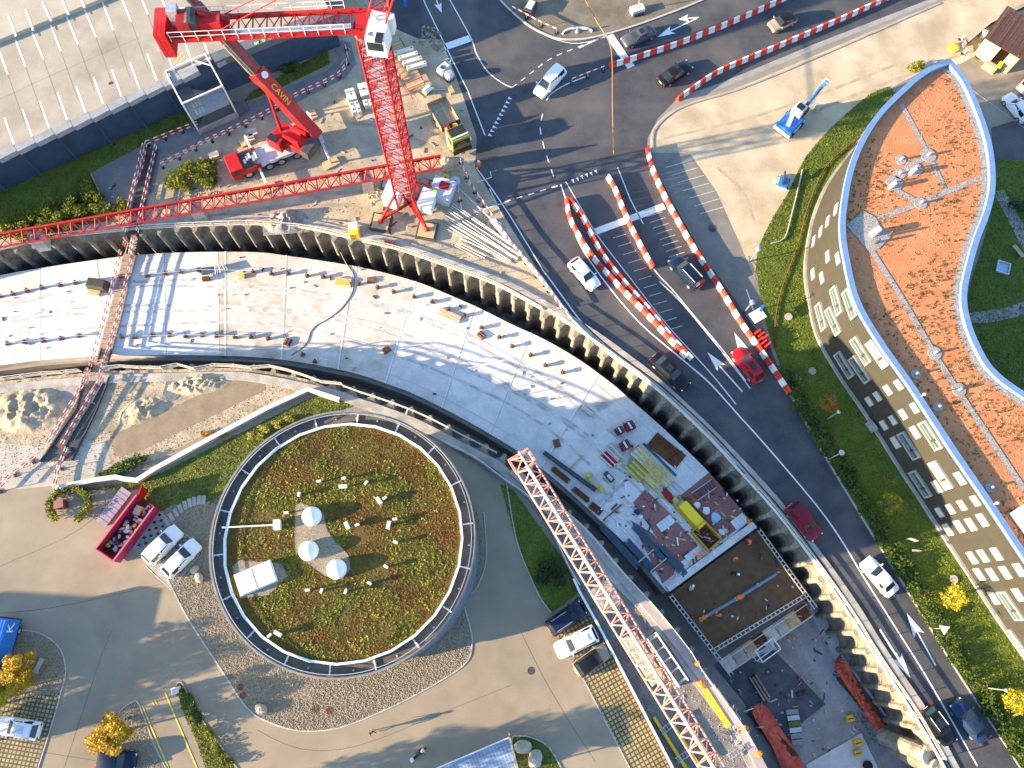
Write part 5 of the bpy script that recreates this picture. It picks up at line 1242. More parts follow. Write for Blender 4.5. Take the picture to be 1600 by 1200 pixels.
# ================================================================ white wall beside the round building, and other low walls
ww = thing('white_boundary_wall', 'white boundary wall zigzagging along the lawn beside the round building', 'wall', (0, 0, 0))
pl = PP([(92,764),(150,752),(185,747),(197,750),(218,752),(246,734),(330,688),(420,640),(483,611),(532,627)]); MB().wall(pl, 0, .7, .42).build('wall', mat('wall_render', (.30,.29,.27), (.38,.37,.345), .8, .85, fine=.06), ww); MB().wall([p for p in pl], .7, .76, .5).build('coping', mat('coping_white', (.52,.51,.48), (.60,.59,.56), 1, .8, fine=.1), ww)
lw = thing('parking_side_wall', 'long white topped wall between grass pavers and work strip', 'wall', (0, 0, 0))
pl = PP([(896,905),(905,925),(940,988),(985,1075),(1045,1190),(1070,1240)]); MB().wall(pl, 0, .9, .22).build('wall', rust_m, lw); MB().wall([p + Vector((-.06,.02,0)) for p in pl], .9, .96, .24).build('coping', white_p, lw)
cf = thing('lawn_edge_wall', 'low grey wall with handrail along the strip above the shaded lawn', 'wall', (0, 0, 0))
pl = smooth(PP([(690,690),(740,715),(785,748),(832,783),(862,830),(885,880),(905,915)]), 3); MB().wall(pl, 0, .5, .2).build('wall', concrete_m, cf); MB().wall(pl, .95, 1.0, .06).build('handrail', steel_w, cf)
pl = smooth(PP([(800,735),(872,797),(918,838),(960,888),(985,917),(1035,975),(1080,1035),(1120,1088),(1165,1155),(1210,1240)]), 3)
ks = thing('concrete_kerb_beam', 'broad pinkish concrete beam on the inner trench edge beside the work strip', 'beam', (0, 0, 0)); MB().wall(pl, 0, .35, .95).build('beam', mat('pinkish_concrete', (.30,.265,.245), (.38,.34,.32), 1, .9, fine=.12), ks)

# ================================================================ footbridge over the trench
FBR = thing('footbridge', 'narrow footbridge with red and white rails crossing the trench', 'bridge', (0, 0, 0))
seg = [(238,232,.2),(222,300,.2),(212,345,.2),(209,366,.15),(203,396,-2.75),(196,425,-2.82),(178,500,-2.82),(163,552,-2.75),(152,588,.1),(148,602,.15),(118,650,.15),(88,700,.1)]
cen = [P(x, y, z) for x, y, z in seg]; fst = resample(cen, .5)
wdt = 1.5
for i in range(len(fst)-1):
    (a, d), (b, d2) = fst[i], fst[i+1]; q = Vector((-d.y, d.x, 0)).normalized()*wdt/2
    m = wood_m if 18 < i < 70 else dark_steel
    c = (a+b)/2; MB().box((c.x, c.y, c.z), (.46, wdt, .06), math.atan2(d.y, d.x)).build('deck_plank', MATS.get('bridge_board') or mat('bridge_board', (.25,.19,.14), (.36,.29,.225), 2, .85, fine=.2) if 22 < i < 66 else dark_steel, FBR)
    for s in (-1, 1):
        for zz in (.55, 1.05): MB().bar(a+q*s+Vector((0,0,zz)), b+q*s+Vector((0,0,zz)), .05, .12).build('rail', rw_red if (i % 2) else rw_white, FBR)
    if i % 4 == 0:
        for s in (-1, 1): MB().bar(a+q*s, a+q*s+Vector((0,0,1.1)), .06).build('post', galv, FBR)
for s in (-1, 1):
    q = [(p + Vector((-d.y, d.x, 0)).normalized()*s*.55 + Vector((0,0,-.25))) for p, d in fst]
    for a, b in zip(q[:-1:6], q[6::6]): MB().bar(a, b, .14, .4).build('girder', dark_steel, FBR)
for f in ():
    p, d = fst[int(len(fst)*f)]
    MB().bar((p.x, p.y, ZD), (p.x, p.y, p.z-.1), .22).build('trestle_post', galv, FBR)
# dark footway cut and its walls at the lower end
fw = thing('footway_cutting', 'dark sloping footway with railings at the lower end of the footbridge', 'footway', (0, 0, 0))
ov, tr = shape([PP([(132,590),(170,590),(150,640),(112,720),(64,722),(92,680),(120,640)])]); o = MB().add([(v.x, v.y, .03) for v in ov], tr).build('surface', asphalt, fw)
MB().wall(PP([(132,590),(120,640),(92,680),(64,722)]), 0, .25, .15).build('kerb', dark_steel, fw); MB().wall(PP([(172,590),(152,640),(114,720)]), 0, .25, .15).build('kerb', dark_steel, fw)
for a, b in (((158,600),(140,628)), ((168,600),(150,632))):
    q0, q1 = P(*a), P(*b); MB().bar(q0+Vector((0,0,1)), q1+Vector((0,0,1)), .06).bar(q0, q0+Vector((0,0,1)), .06).bar(q1, q1+Vector((0,0,1)), .06).build('railing', galv, fw)
ov, tr = shape([PP([(100,590),(130,592),(80,690),(78,660)])]); T(MB().add([(v.x, v.y, .034) for v in ov], tr).build('grey_ramp', concrete_dk), kind='structure')

# ================================================================ things on the tunnel deck
blk_m = mat('brown_block', (.17,.075,.05), (.25,.12,.08), 4, .8)
pb_ = MB(); pb_.box((0, 0, .17), (.42, .3, .34)); pb_.box((0, 0, .42), (.16, .5, .18)); _pb = None
UP = [(0,463),(20,459),(42,454),(65,449),(94,446),(118,442),(190,433),(230,431),(258,428),(282,425),(310,423),(395,425),(424,428),(450,428),(480,431),(505,433),(560,444),(590,449),(615,456),(647,464),(675,472),(700,484),(725,493),(752,512),(780,527),(800,541),(829,555),(852,571),(879,582)]
LO = [(12,537),(38,535),(68,533),(96,529),(124,525),(190,526),(210,527),(238,524),(265,524),(290,526),(316,524),(338,525),(367,527),(392,527),(419,529),(473,554),(492,565)]
def blocks(pts, label, grp):
    global _pb
    for i, (x, y) in enumerate(pts):
        p = P(x, y, ZD+.2); root = thing('post_base', ORD(i+1) + label, 'post base', (p.x, p.y, ZD+.012), random.uniform(-.3, .3), grp)
        if _pb is None: _pb = [MB().box((0, 0, .17), (.46, .34, .34)).build('ballast_block', blk_m, root, bevel=.03), MB().box((0, 0, .42), (.16, .52, .16)).build('clamp', rust_m, root), MB().tube((0, 0, .3), (0, 0, .62), .035, 6).build('stub_post', galv, root)]
        else:
            for s in _pb: inst(s, s.name.split('.')[0], root)
blocks(UP, ' brown post base from the left in the upper deck row', 'post bases in the upper row on the deck')
blocks(LO, ' brown post base from the left in the lower deck row', 'post bases in the lower row on the deck')
def rope(name, label, pts, z, r=.02, m=steel_w, cat='rope', sag=0):
    pl = smooth([P(x, y, z) for x, y in pts], 3); o0 = Vector((pl[0].x, pl[0].y, 0))
    o = MB().path([p-o0 for p in pl], r, 5).build(name, m); o.location = o0; return T(o, label, cat)
rope('guard_rope', 'pale guard rope strung along the upper row of post bases', [(0,462),(65,448),(118,440),(190,431),(258,426),(310,421),(395,423)], ZD+.6)
rope('guard_rope', 'pale guard rope strung along the lower row of post bases', [(0,537),(68,531),(124,524),(210,525),(290,523),(392,525)], ZD+.6)
rope('hose', 'grey hose curving across the tunnel deck', [(528,385),(540,410),(552,428),(553,445),(548,462),(535,480),(515,497),(495,508),(485,520),(480,535),(470,545),(455,555)], ZD+.05, .055, mat('hose_grey', (.22,.17,.15), None, 1, .7), 'hose')
def site_stack(name, label, px_, w, l, h, rz, n, m, z=ZD, cat='timber stack', gap=.12, part='beam', layers=1):
    p = P(*px_, z+h/2); t = thing(name, label, cat, (p.x, p.y, z+.012), rz); bw = w/n; mm = m if isinstance(m, list) else [m]
    for L_ in range(layers):
        for k in range(n):
            MB().box((random.uniform(-.04, .04)*l, -w/2+bw*(k+.5), h/layers*(L_+.5)), (l*random.uniform(.94, 1), bw*(1-gap), h/layers*.94)).build(part, mm[(k+L_) % len(mm)], t)
    return t
# dark tent and its box near the footbridge
tt = thing('covered_pallet', 'pallet under a dark tarpaulin on the left of the tunnel deck', 'pallet', P(155, 450, ZD), R(-10))
MB().box((0, .2, .55), (2.6, 1.3, 1.1), 0, .85).build('tarpaulin', mat('dark_tarp', (.035,.037,.025), (.06,.06,.045), 2, .7, bump=.6), tt, bevel=.12); MB().box((-.2, -.75, .2), (1.3, .6, .4)).build('pallet_base', wood_m, tt)
tt2 = thing('formwork_stack', 'stack of grey formwork beams fanned out on the tunnel deck', 'beam stack', P(341, 425, ZD), R(8))
for k in range(9): MB().box((-1.0+.25*k, .05*k, .2+.04*k), (.12, 1.1, .14), .1*k-.3).build('beam', steel_w if k % 2 else galv, tt2)
MB().box((-1.2, .2, .25), (1.3, .8, .4)).build('blue_pack', blue_p if False else navy_beam, tt2); MB().box((-1.4, -.8, .22), (.8, .5, .4)).build('crate', rust_m, tt2)
site_stack('timber_stack', 'small yellow timber stack beside the fanned formwork on the deck', (377,432), .6, .8, .3, .1, 3, wood_y)
site_stack('timber_stack', 'yellow timber beams beside the hose on the tunnel deck', (536,441), 1.0, 1.9, .3, R(-8), 5, [wood_y, wood_m])
site_stack('timber_stack', 'pale timber boards in front of the middle slab joint', (703,493), .9, 2.8, .25, R(-25), 5, [wood_m, timber_pale])
for i, (px_, lab) in enumerate([((580,438),'brown anchor bundle beside the yellow timber beams'),((604,547),'large brown anchor bundle alone in the middle of the deck'),((450,535),'brown anchor bundle near the lower edge of the deck'),((870,693),'brown anchor bundle beside the tip of the faded crane jib'),((752,524),'brown anchor bundle close to the upper row of post bases')]):
    t = thing('anchor_bundle', lab, 'bundle', P(*px_, ZD), .6*i)
    for k in range(5): MB().tube((-.45, -.3+.15*k, .16+.05*(k % 2)), (.45, -.3+.15*k+.05, .16+.05*(k % 2)), .07, 6).build('bolt', blk_m, t)
    MB().box((0, 0, .06), (.9, .75, .1)).build('pallet', rust_m, t)
# lower right: stores on the shaded deck
rp_ = thing('rusty_plate', 'large rust brown steel plate lying on the deck near the road side', 'steel plate', P(1041, 704, ZD), R(-41)); MB().box((0, 0, .06), (4.1, 1.95, .1)).build('plate', rust_m, rp_); MB().box((1.7, -.5, .14), (.25, .25, .06)).build('lug', rust_m, rp_)
mbx = math.atan2((P(1050,760)-P(990,700)).y, (P(1050,760)-P(990,700)).x)
site_stack('timber_stack', 'stack of cream squared timber near the rusty plate', (1001,712), 1.5, 1.9, .6, mbx, 6, [timber_pale, wood_y])
site_stack('timber_stack', 'upper pack of yellow formwork beams beside the rusty plate', (1022,735), 1.3, 2.6, .7, mbx, 7, [wood_y, wood_m])
site_stack('timber_stack', 'middle pack of yellow formwork beams on the shaded deck', (1036,745), 1.4, 2.2, .6, mbx, 7, [wood_y, timber_pale])
site_stack('timber_stack', 'left pack of yellow formwork beams next to the blue boards', (994,735), 1.5, 2.3, .6, mbx, 6, [wood_y, mat('olive_beam', (.25,.23,.05), None, 1, .8)])
site_stack('timber_stack', 'lower pack of yellow formwork beams next to the red net', (1019,751), 1.2, 2.0, .55, mbx, 6, [wood_y, wood_y, timber_pale])
site_stack('timber_stack', 'pale plank bundle beside the red crates on the deck', (961,706), 1.0, 2.0, .4, mbx, 4, [timber_pale, concrete_m])
site_stack('long_plank', 'long pale plank lying from the red crates to the red plywood', (1003,748), .35, 8.0, .12, R(-42), 2, [wood_y, timber_pale], cat='plank')
site_stack('long_plank', 'long blue grey plank beside the yellow formwork packs', (1030,717), .3, 5.4, .12, mbx, 1, [navy_beam, concrete_m], cat='plank')
for i, ((x, y), lab, m, s) in enumerate([((983,667),'dark red steel crate at the top of the shaded deck',red_dk,1.0),((967,674),'grey red crate beside the top dark red crate',rust_m,.8),((976,697),'dark red crate between the cream timber and the plank bundle',red_dk,1.0)]):
    t = thing('steel_crate', lab, 'crate', P(x, y, ZD), .5); MB().box((0, 0, .3), (1.1*s, 1.0*s, .6)).build('crate_body', m, t)
    for k in range(3): MB().box((-.35*s+.35*k*s, 0, .66), (.2*s, .8*s, .12)).build('crate_content', steel_w if k % 2 else dark_steel, t)
t = thing('red_prop_pile', 'pile of red and white steel props on the shaded deck', 'prop pile', P(951, 717, ZD), mbx)
for k in range(7): MB().tube((-1.0+.1*(k % 3), -.5+.16*k, .12+.07*(k % 2)), (.9+.12*(k % 2), -.45+.16*k, .15), .07, 6).build('prop', red_p if k % 3 else steel_w, t)
t = thing('steel_cylinder', 'grey steel drum roll lying on the shaded deck', 'drum', P(916, 643, ZD), R(-38)); MB().tube((-.75, 0, .32), (.75, 0, .32), .3, 14).build('shell', galv, t); MB().tube((-.78, 0, .32), (-.74, 0, .32), .32, 14).build('rim', dark_steel, t)
t = thing('mesh_roll', 'pale blue wire mesh bundle beside the steel drum', 'mesh', P(940, 635, ZD), R(30))
for k in range(6): MB().bar((-.7, -.35+.14*k, .1), (.7, -.3+.14*k, .1), .05).build('wire', galv, t)
# dark long beams and rusty profiles along the inner deck edge
t = thing('steel_beam', 'long dark steel beam lying along the inner deck edge', 'beam', P(890, 737, ZD), R(-37)); Lb = (P(931,769)-P(848,706)).length; MB().box((0, 0, .05), (Lb, .42, .08)).build('flange', dark_steel, t); MB().box((0, 0, .24), (Lb, .1, .3)).build('web', dark_steel, t); MB().box((0, 0, .43), (Lb, .42, .08)).build('flange', dark_steel, t)
for (x, y), l, lab in (((876,742),2.4,'short rusty profile beside the long dark beam'),((908,773),2.2,'rusty steel bundle close to the inner deck edge')):
    site_stack('rusty_profile', lab, (x, y), .6, l, .3, R(-40), 3, rust_m, cat='steel profile')
for (x, y), a, l, lab in (((902,721),R(42),2.2,'ochre plank crossing the dark steel beam'),((958,800),R(40),2.9,'dark brown pole lying near the steel plate by the inner edge'),((955,770),R(36),3.4,'thin grey pole in the middle of the shaded deck')):
    site_stack('loose_pole', lab, (x, y), .16, l, .12, a, 1, wood_m if 'ochre' in lab else rust_m if 'brown' in lab else galv, cat='pole')
t = thing('yellow_lifting_frame', 'yellow lifting frame lying on the shaded deck', 'lifting frame', P(929, 754, ZD), R(-50))
for y in (-.35, .35): MB().bar((-1.1, y, .2), (1.1, y*.6, .2), .12).build('side', wood_y, t)
for x in (-1.1, 1.1): MB().lathe([(.28, .1), (.28, .35)], 10, (x, 0, 0)).build('end_pad', yellow_p, t)
t = thing('tool_trolley', 'small black and cream tool trolley on the shaded deck', 'trolley', P(951, 746, ZD), R(-50)); MB().box((0, 0, .35), (1.3, .55, .3)).build('tray', dark_steel, t); MB().box((.1, 0, .52), (.7, .35, .06)).build('lid', timber_pale, t); MB().bar((-.65, 0, .3), (-1.0, 0, .8), .05).build('handle', galv, t)
t = thing('brown_steel_plate', 'dark brown steel plate near the inner edge of the deck', 'steel plate', P(931, 795, ZD), R(-38)); MB().box((0, 0, .08), (1.5, .8, .12)).build('plate', rust_m, t); MB().lathe([(.06, .1), (.06, .2)], 8, (.4, -.1, 0)).build('eye', galv, t)
# red plywood formwork on the last bay: sheets laid side by side
ply = thing('plywood_floor', 'red brown plywood sheets covering the last bay of the deck', 'formwork', (0, 0, 0))
def ply_patch(q, nu, nv):
    A, B, C_, D = [P(*p, ZD+.02) for p in q]
    for i in range(nu):
        for j in range(nv):
            f = lambda u, v: A.lerp(B, u).lerp(D.lerp(C_, u), v)
            a, b, c, d = f(i/nu, j/nv), f((i+1)/nu, j/nv), f((i+1)/nu, (j+1)/nv), f(i/nu, (j+1)/nv); m = (a+b+c+d)/4
            vs = [m + (v-m)*.985 for v in (a, b, c, d)]; z = random.uniform(0, .012)
            pm = MB().prism([(v.x, v.y) for v in vs][::-1], ZD+.02, ZD+.045+z)
            pm.build('plywood_sheet', bpy.data.materials.get('ply_var') or varied('ply_var', [(.20,.075,.065), (.28,.125,.11), (.24,.10,.085), (.32,.15,.13)], .7), ply)
ply_patch([(1008,764),(1050,805),(1021,831),(989,786)], 3, 2)
ply_patch([(1062,775),(1108,738),(1172,812),(1120,850)], 3, 4)
ply_patch([(1050,806),(1095,858),(1060,880),(1020,832)], 4, 2)
ply_patch([(985,812),(1020,834),(1070,884),(1035,912)], 4, 2)
for (x, y), w, l, lab in (((1040,818),1.0,1.9,'white formwork panel on the red plywood beside the blue beams'),((1083,865),.7,2.0,'white formwork panel close to the slab end'),((1155,815),1.1,1.7,'white formwork panel near the orange netting at the slab corner')):
    t = thing('white_formwork_board', lab, 'panel', P(x, y, ZD), R(35)); MB().box((0, 0, .12), (l, w, .12)).build('panel', mat('white_panel', (.55,.58,.58), (.64,.66,.66), 2, .6) if 'white_panel' not in MATS else MATS['white_panel'], t)
    for k in (-1, 0, 1): MB().box((k*.35*l*.6, 0, .2), (.05, w*.8, .04)).build('rib', galv, t)
nb = [((969,855),10,'bundle of long blue grey beams at the inner deck edge'),((1000,868),7,'second bundle of long blue grey beams from the inner edge'),((1015,848),8,'third bundle of long blue grey beams from the inner edge'),((1052,878),6.5,'bundle of blue grey beams next to the white panels')]
for i, ((x, y), l, lab) in enumerate(nb):
    site_stack('beam_bundle', lab, (x, y), .75, l*.62, .4, R(-49), 4, [navy_beam, mat('navy_2_%d' % i, (.045,.08,.12), None, 1, .6)], cat='beam bundle')
for i, ((x, y), a) in enumerate([((1030,882),R(38)),((1052,905),R(38)),((1010,868),R(38))]):
    site_stack('cross_batten', ('middle pale batten across the blue grey beams','lowest pale batten across the blue grey beams','upper pale batten across the blue grey beams')[i], (x, y), .12, 2.3, .1, a, 1, timber_pale, z=ZD+.42, cat='batten')
# yellow skip, yellow load, crate of tools, and clutter
t = thing('yellow_skip', 'open ochre yellow skip at the slab end of the deck', 'skip', P(1101, 838, ZD), R(-50))
for x, y, dx, dy in ((-1.3,0,.1,1.9), (1.3,0,.1,1.9), (0,-.95,2.6,.1), (0,.95,2.6,.1)): MB().box((x, y, .5), (dx, dy, 1.0)).build('side', mat('ochre_paint', (.42,.24,.02), (.52,.31,.03), 2, .6) if 'ochre_paint' not in MATS else MATS['ochre_paint'], t)
MB().box((0, 0, .1), (2.6, 1.9, .1)).build('floor', rust_m, t)
for k in range(5): MB().blob((-.7+.35*k, .3*((k % 3)-1), .35), (.4, .35, .3), k, 200+k).build('rubble', dark_steel if k % 2 else ply_red, t)
t = thing('yellow_load', 'bright yellow tarpaulin covered load beside the ochre skip', 'covered load', P(1080, 806, ZD), R(-50)); MB().box((0, 0, .45), (3.4, 1.2, .9), 0, .92).build('cover', mat('bright_yellow', (.80,.58,.015), (.86,.66,.03), 1, .5), t, bevel=.1); MB().box((-.2, -.7, .25), (3.8, .25, .5)).build('side_beam', MATS['ochre_paint'], t); MB().box((.2, .8, .25), (4.2, .25, .5)).build('side_beam', rust_m, t)
t = thing('scaffold_frame', 'galvanised ladder frame lying on the red plywood', 'ladder frame', P(1100, 766, ZD), R(33))
for s in (-1, 1): MB().bar((-1.4, s*.5, .14), (1.4, s*.5, .14), .09).build('stile', galv, t)
for k in range(8): MB().bar((-1.2+.34*k, -.5, .14), (-1.2+.34*k, .5, .14), .06).build('rung', dark_steel, t)
t = thing('red_net', 'crumpled dark red net beside the yellow load', 'net', P(1043, 775, ZD), R(-60)); MB().blob((0, 0, .2), (1.9, .8, .5), 0, 5, .3).build('cloth', red_dk, t)
t = thing('orange_net', 'orange netting at the corner of the slab end', 'net', P(1171, 818, ZD), R(-45)); MB().blob((0, 0, .12), (1.7, .5, .3), 0, 9, .3).build('cloth', orange_p, t)
cl = [((1086,790),.9,.8,'white'),((1103,798),.7,.7,'white'),((1118,809),1.1,.8,'pale blue'),((1105,813),.8,.8,'purple red'),((1127,832),.6,.5,'white'),((1122,838),.5,.7,'pale grey'),((1133,830),.5,.6,'cream'),((1115,862),.7,.5,'white'),((1140,842),.9,.25,'yellow'),((1120,842),.4,.5,'blue grey'),((1083,784),.9,.6,'rust red'),((1055,783),.7,.6,'yellow'),((1062,778),.5,.4,'olive'),((995,800),.6,.5,'dark blue'),((1000,808),.6,.35,'white'),((1093,868),.9,.5,'grey blue')]
cm = {'white': white_p, 'pale blue': mat('pale_blue', (.35,.48,.66), None, 1, .6), 'purple red': mat('purple_red', (.25,.05,.09), None, 1, .7), 'pale grey': concrete_m, 'cream': timber_pale, 'yellow': wood_y, 'blue grey': navy_beam, 'rust red': MATS['trailer_red'], 'olive': MATS['olive_beam'], 'dark blue': mat('dark_blue', (.012,.03,.10), None, 1, .5), 'grey blue': MATS['pale_blue_steel']}
for i, ((x, y), w, l, cn) in enumerate(cl):
    near_ = ['beside the yellow load','behind the yellow load','at the middle of the clutter','below the pale blue sheet','near the slab end','next to the ochre skip','close to the slab end kerb','left of the slab end workers','by the slab end','beside the ochre skip side','at the head of the yellow load','above the yellow load','beside the red net','at the top of the blue beams','by the blue beams','in front of the ochre skip'][i]
    t = thing('tool_bag', '%s crumpled sheet or bag %s' % (cn, near_), 'bag', P(x, y, ZD), i*.7); MB().blob((0, 0, .16), (w*1.2, l*1.2, .4), 0, 40+i, .25).build('bag', cm[cn], t)
MB_ = MB()
# slab end kerb and rebar mat
kb = thing('slab_end_kerb', 'pale concrete kerb along the open end of the tunnel deck', 'kerb', (0, 0, 0)); MB().wall(PP([(1042,920),(1178,820)], ZD), ZD, ZD+.35, .75).build('kerb', slab_ms[0], kb)
kb2 = thing('blue_sheeting', 'dark blue sheeting spread behind the slab end kerb', 'sheet', (0, 0, 0)); q = PP([(1052,905),(1085,880),(1130,850),(1170,815),(1176,822),(1125,862),(1058,912)], ZD+.06); MB().prism([(v.x, v.y) for v in q], ZD+.05, ZD+.07).build('sheet', mat('petrol_sheet', (.02,.06,.10), (.035,.09,.14), 2, .5, bump=.5), kb2)
ZMAT = ZD - .45
mat_m = mat('rebar_formwork', (.12,.07,.045), (.25,.155,.085), .45, .8, bump=.4, bscale=5, fine=.35, col3=(.22,.165,.06), scale3=.25)
mt = thing('rebar_mat', 'dark rusty reinforcement mat on formwork at the tunnel end', 'rebar mat', (0, 0, 0))
Q = [P(1046,930,ZMAT), P(1184,828,ZMAT), P(1258,930,ZMAT), P(1113,1017,ZMAT)]
MB().prism([(v.x, v.y) for v in Q], ZMAT-.35, ZMAT).build('formwork_floor', mat_m, mt)
rb_m = mat('rebar_steel', (.16,.085,.045), (.27,.16,.085), 1.2, .8)
for k in range(56):
    u = (k+.5)/56; a = Q[0].lerp(Q[3], u); b = Q[1].lerp(Q[2], u); MB().bar(a+Vector((0,0,.1)), b+Vector((0,0,.1)), .035).build('rebar', rb_m, mt)
for k in range(64):
    u = (k+.5)/64; a = Q[0].lerp(Q[1], u); b = Q[3].lerp(Q[2], u); MB().bar(a+Vector((0,0,.15)), b+Vector((0,0,.15)), .035).build('rebar', rb_m, mt)
for nm_, A, B, lab in (('formwork_edge', Q[3], Q[2], 'timber edge board at the free end of the rebar mat'), ('formwork_edge', Q[1], Q[2]+ (Q[2]-Q[1]).normalized()*1.6, 'timber edge walkway on the road side of the rebar mat'), ('formwork_edge', Q[0], Q[3]+(Q[3]-Q[0]).normalized()*3, 'dark edge rail on the inner side of the rebar mat')):
    t = thing(nm_, lab, 'formwork', (A.x, A.y, ZMAT)); o0 = Vector((A.x, A.y, ZMAT)); d = (B-A); L = d.length; d.normalize(); n = Vector((-d.y, d.x, 0))
    m1 = timber_pale if 'inner' not in lab else galv
    for s in (-.18, .18): MB().bar(d*0 + n*s + Vector((0,0,.35)), d*L + n*s + Vector((0,0,.35)), .08, .12).build('edge_rail', m1, t)
    for k in range(int(L/.55)): MB().bar(d*(k*.55+.2) - n*.2 + Vector((0,0,.33)), d*(k*.55+.2) + n*.2 + Vector((0,0,.33)), .12, .1).build('spacer', m1, t)
hp = thing('concrete_hose', 'pale blue delivery pipe lying across the rebar mat', 'pipe', (0, 0, 0)); MB().path([P(1095,968,ZMAT+.35), P(1150,936,ZMAT+.35), P(1213,897,ZMAT+.35)], .16, 8).build('pipe', mat('pipe_blue_grey', (.16,.22,.30), None, 1, .5), hp)
for x, y in ((1095,968),(1118,955),(1150,936),(1185,914)): c = P(x, y, ZMAT+.35); MB().lathe([(.22, -.08), (.22, .08)], 10, c).build('coupling', galv, hp)
# tunnel front: edge beam, scaffold bay, floor things
fr = thing('tunnel_front_formwork', 'pale formwork scaffold below the open end of the rebar mat', 'scaffold', (0, 0, 0))
A, B = P(1130,1042,ZMAT-1.2), P(1262,952,ZMAT-1.2); d = (B-A).normalized(); n = Vector((d.y, -d.x, 0))
for k in range(9):
    p = A.lerp(B, k/8); MB().bar(p, p+Vector((0,0,1.2)), .1).build('standard', galv, fr); MB().bar(Vector((p.x,p.y,ZF)), p, .12).build('leg', galv, fr)
    if k < 8:
        c = (p + A.lerp(B, (k+1)/8))/2; MB().box((c.x, c.y, ZMAT-1.15), ((B-A).length/8*.95, 1.5, .08), math.atan2(d.y, d.x)).build('platform_board', (timber_pale, concrete_m, wood_m, rust_m)[k % 4], fr)
MB().bar(A+n*.8, B+n*.8, .12, .2).build('ledger', timber_pale, fr); MB().bar(A-n*.6+Vector((0,0,.8)), B-n*.6+Vector((0,0,.8)), .08, .1).build('ledger', timber_pale, fr)
c = P(1182,1012,ZF+4.2)
so_ = thing('site_stair_box', 'white framed stair box hanging at the tunnel front', 'stair box', P(1180,1014,ZF), R(33))
for x in (-1.2, 1.2):
    for y in (-.65, .65): MB().bar((x, y, 0), (x, y, 4.4), .1).build('post', steel_w, so_)
for z in (2.2, 4.4):
    for y in (-.65, .65): MB().bar((-1.2, y, z), (1.2, y, z), .1).build('rail', steel_w, so_)
    for x in (-1.2, 1.2): MB().bar((x, -.65, z), (x, .65, z), .1).build('rail', steel_w, so_)
for k in range(10): MB().box((-.9+.2*k, 0, .5+.35*k), (.26, 1.0, .05)).build('tread', galv, so_)
# excavation floor
sheet('dark_floor_area', [PP([(1115,1040),(1185,990),(1290,1100),(1215,1160),(1180,1120)], ZF)], ZF+.012, mat('dark_floor', (.05,.06,.075), (.10,.11,.125), .8, .7, bump=.2, fine=.2))  # darker blue-grey area of the excavation floor
sheet('screed_strip', [PP([(1212,965),(1245,945),(1345,1100),(1318,1122),(1290,1090)], ZF)], ZF+.02, mat('grey_floor', (.24,.25,.26), (.33,.335,.34), .8, .8, fine=.12))
sheet('screed_strip', [PP([(1262,950),(1288,938),(1385,1100),(1352,1120)], ZF)], ZF+.028, mat('pale_floor', (.34,.355,.37), (.43,.44,.45), .8, .8, fine=.12))
sheet('new_slab', [PP([(1258,1195),(1345,1145),(1395,1250),(1300,1290)], ZF)], ZF+.16, slab_ms[0])
for nm_, pts, lab, z in (('salmon_tarpaulin', [(1303,1040),(1318,1028),(1340,1065),(1368,1110),(1384,1138),(1372,1146),(1345,1105),(1322,1072)], 'crumpled salmon red tarpaulin along the road side of the excavation', ZF+.9), ('salmon_tarpaulin', [(1174,1112),(1196,1102),(1225,1145),(1258,1200),(1235,1225),(1205,1165)], 'crumpled salmon red tarpaulin along the inner side of the excavation', ZF+.9)):
    t = thing(nm_, lab, 'tarpaulin', (0, 0, 0)); q = PP(spx(pts, 3, True), z); ov, tr = shape([q]); rr = random.Random(3)
    bm = bmesh.new(); bv = [bm.verts.new((v.x, v.y, z)) for v in ov]
    for f in tr:
        try: bm.faces.new([bv[i] for i in f])
        except ValueError: pass
    bmesh.ops.subdivide_edges(bm, edges=bm.edges[:], cuts=3, use_grid_fill=True)
    for v in bm.verts: v.co.z += rr.uniform(-.14, .14) + .25*math.sin(v.co.x*2.1+v.co.y*1.3)
    ge = bmesh.ops.extrude_face_region(bm, geom=bm.faces[:]); 
    for g in ge['geom']:
        if isinstance(g, bmesh.types.BMVert): g.co.z -= .12
    me = bpy.data.meshes.new('cover'); bm.normal_update(); bm.to_mesh(me); bm.free(); me.materials.append(tarp_red); o = bpy.data.objects.new('cover', me); C.objects.link(o); o.parent = t
    cen = sum((Vector((p.x, p.y, 0)) for p in q), Vector())/len(q); d = (q[len(q)//2]-q[0]).normalized(); MB().bar(Vector((cen.x, cen.y, ZF+.4))-d*2.5, Vector((cen.x, cen.y, ZF+.4))+d*2.5, 1.2, .7).build('steel_below', rust_m, t)
for (x, y), l, lab in (((1350,1080),11,'dark channel of steel profiles beneath the road side piles'),((1200,1150),9,'blue grey channel profiles beneath the inner piles')):
    site_stack('steel_channel', lab, (x, y), .8, l*.75, .5, R(-57), 3, [dark_steel, navy_beam, galv], z=ZF, cat='steel profiles')
for (x, y), s, lab in (((1326,1122),.9,'yellow crate beside the gravel heap in the excavation'),((1338,1160),.9,'upper ochre drum lid on the new slab'),((1338,1176),.8,'lower ochre drum lid on the new slab')):
    t = thing('yellow_crate', lab, 'crate', P(x, y, ZF+.2), .2); MB().box((0, 0, .3), (s, s*.8, .5), 0, .9).build('crate_body', yellow_p, t, bevel=.06); MB().box((0, 0, .57), (s*.7, s*.1, .05)).build('handle', black_p, t)
gh = thing('gravel_heap', 'dark gravel heap at the foot of the road side pile wall', 'gravel heap', P(1350, 1135, ZF), R(-55))
for k in range(150): MB().blob((random.gauss(0, 1.3), random.gauss(0, .45), .1+random.random()*.3), (.3, .25, .2), k, k, .2, 1).build('stone', concrete_dk if k % 3 else shot_m, gh) if k < 60 else None
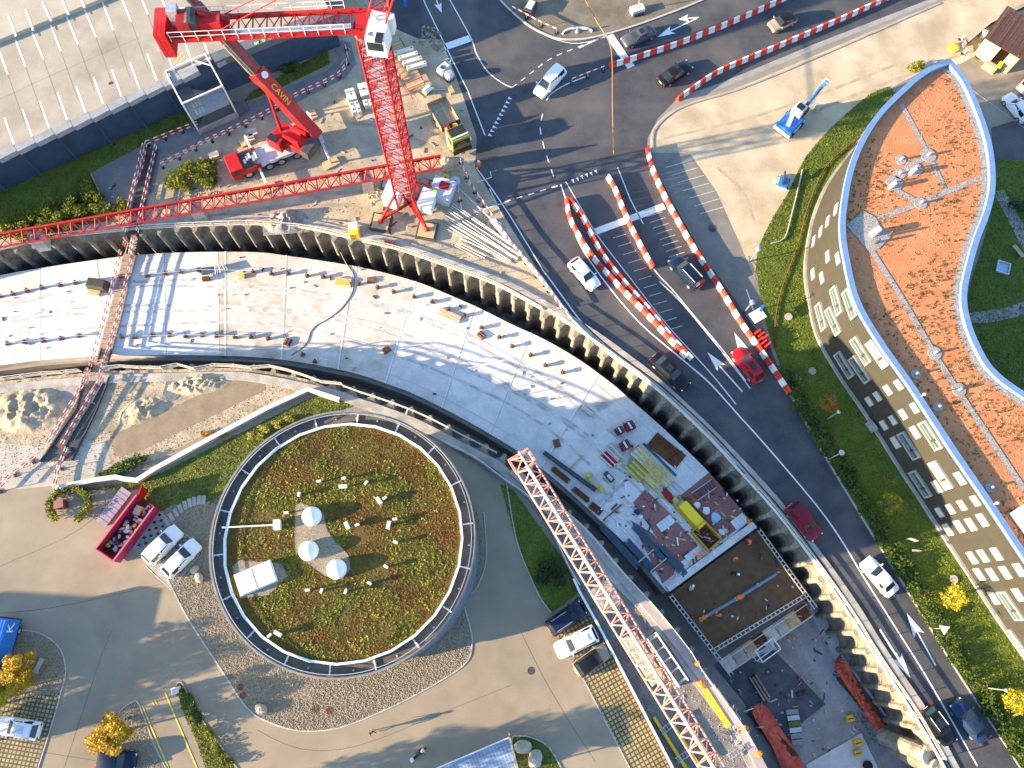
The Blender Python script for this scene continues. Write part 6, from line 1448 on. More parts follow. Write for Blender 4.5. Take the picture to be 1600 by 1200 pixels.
t = thing('mesh_stack', 'stack of steel mesh with green strap on the excavation floor', 'mesh stack', P(1240,1135,ZF), R(-85))
for k in range(6): MB().box((-1.5+.6*k, 0, .25), (.5, 1.3, .5)).build('pack', (concrete_dk, galv, mat('green_strap', (.10,.16,.03), None, 1, .7), galv, concrete_dk, concrete_dk)[k], t)
t = thing('tyre', 'black tyre lying on the new slab at the bottom edge', 'tyre', P(1355,1196,ZF+.2)); MB().lathe([(.3, 0), (.5, .05), (.52, .18), (.3, .24), (.28, .12)], 16).build('tread', rubber, t)
site_stack('timber_stack', 'grey timber bundle on the dark excavation floor', (1187,1075), .9, 2.8, .5, R(-60), 5, [concrete_dk, rust_m], z=ZF)
t = thing('water_pump', 'dark pump standing in a hollow on the excavation floor', 'pump', P(1248,1085,ZF), .4); MB().lathe([(.3, 0), (.3, .5), (.15, .6)], 10).build('motor', dark_steel, t); MB().box((.5, 0, .15), (.6, .3, .3)).build('housing', rust_m, t)
# tilted piles at the bottom right corner
for i, (a, b) in enumerate((((1378,1150),(1450,1180)), ((1400,1172),(1465,1200)))):
    o = thing('inclined_pile', ('upper pale inclined pile at the bottom right of the trench','lower pale inclined pile at the bottom right of the trench')[i], 'pile', P(*a, ZF+2), 0); q = P(*b, -.6)-P(*a, ZF+2); MB().tube((0,0,0), q, .85, 14).build('shaft', shot_m, o); MB().tube(q*.98, q*1.02, .9, 14).build('head', concrete_m, o)

# ================================================================ work strip under the faded jib
t = thing('steel_trough', 'pale open formwork trough under the faded crane jib', 'formwork', P(1040,1030,0), R(-57))
for s in (-1, 1): MB().box((0, s*.55, .55), (5.4, .12, 1.1)).build('side', steel_w, t)
for k in range(5): MB().box((-2.4+1.2*k, 0, .5), (.14, 1.1, .9)).build('stiffener', galv, t)
MB().box((0, 0, .1), (5.4, 1.1, .1)).build('base', concrete_m, t)
site_stack('timber_stack', 'cream timber stack under the faded crane jib', (1005,1030), 1.6, 5.5, .8, R(-57), 6, [timber_pale, wood_m], z=0)
for i, ((x, y), l) in enumerate([((1046,1160),5.5),((1067,1158),5.2),((1086,1150),4.8),((1118,1105),4.2)]):
    lab = ['yellow steel beam nearest the white topped wall','second yellow steel beam from the white topped wall','third yellow steel beam partly under the jib','single yellow steel beam with orange end near the trench'][i]
    t = thing('yellow_beam', lab, 'beam', P(x, y, 0), R(-58)); wd = .3 if i < 3 else .55; MB().box((0, 0, .05), (l, wd, .08)).build('flange', yellow_p, t); MB().box((0, 0, .22), (l, .1, .28)).build('web', yellow_p, t); MB().box((0, 0, .38), (l, wd, .08)).build('flange', yellow_p, t)
    if i == 3: MB().blob((-l/2-.5, 0, .35), (1.0, .7, .7), 0, 3).build('orange_cap', orange_p, t)
for (x, y), a, lab in (((1045,1135),R(35),'upper pale ladder lying across the yellow beams'),((1070,1180),R(30),'lower pale ladder lying across the yellow beams'),((1150,1175),R(30),'blue pallet ladder by the trench at the bottom')):
    t = thing('ladder', lab, 'ladder', P(x, y, .45), a)
    for s in (-1, 1): MB().bar((-1.0, s*.25, .05), (1.0, s*.25, .05), .06).build('stile', galv, t)
    for k in range(6): MB().bar((-.85+.34*k, -.25, .05), (-.85+.34*k, .25, .05), .05).build('rung', galv, t)
t = thing('scrap_heap', 'heap of grey steel scrap beside the trench near the bottom edge', 'scrap heap', P(1150,1150,0))
for k in range(46): a = random.uniform(0, 3.1); x, y = random.gauss(0, .9), random.gauss(0, .9); MB().bar((x, y, .1+random.random()*.3), (x+math.cos(a)*random.uniform(.4,1.1), y+math.sin(a)*.8, .1+random.random()*.3), .06).build('bar', galv if k % 2 else navy_beam, t)
for i, (x, y) in enumerate([(1089,1037),(1164,1138),(1186,1178)]):
    t = thing('orange_warning_cover', ('orange warning cover on the trench railing beside the pale trough','orange warning cover on the trench railing by the scrap heap','lowest orange warning cover on the trench railing')[i], 'warning cover', P(x, y, .6)); MB().blob((0, 0, 0), (.7, .55, .5), .4, 11+i).build('cap', orange_p, t)

# ================================================================ upper site: blocks, bars, plant
for i, (x, y, w, l) in enumerate([(549,150,1.15,1.7),(569,142,1.15,1.9),(550,166,.55,.9),(558,164,.55,.9),(553,174,.55,.9),(561,173,.55,.9),(572,163,.55,.9),(580,162,.55,.9)]):
    t = thing('concrete_block', ['left long pale block of the group beside the crane mast','right long pale block of the group beside the crane mast','small pale block below the left long one, upper left','small pale block below the left long one, upper right','small pale block in the lowest pair, left one','small pale block in the lowest pair, right one','small pale block tucked against the crane mast, left','small pale block tucked against the crane mast, right'][i], 'concrete block', P(x, y, .4), R(-72), 'concrete blocks beside the mast')
    MB().box((0, 0, 0), (l, w, .8)).build('block', MATS['white_concrete'], t, bevel=.04); MB().box((0, 0, .41), (.25, .12, .06)).build('lifting_loop', dark_steel, t)
for j, (a0, b0, n_, lab) in enumerate([((700,330),(812,400),9,'upper fan of long galvanised bars beside the trench'),((705,345),(800,405),7,'lower fan of long galvanised bars beside the trench'),((715,378),(760,400),5,'short bundle of pale bars closest to the trench')]):
    t = thing('steel_bar_bundle', lab, 'steel bars', (0, 0, 0))
    for k in range(n_):
        u = k/(n_-1)-.5; a = P(a0[0]+u*16*(1 if j < 2 else .5), a0[1]-u*24*(1 if j < 2 else .5), .2+.08*(k % 3)); b = P(b0[0]+u*10, b0[1]-u*14, .2+.08*(k % 3)); MB().tube(a, b, .06, 6).build('bar', (galv, steel_w, timber_pale)[k % 3], t)
t = thing('white_board', 'long white plank lying between the bars and the road fence', 'plank', (0, 0, 0)); MB().bar(P(768,342,.3), P(792,372,.3), .6, .12).build('plank', white_p, t); MB().bar(P(792,372,.2), P(860,455,.2), .3, .12).build('rail', white_p, t)
t = thing('steel_pole', 'long pale blue pole lying from the drum towards the bars', 'pole', (0, 0, 0)); MB().tube(P(715,292,.6), P(770,345,.6), .09, 8).build('shaft', MATS['pale_blue_steel'], t)
mat('spoil', (.17,.165,.155), (.27,.26,.24), 1.5, .95, bump=1, bscale=6, fine=.25)
t = thing('toilet_cabin', 'yellow and white tank beside the trench railing', 'tank', P(555, 365, 0), .1); MB().box((0, -.25, .6), (1.25, .9, 1.2), 0, .95).build('tank', yellow_p, t, bevel=.08); MB().box((0, .35, .75), (1.15, .95, 1.5), 0, .9).build('hood', white_p, t, bevel=.08)
t = thing('red_tool_chest', 'red tool chest on the trench edge below the tower crane', 'chest', P(609, 384, 0), R(-15)); MB().box((0, 0, .3), (1.5, .6, .55), 0, .9).build('chest', red_p, t, bevel=.05); MB().box((0, 0, .6), (1.3, .1, .06)).build('handle', dark_steel, t)
t = thing('site_container', 'pale blue equipment box beside the crane foot', 'equipment box', P(692, 305, 0), R(-20)); MB().box((0, 0, .9), (2.6, 2.6, 1.8)).build('body', mat('pale_box', (.42,.46,.52), (.5,.53,.58), 1, .6), t, bevel=.05); MB().box((.2, .3, 1.83), (1.2, 1.0, .06)).build('lid', red_dk, t); MB().box((-.6, -.9, 1.9), (.6, .35, .25)).build('yellow_label', yellow_p, t)
t = thing('yellow_drum', 'small yellow drum beside the pale blue equipment box', 'drum', P(697, 283, 0)); MB().lathe([(.42, 0), (.42, .8), (.38, .84)], 14).build('drum', yellow_p, t); MB().lathe([(.12, .84), (.12, .9)], 8).build('cap', black_p, t)
t = thing('cable_drum', 'grey cable drum beside the short striped fence', 'cable drum', P(712, 288, 0)); MB().lathe([(.6, 0), (.6, .12), (.3, .13), (.3, .7), (.6, .71), (.6, .83)], 18).build('drum', galv, t); MB().lathe([(.1, .83), (.1, .88)], 8).build('hub', dark_steel, t)
t = thing('sand_heap', 'small tan sand heap at the end of the red jib', 'sand heap', P(698, 258, 0)); MB().blob((0, 0, 0), (1.6, 2.2, 1.0), .2, 8, .1, 3).build('heap', sand_m, t)
for i, (x, y) in enumerate([(668,145),(694,113),(703,124)]):
    lab = ['white air tank beside the trailer','pale blue compressor beside the road line','grey concrete mixer beside the road line'][i]
    t = thing(['air_tank','compressor','concrete_mixer'][i], lab, ['tank','compressor','mixer'][i], P(x, y, 0), .8)
    if i == 0: MB().tube((-.5, 0, .6), (.5, 0, .6), .4, 14).build('tank', white_p, t); MB().box((0, 0, .12), (.8, .5, .24)).build('skid', dark_steel, t); MB().bar((.5, -.2, .2), (2.0, -1.4, .1), .07).build('hose', galv, t)
    elif i == 1: MB().box((0, 0, .6), (1.7, 1.1, 1.0), 0, .85).build('housing', MATS['pale_box'], t, bevel=.06); MB().bar((.8, 0, .4), (1.9, .6, .3), .1).build('drawbar', steel_w, t); MB().box((-.2, 0, 1.13), (.4, .5, .08)).build('grille', dark_steel, t)
    else: MB().lathe([(.3, .3), (.62, .6), (.62, 1.0), (.35, 1.4)], 14).build('drum', galv, t); MB().box((0, 0, .2), (1.0, .8, .4)).build('frame', dark_steel, t)
site_stack('timber_stack', 'small tan pallet of boards beside the concrete mixer', (704,140), .6, 1.3, .4, R(-65), 3, wood_m, z=0)
for i, (x, y) in enumerate([(395,208),(390,217),(335,243)]):
    site_stack('sleeper_pile', ['pale sleeper pile beside the truck crane deck, upper','pale sleeper pile beside the truck crane deck, lower','pale sleeper pile behind the truck crane cab'][i], (x, y), .9, 1.2, .5, .4, 3, [timber_pale, concrete_m], z=0, cat='sleepers')
# dumped stones in front of the jib and in the rubble
st_ = []
for k in range(90):
    x, y = random.choice([(random.uniform(275,345), random.uniform(268,312)), (random.uniform(590,612), random.uniform(288,315)), (random.uniform(740,790), random.uniform(340,378))]); st_.append((x, y))
# ================================================================ island and yard things
t = thing('hand_cart', 'grey box on the traffic island at the top left', 'box', P(828, 17, 0), R(-25)); MB().box((0, 0, .5), (1.2, 1.9, 1.0)).build('body', dark_steel, t, bevel=.05); MB().box((0, .1, 1.03), (.8, 1.3, .06)).build('lid', steel_w, t)
t = thing('signal_base', 'white signal base block on the island near the grey saloon', 'signal base', P(995, 18, 0), R(20)); MB().box((0, 0, .35), (1.8, 1.0, .7)).build('block', steel_w, t, bevel=.06); MB().tube((.1, .1, .7), (.1, .1, 4.2), .07, 8).build('pole', galv, t)
for k in range(4): MB().lathe([(.16, 0), (.16, .3)], 8, (-.6+.4*k, -.7, 0)).build('foot', black_p, t)
t = thing('island_nose', 'white curved kerb nose with bollard on the traffic island', 'kerb nose', P(902, 52, .05), .1); MB().wall([Vector((1.9*math.cos(a), .75*math.sin(a), 0)) for a in [math.pi*k/10 for k in range(11)]], 0, .2, .18).build('kerb', white_p, t); MB().lathe([(.3, 0), (.3, .1), (.12, .12), (.1, .9), (.04, 1.0)], 10, (0, .2, 0)).build('bollard', galv, t)
# suspended cable with orange sleeve over the junction
rope('overhead_cable', 'orange sleeved cable hanging across the junction', [(912,-5),(935,38),(955,75),(957,160),(959,240)], 6.0, .06, mat('cable_orange', (.35,.14,.03), None, 1, .6), 'cable')
def lamp_post(name, label, foot, h, arm, cat='street lamp', grp=None, rz=0.0, disc=.3):
    t = thing(name, label, cat, P(*foot, 0), rz, grp); MB().tube((0, 0, 0), (0, 0, h), .07, 8, .05).build('pole', galv, t)
    if arm: MB().tube((0, 0, h-.1), (arm, 0, h), .05, 6).build('arm', galv, t)
    MB().lathe([(.05, .12), (disc, .04), (disc*1.05, 0), (disc*.9, -.08)], 16, (arm, 0, h)).build('lamp_head', galv, t)
    MB().lathe([(.14, 0), (.14, .25)], 8).build('base', dark_steel, t); return t
lamp_post('street_lamp', 'street lamp with round pale head at the hedge beside the dark red car', (1294,718), 3.6, 0)
lamp_post('street_lamp', 'street lamp in the lawn near the orange brown tree', (1291,656), 3.4, 0, disc=.2)
lamp_post('street_lamp', 'street lamp with white head in the hedge above the last yellow tree', (1535,1074), 4.0, 0, disc=.2)
lamp_post('street_lamp', 'street lamp standing where the sandy yard meets the lawn', (1172,408), 3.2, 0, disc=.32)
lamp_post('street_lamp', 'short lamp beside the barrier pile at the old parking bays', (1163,488), 3.0, 0, disc=.3)
for i, (x, y) in enumerate([(1232,495),(1269,580),(1246,592),(1490,905),(1302,628)]):
    t = thing('garden_ring', ['pale concrete ring in the lawn below the sandy yard','right pale concrete ring of the pair in the shaded lawn','left pale concrete ring of the pair in the shaded lawn','pale concrete ring in the lawn near the lower windows','small pale ring in the lawn beside the upper street lamp'][i], 'ring', P(x, y, .06)); MB().lathe([(.28, 0), (.42, 0), (.42, .12), (.28, .12)], 18).build('ring', concrete_m, t); MB().lathe([(.26, 0), (.26, .06)], 14).build('cover', dark_steel, t)
t = thing('white_sign_board', 'white notice board in the lawn beside the hedge gap', 'sign', P(1420, 845, 0), R(-20)); MB().box((0, 0, 1.0), (.8, .08, .7)).build('board', concrete_m, t); 
for s in (-1, 1): MB().box((s*.4, 0, .5), (.06, .06, 1.0)).build('leg', galv, t)
t = thing('pointed_sign', 'white arrow shaped sign beside the notice board', 'sign', P(1424, 862, 0), R(-5)); MB().prism([(-.5, -.1), (.2, -.1), (.55, 0), (.2, .1), (-.5, .1)], 1.2, 1.25).build('board', concrete_m, t); MB().box((0, 0, .6), (.06, .06, 1.2)).build('leg', galv, t)
t = thing('warning_sign', 'white triangular road sign at the hedge near the lane arrows', 'sign', P(1458, 982, 0), R(-70)); MB().tube((0, 0, 0), (0, 0, 2.4), .04, 6).build('pole', galv, t); MB().prism([(-.5, -.45), (.5, -.45), (0, .5)], 2.38, 2.42).build('plate', white_p, t)
t = thing('direction_sign', 'white sign on a post beside the barrier pile at the hedge', 'sign', P(1178, 500, 0), R(30)); MB().box((0, 0, 1.4), (1.6, 1.3, .1), 0).build('board', white_p, t); MB().tube((0, 0, 0), (0, 0, 1.4), .05, 6).build('pole', galv, t); MB().box((.9, .5, 1.5), (1.0, .25, .08), .5).build('blue_arm', blue_p, t)
for pts, m, lab, r in (([(1385,185),(1330,225),(1290,262),(1262,325),(1248,380),(1222,450),(1212,500),(1211,545)], rust_m, 'thin brown pipe winding down the lawn beside the curved building', .07), ([(1254,265),(1246,300),(1236,340),(1226,372),(1205,380)], galv, 'pale pipe lying along the lawn edge of the sandy yard', .09)):
    rope('ground_pipe', lab, pts, .2, r, m, 'pipe')
# manholes
for i, (x, y, z, r) in enumerate([(830,1048,.006,.38),(376,1073,.06,.32),(380,1086,.06,.32),(493,1108,.06,.34),(515,1110,.06,.34),(480,1082,.05,.75),(1113,357,.02,.5),(1394,932,.012,.35),(848,241,.016,.3)]):
    o = MB().lathe([(r, z), (r, z+.012), (r*.82, z+.013), (r*.80, z+.006)], 20, P(x, y, 0)).build('manhole_cover', rust_m if i in (1,2,3,4) else dark_steel if i != 5 else gravel_bed); T(o, ['round manhole cover in the car park asphalt near the parked cars','upper brown manhole cover in the gravel corner left of the round building','lower brown manhole cover in the gravel corner left of the round building','left manhole cover of the pair in the gravel bed','right manhole cover of the pair in the gravel bed','large round cover in the gravel below the round building','round manhole cover in the old asphalt behind the long barrier row','round manhole cover in the lane below the white saloon','round manhole cover in the junction'][i], 'manhole cover')
# boulders
for i, (x, y, s) in enumerate([(817,1166,1.7),(836,1185,1.8),(409,1108,1.3),(305,890,1.0),(312,903,1.1)]):
    t = thing('boulder', ['pale boulder at the tip of the planted island','larger pale boulder in the planted island at the bottom edge','tan boulder in the gravel corner beside the kerb','upper tan stone beside the parked white car','lower tan stone beside the parked white car'][i], 'boulder', P(x, y, .1), i*1.3); MB().blob((0, 0, s*.18), (s, s*.75, s*.6), 0, 60+i, .07, 3).build('stone', mat('boulder_stone', (.30,.27,.22), (.42,.385,.325), 1.5, .9, bump=.6, bscale=6) if i == 0 else MATS['boulder_stone'], t)
# stepping stones beside the lawn
for i in range(9):
    a = R(150 - i*13); x, y = 318 - (8-i)*7.2, 783 + (8-i)**2*.55 - 2; o = MB().box(P(x, y, .07), (.42, .95, .1), R(0) + (8-i)*.085).build('stepping_stone', concrete_m, None, bevel=.02); T(o, ORD(9-i) + ' pale stepping stone from the round building in the arc', 'stepping stone', 'stepping stones by the round building')
# skip with rubbish
a, b = P(163, 864, 1.0), P(228, 778, 1.0); d = b-a; Ls = d.length*.97; cs_ = (a+b)/2; mag = mat('magenta_paint', (.33,.02,.075), (.42,.03,.10), 1.5, .5, fine=.1)
sk = thing('rubbish_skip', 'magenta red skip container full of rubbish in the car park', 'skip', (cs_.x+.35, cs_.y-.35, 0), math.atan2(d.y, d.x)); Wsk = 2.3
for y in (-Wsk/2, Wsk/2): MB().box((0, y, .95), (Ls, .1, 1.6)).build('side', mag, sk)
MB().box((-Ls/2, 0, .95), (.1, Wsk, 1.6)).build('end', mag, sk); MB().box((0, 0, .2), (Ls, Wsk, .12)).build('floor', rust_m, sk); MB().box((Ls/2, -Wsk/2+.3, .95), (.1, .6, 1.6)).build('door', red_p, sk)
MB().box((Ls/2+.5, Wsk/2, .95), (1.0, .1, 1.6), R(15)).build('door', red_p, sk)
for k in range(9): MB().box((-Ls/2+.5+k*(Ls-1)/8, -Wsk/2-.06, .95), (.1, .06, 1.5)).build('rib', mag, sk)
for y in (-Wsk/2, Wsk/2): MB().bar((-Ls/2, y, 1.78), (Ls/2, y, 1.78), .16, .12).build('top_rail', mat('pink_rail', (.45,.12,.14), None, 1, .5) if y < 0 else MATS['pink_rail'], sk)
rub = thing('rubbish_heap', 'mixed rubbish bags and boxes inside the magenta skip', 'rubbish', (cs_.x+.35, cs_.y-.35, .3), math.atan2(d.y, d.x))
rcol = [white_p, blue_p, dark_steel, wood_m, mat('bag_pale', (.5,.52,.55), None, 1, .6), MATS['dark_blue'], concrete_m, wood_y, steel_w]
for k in range(75): MB().blob((random.uniform(-Ls/2+.5, Ls/2-.5), random.uniform(-.85, .85), .15+random.random()*.55), (random.uniform(.3, .7), random.uniform(.25, .5), random.uniform(.2, .45)), random.random()*3, 300+k, .22, 1).build('bag', rcol[k % 9], rub)
MB().box((Ls/2-1.2, .3, .8), (.9, .7, .3), .2).build('cardboard_box', wood_m, rub)
lid = thing('folded_tarp_lid', 'violet grey ribbed sheet lying behind the magenta skip', 'sheet', P(180, 793, 0), math.atan2(d.y, d.x)); Ld = (P(205,763)-P(158,812)).length
for k in range(16): MB().box((-Ld/2+(k+.5)*Ld/16, 0, .35+.02*(k % 2)), (Ld/16*.97, 1.3, .05)).build('rib_panel', mat('violet_sheet', (.22,.19,.24), (.28,.25,.30), 2, .7) if k == 0 else MATS['violet_sheet'], lid)
MB().box((0, 0, .16), (Ld*.9, 1.0, .32)).build('base', dark_steel, lid)
# ring hedge bin, blue lifts
def blue_lift(name, label, px_, rz, big):
    t = thing(name, label, 'lift', P(*px_, 0), rz); k = 1.0 if big else .55
    MB().box((0, 0, .5*k), (3.2*k, 2.4*k, .5*k)).build('chassis', MATS['white_concrete'] if False else steel_w, t, bevel=.05); MB().box((-.1, 0, 1.0*k), (2.9*k, 2.2*k, .6*k)).build('body', blue_p, t, bevel=.08)
    MB().box((-.2, .1, 1.4*k), (1.6*k, .5*k, .25*k), .3).build('engine_cover', steel_w if big else dark_steel, t)
    for s in (-1, 1):
        for x in (-1.0, 1.0): MB().tube((x*k, s*1.0*k, .4*k), (x*k, s*1.28*k, .4*k), .4*k, 14).build('wheel', rubber, t)
    if big:
        MB().box((1.35, .1, 1.9), (1.3, 1.4, 1.4), 0, .9).build('operator_cab', steel_w, t, bevel=.05); MB().box((1.3, .1, 2.63), (.8, .9, .06)).build('cab_roof_window', glass_d, t); MB().box((1.9, -.5, 1.6), (.9, .5, 1.0)).build('pump', dark_steel, t)
        MB().bar((2.0, -.2, 1.8), (5.6, -.1, 3.4), .42, .5).build('boom', blue_p, t); MB().bar((2.1, -.2, 2.15), (4.6, -.12, 3.3), .14).build('boom_cylinder', dark_steel, t); MB().box((5.6, -.1, 3.3), (.6, .6, .5)).build('boom_tip', steel_w, t); MB().box((4.4, -1.1, .4), (.9, .7, .6), .3).build('ballast_box', concrete_m, t)
    else: MB().bar((-.2, 0, .9), (.9, .3, 1.3), .2).build('arm', dark_steel, t)
blue_lift('drilling_rig', 'blue drilling rig with white cab and blue boom on the sandy yard', (1231,198), R(47), True)
blue_lift('small_compressor', 'small blue machine at the lawn edge of the sandy yard', (1222,287), R(70), False)
t = thing('yellow_ring', 'yellow ring shaped hose reel beside the yard wall', 'hose reel', P(1489, 76, 0)); MB().lathe([(.45, 0), (.7, .05), (.7, .3), (.45, .35)], 16).build('ring', mat('yellow_green', (.45,.42,.05), None, 1, .6), t)
t = thing('round_bin', 'pale round bin beside the wooden hut', 'bin', P(1534, 58, 0)); MB().lathe([(.4, 0), (.45, .9), (.2, 1.0)], 14).build('bin', steel_w, t); MB().lathe([(.1, 1.0), (.1, 1.06)], 8).build('knob', dark_steel, t)
# glass roof at the bottom edge
cn_ = thing('glass_canopy', 'low canopy roof of small blue glass tiles at the bottom edge', 'canopy', (0, 0, 0)); q = PP([(655,1212),(796,1152),(812,1215)], 2.4); 
MB().prism([(v.x, v.y) for v in q], 2.25, 2.4).build('roof_glass', grid_mat('glass_tiles', (.16,.24,.34), (.30,.34,.38), .32, .035, R(-23), .3), cn_); MB().bar(q[0]+Vector((0,0,.05)), q[1]+Vector((0,0,.05)), .12).build('edge_profile', steel_w, cn_); MB().bar(q[1]+Vector((0,0,.05)), q[2]+Vector((0,0,.05)), .2).build('edge_profile', concrete_m, cn_)
for p in q: MB().tube((p.x*.98, p.y*.98, 0), (p.x*.98, p.y*.98, 2.3), .07, 8).build('post', galv, cn_)
# cylinder end, intercom post at driveway
t = thing('ticket_post', 'white ticket post at the tip of the driveway hedge', 'ticket post', P(279, 1078, 0), .3); MB().box((0, 0, .6), (.55, .65, 1.2), 0, .95).build('post', steel_w, t, bevel=.04); MB().box((0, 0, 1.22), (.4, .5, .05)).build('cap', galv, t)
t = thing('bench', 'pale bench in the gravel island near the blue truck', 'bench', P(64, 1040, 0), R(70)); MB().box((0, 0, .45), (1.5, .45, .06)).build('seat', concrete_m, t)
for s in (-1, 1): MB().box((s*.6, 0, .21), (.1, .4, .42)).build('leg', galv, t)
t = thing('island_bollard', 'dark bollard on the gravel island beside the round yellow tree', 'bollard', P(202, 1122, 0)); MB().lathe([(.14, 0), (.12, .8), (.06, .9)], 10).build('post', dark_steel, t); MB().lathe([(.15, .7), (.15, .76)], 10).build('ring', steel_w, t)
t = thing('picnic_frame', 'pale square frame in the dark courtyard lawn', 'frame', P(1566, 419, 0), R(-20)); MB().wall([Vector(v) for v in ((-.7,-.7,0), (.7,-.7,0), (.7,.7,0), (-.7,.7,0))], 0, .3, .16, closed=True).build('frame', steel_w, t); MB().box((0, 0, .1), (1.2, 1.2, .1)).build('pane', MATS['pale_blue'], t)
t = thing('garden_bench', 'pale bench beside the courtyard path', 'bench', P(1588, 395, 0), R(-60)); MB().box((0, 0, .45), (1.8, .5, .08)).build('seat', wood_m, t)
for s in (-1, 1): MB().box((s*.7, 0, .2), (.1, .45, .4)).build('leg', steel_w, t)
# ================================================================ vegetation and loose cover
def area_box(poly): xs = [p[0] for p in poly]; ys = [p[1] for p in poly]; return min(xs), min(ys), max(xs), max(ys)
def scatter(poly, dens, holes=(), seed=1, cull=True):
    rr = random.Random(seed); x0, y0, x1, y1 = area_box(poly)
    x0, x1 = max(x0, -72), min(x1, 76); y0, y1 = max(y0, -18), min(y1, 84)
    out = []
    for _ in range(int((x1-x0)*(y1-y0)*dens)):
        p = (rr.uniform(x0, x1), rr.uniform(y0, y1))
        if inside(p, poly) and not any(inside(p, h) for h in holes): out.append(p)
    return out, rr
def tufts(name, poly, dens, size, h, m, z=.03, seed=1, holes=(), blades=3, parent=None, flat=.5, mask=None):
    pts, rr = scatter(poly, dens, holes, seed); mb = MB()
    for x, y in pts:
        if mask and not mask(x, y, rr): continue
        k = rr.uniform(.6, 1.35)
        for b in range(blades):
            a = rr.uniform(0, 6.28); w = size*k*.5; c, s = math.cos(a), math.sin(a); hh = h*k*rr.uniform(.5, 1.2); ox, oy = rr.uniform(-.5, .5)*size, rr.uniform(-.5, .5)*size
            mb.add([(x+ox-s*w, y+oy+c*w, z), (x+ox+s*w, y+oy-c*w, z), (x+ox+c*size*k*flat*2, y+oy+s*size*k*flat*2, z+hh)], [(0,1,2)])
    o = mb.build(name, m, parent); return T(o, kind='stuff')
grass_m = leafy('grass_blades', [(.06,.10,.011), (.115,.17,.018), (.18,.225,.027), (.25,.275,.042)], .3, .5)
grass_dry = leafy('grass_dry', [(.06,.085,.012), (.11,.125,.02), (.19,.18,.035), (.26,.235,.05)], .3, .6)
for i, (pl, m, d) in enumerate(((LAWN_A, grass_dry, 22), (LAWN_B, grass_m, 22), (LAWN_C, grass_m, 20), (LAWN_D, grass_m, 14), (GRASS_UL, grass_m, 16), (GRASS_UL2, grass_dry, 22), (HEDGE_S, grass_dry, 22), (ISLE3, grass_dry, 22))):
    tufts('grass', pl, d*1.5, .13, .07, m, .03, i)
# planted roofs
disc = [(rb.x + (RI-.3)*math.cos(t*.1), rb.y + (RI-.3)*math.sin(t*.1)) for t in range(63)]
gp_w = [(p.x+rb.x, p.y+rb.y) for p in GP]; gp2_w = [(p.x+rb.x, p.y+rb.y) for p in GP2]
from mathutils import noise as MN
nz = lambda x, y, f, s_: MN.fractal(Vector((x*f, y*f, s_)), .9, 2.0, 4)
def on_round(o): o.parent = bld; o.location = (-rb.x, -rb.y, 0)
sedum = leafy('sedum', [(.085,.052,.013), (.14,.085,.018), (.155,.115,.021), (.19,.15,.026), (.25,.20,.036)], .25, .5)
on_round(tufts('sedum_cover', disc, 95, .12, .05, sedum, ZR, 21, (gp_w, gp2_w), 3, None, .45, lambda x, y, r: nz(x, y, .35, 1) > -.35 + r.uniform(-.2, .2)))
olv = leafy('olive_sedum', [(.08,.078,.012), (.13,.125,.018), (.20,.185,.026), (.28,.25,.04)], .25, .8)
on_round(tufts('olive_sedum_clumps', disc, 55, .17, .10, olv, ZR, 26, (gp_w, gp2_w), 4, None, .5, lambda x, y, r: nz(x, y, .3, 5) > .12 + r.uniform(-.15, .15)))
redm = leafy('red_sedum', [(.13,.045,.014), (.18,.075,.018), (.15,.095,.022)], .15, .6)
on_round(tufts('red_sedum_patches', disc, 45, .14, .06, redm, ZR, 22, (gp_w, gp2_w), 3, None, .5, lambda x, y, r: nz(x, y, .28, 9) > .12 + r.uniform(-.12, .12) or (math.hypot(x-rb.x, y-rb.y) > RI-1.3 and r.random() < .5)))
yel = leafy('yellow_sedum', [(.20,.18,.02), (.30,.27,.035), (.38,.34,.05)], .2, 1.0)
on_round(tufts('yellow_sedum_spots', disc, 7, .15, .10, yel, ZR, 23, (gp_w, gp2_w), 4, None, .5, lambda x, y, r: nz(x, y, .4, 13) > .18))
dk = leafy('roof_scrub', [(.07,.045,.012), (.12,.085,.018), (.17,.13,.025), (.26,.11,.045)], .1, 1.2)
roof_in = [(p.x, p.y) for p in inset(outline, .7)]
tufts('roof_scrub', roof_in, 5, .13, .09, dk, HG-.37, 24, (), 4, gb, .5, lambda x, y, r: nz(x, y, .12, 3) + .25*nz(x, y, .6, 4) > r.uniform(-.45, .35))
lite = leafy('pale_roof_scrub', [(.46,.22,.10), (.55,.30,.15), (.50,.26,.12)], .05, 1.5)
tufts('roof_crumbs', roof_in, 9, .12, .035, lite, HG-.37, 25, (), 2, gb, .5, lambda x, y, r: nz(x, y, .15, 8) > r.uniform(-.5, .3))
# pebbles
peb_m = leafy('pebbles', [(.13,.105,.075), (.24,.195,.135), (.33,.275,.195), (.42,.37,.29)], 0, 3.5, .9)
def pebbles(name, poly, dens, size, z, seed, holes=()):
    pts, rr = scatter(poly, dens, holes, seed); mb = MB()
    for x, y in pts:
        s = size*rr.uniform(.5, 1.3); a = rr.uniform(0, 3.1); c, n = math.cos(a)*s*.5, math.sin(a)*s*.5; t = rr.uniform(.6, 1)
        mb.add([(x+c, y+n, z), (x-n*t, y+c*t, z), (x-c, y-n, z), (x+n*t, y-c*t, z), (x, y, z+s*.42)], [(0,1,4), (1,2,4), (2,3,4), (3,0,4)])
    return T(mb.build(name, peb_m), kind='stuff')
base_c = [(rb.x + (RR-.4)*math.cos(t*.2), rb.y + (RR-.4)*math.sin(t*.2)) for t in range(32)]
pebbles('pebbles', GRAV, 110, .13, .036, 31, (base_c,)); pebbles('pebbles', ISLE1, 110, .12, .036, 32); pebbles('pebbles', ISLE2, 110, .12, .036, 33)
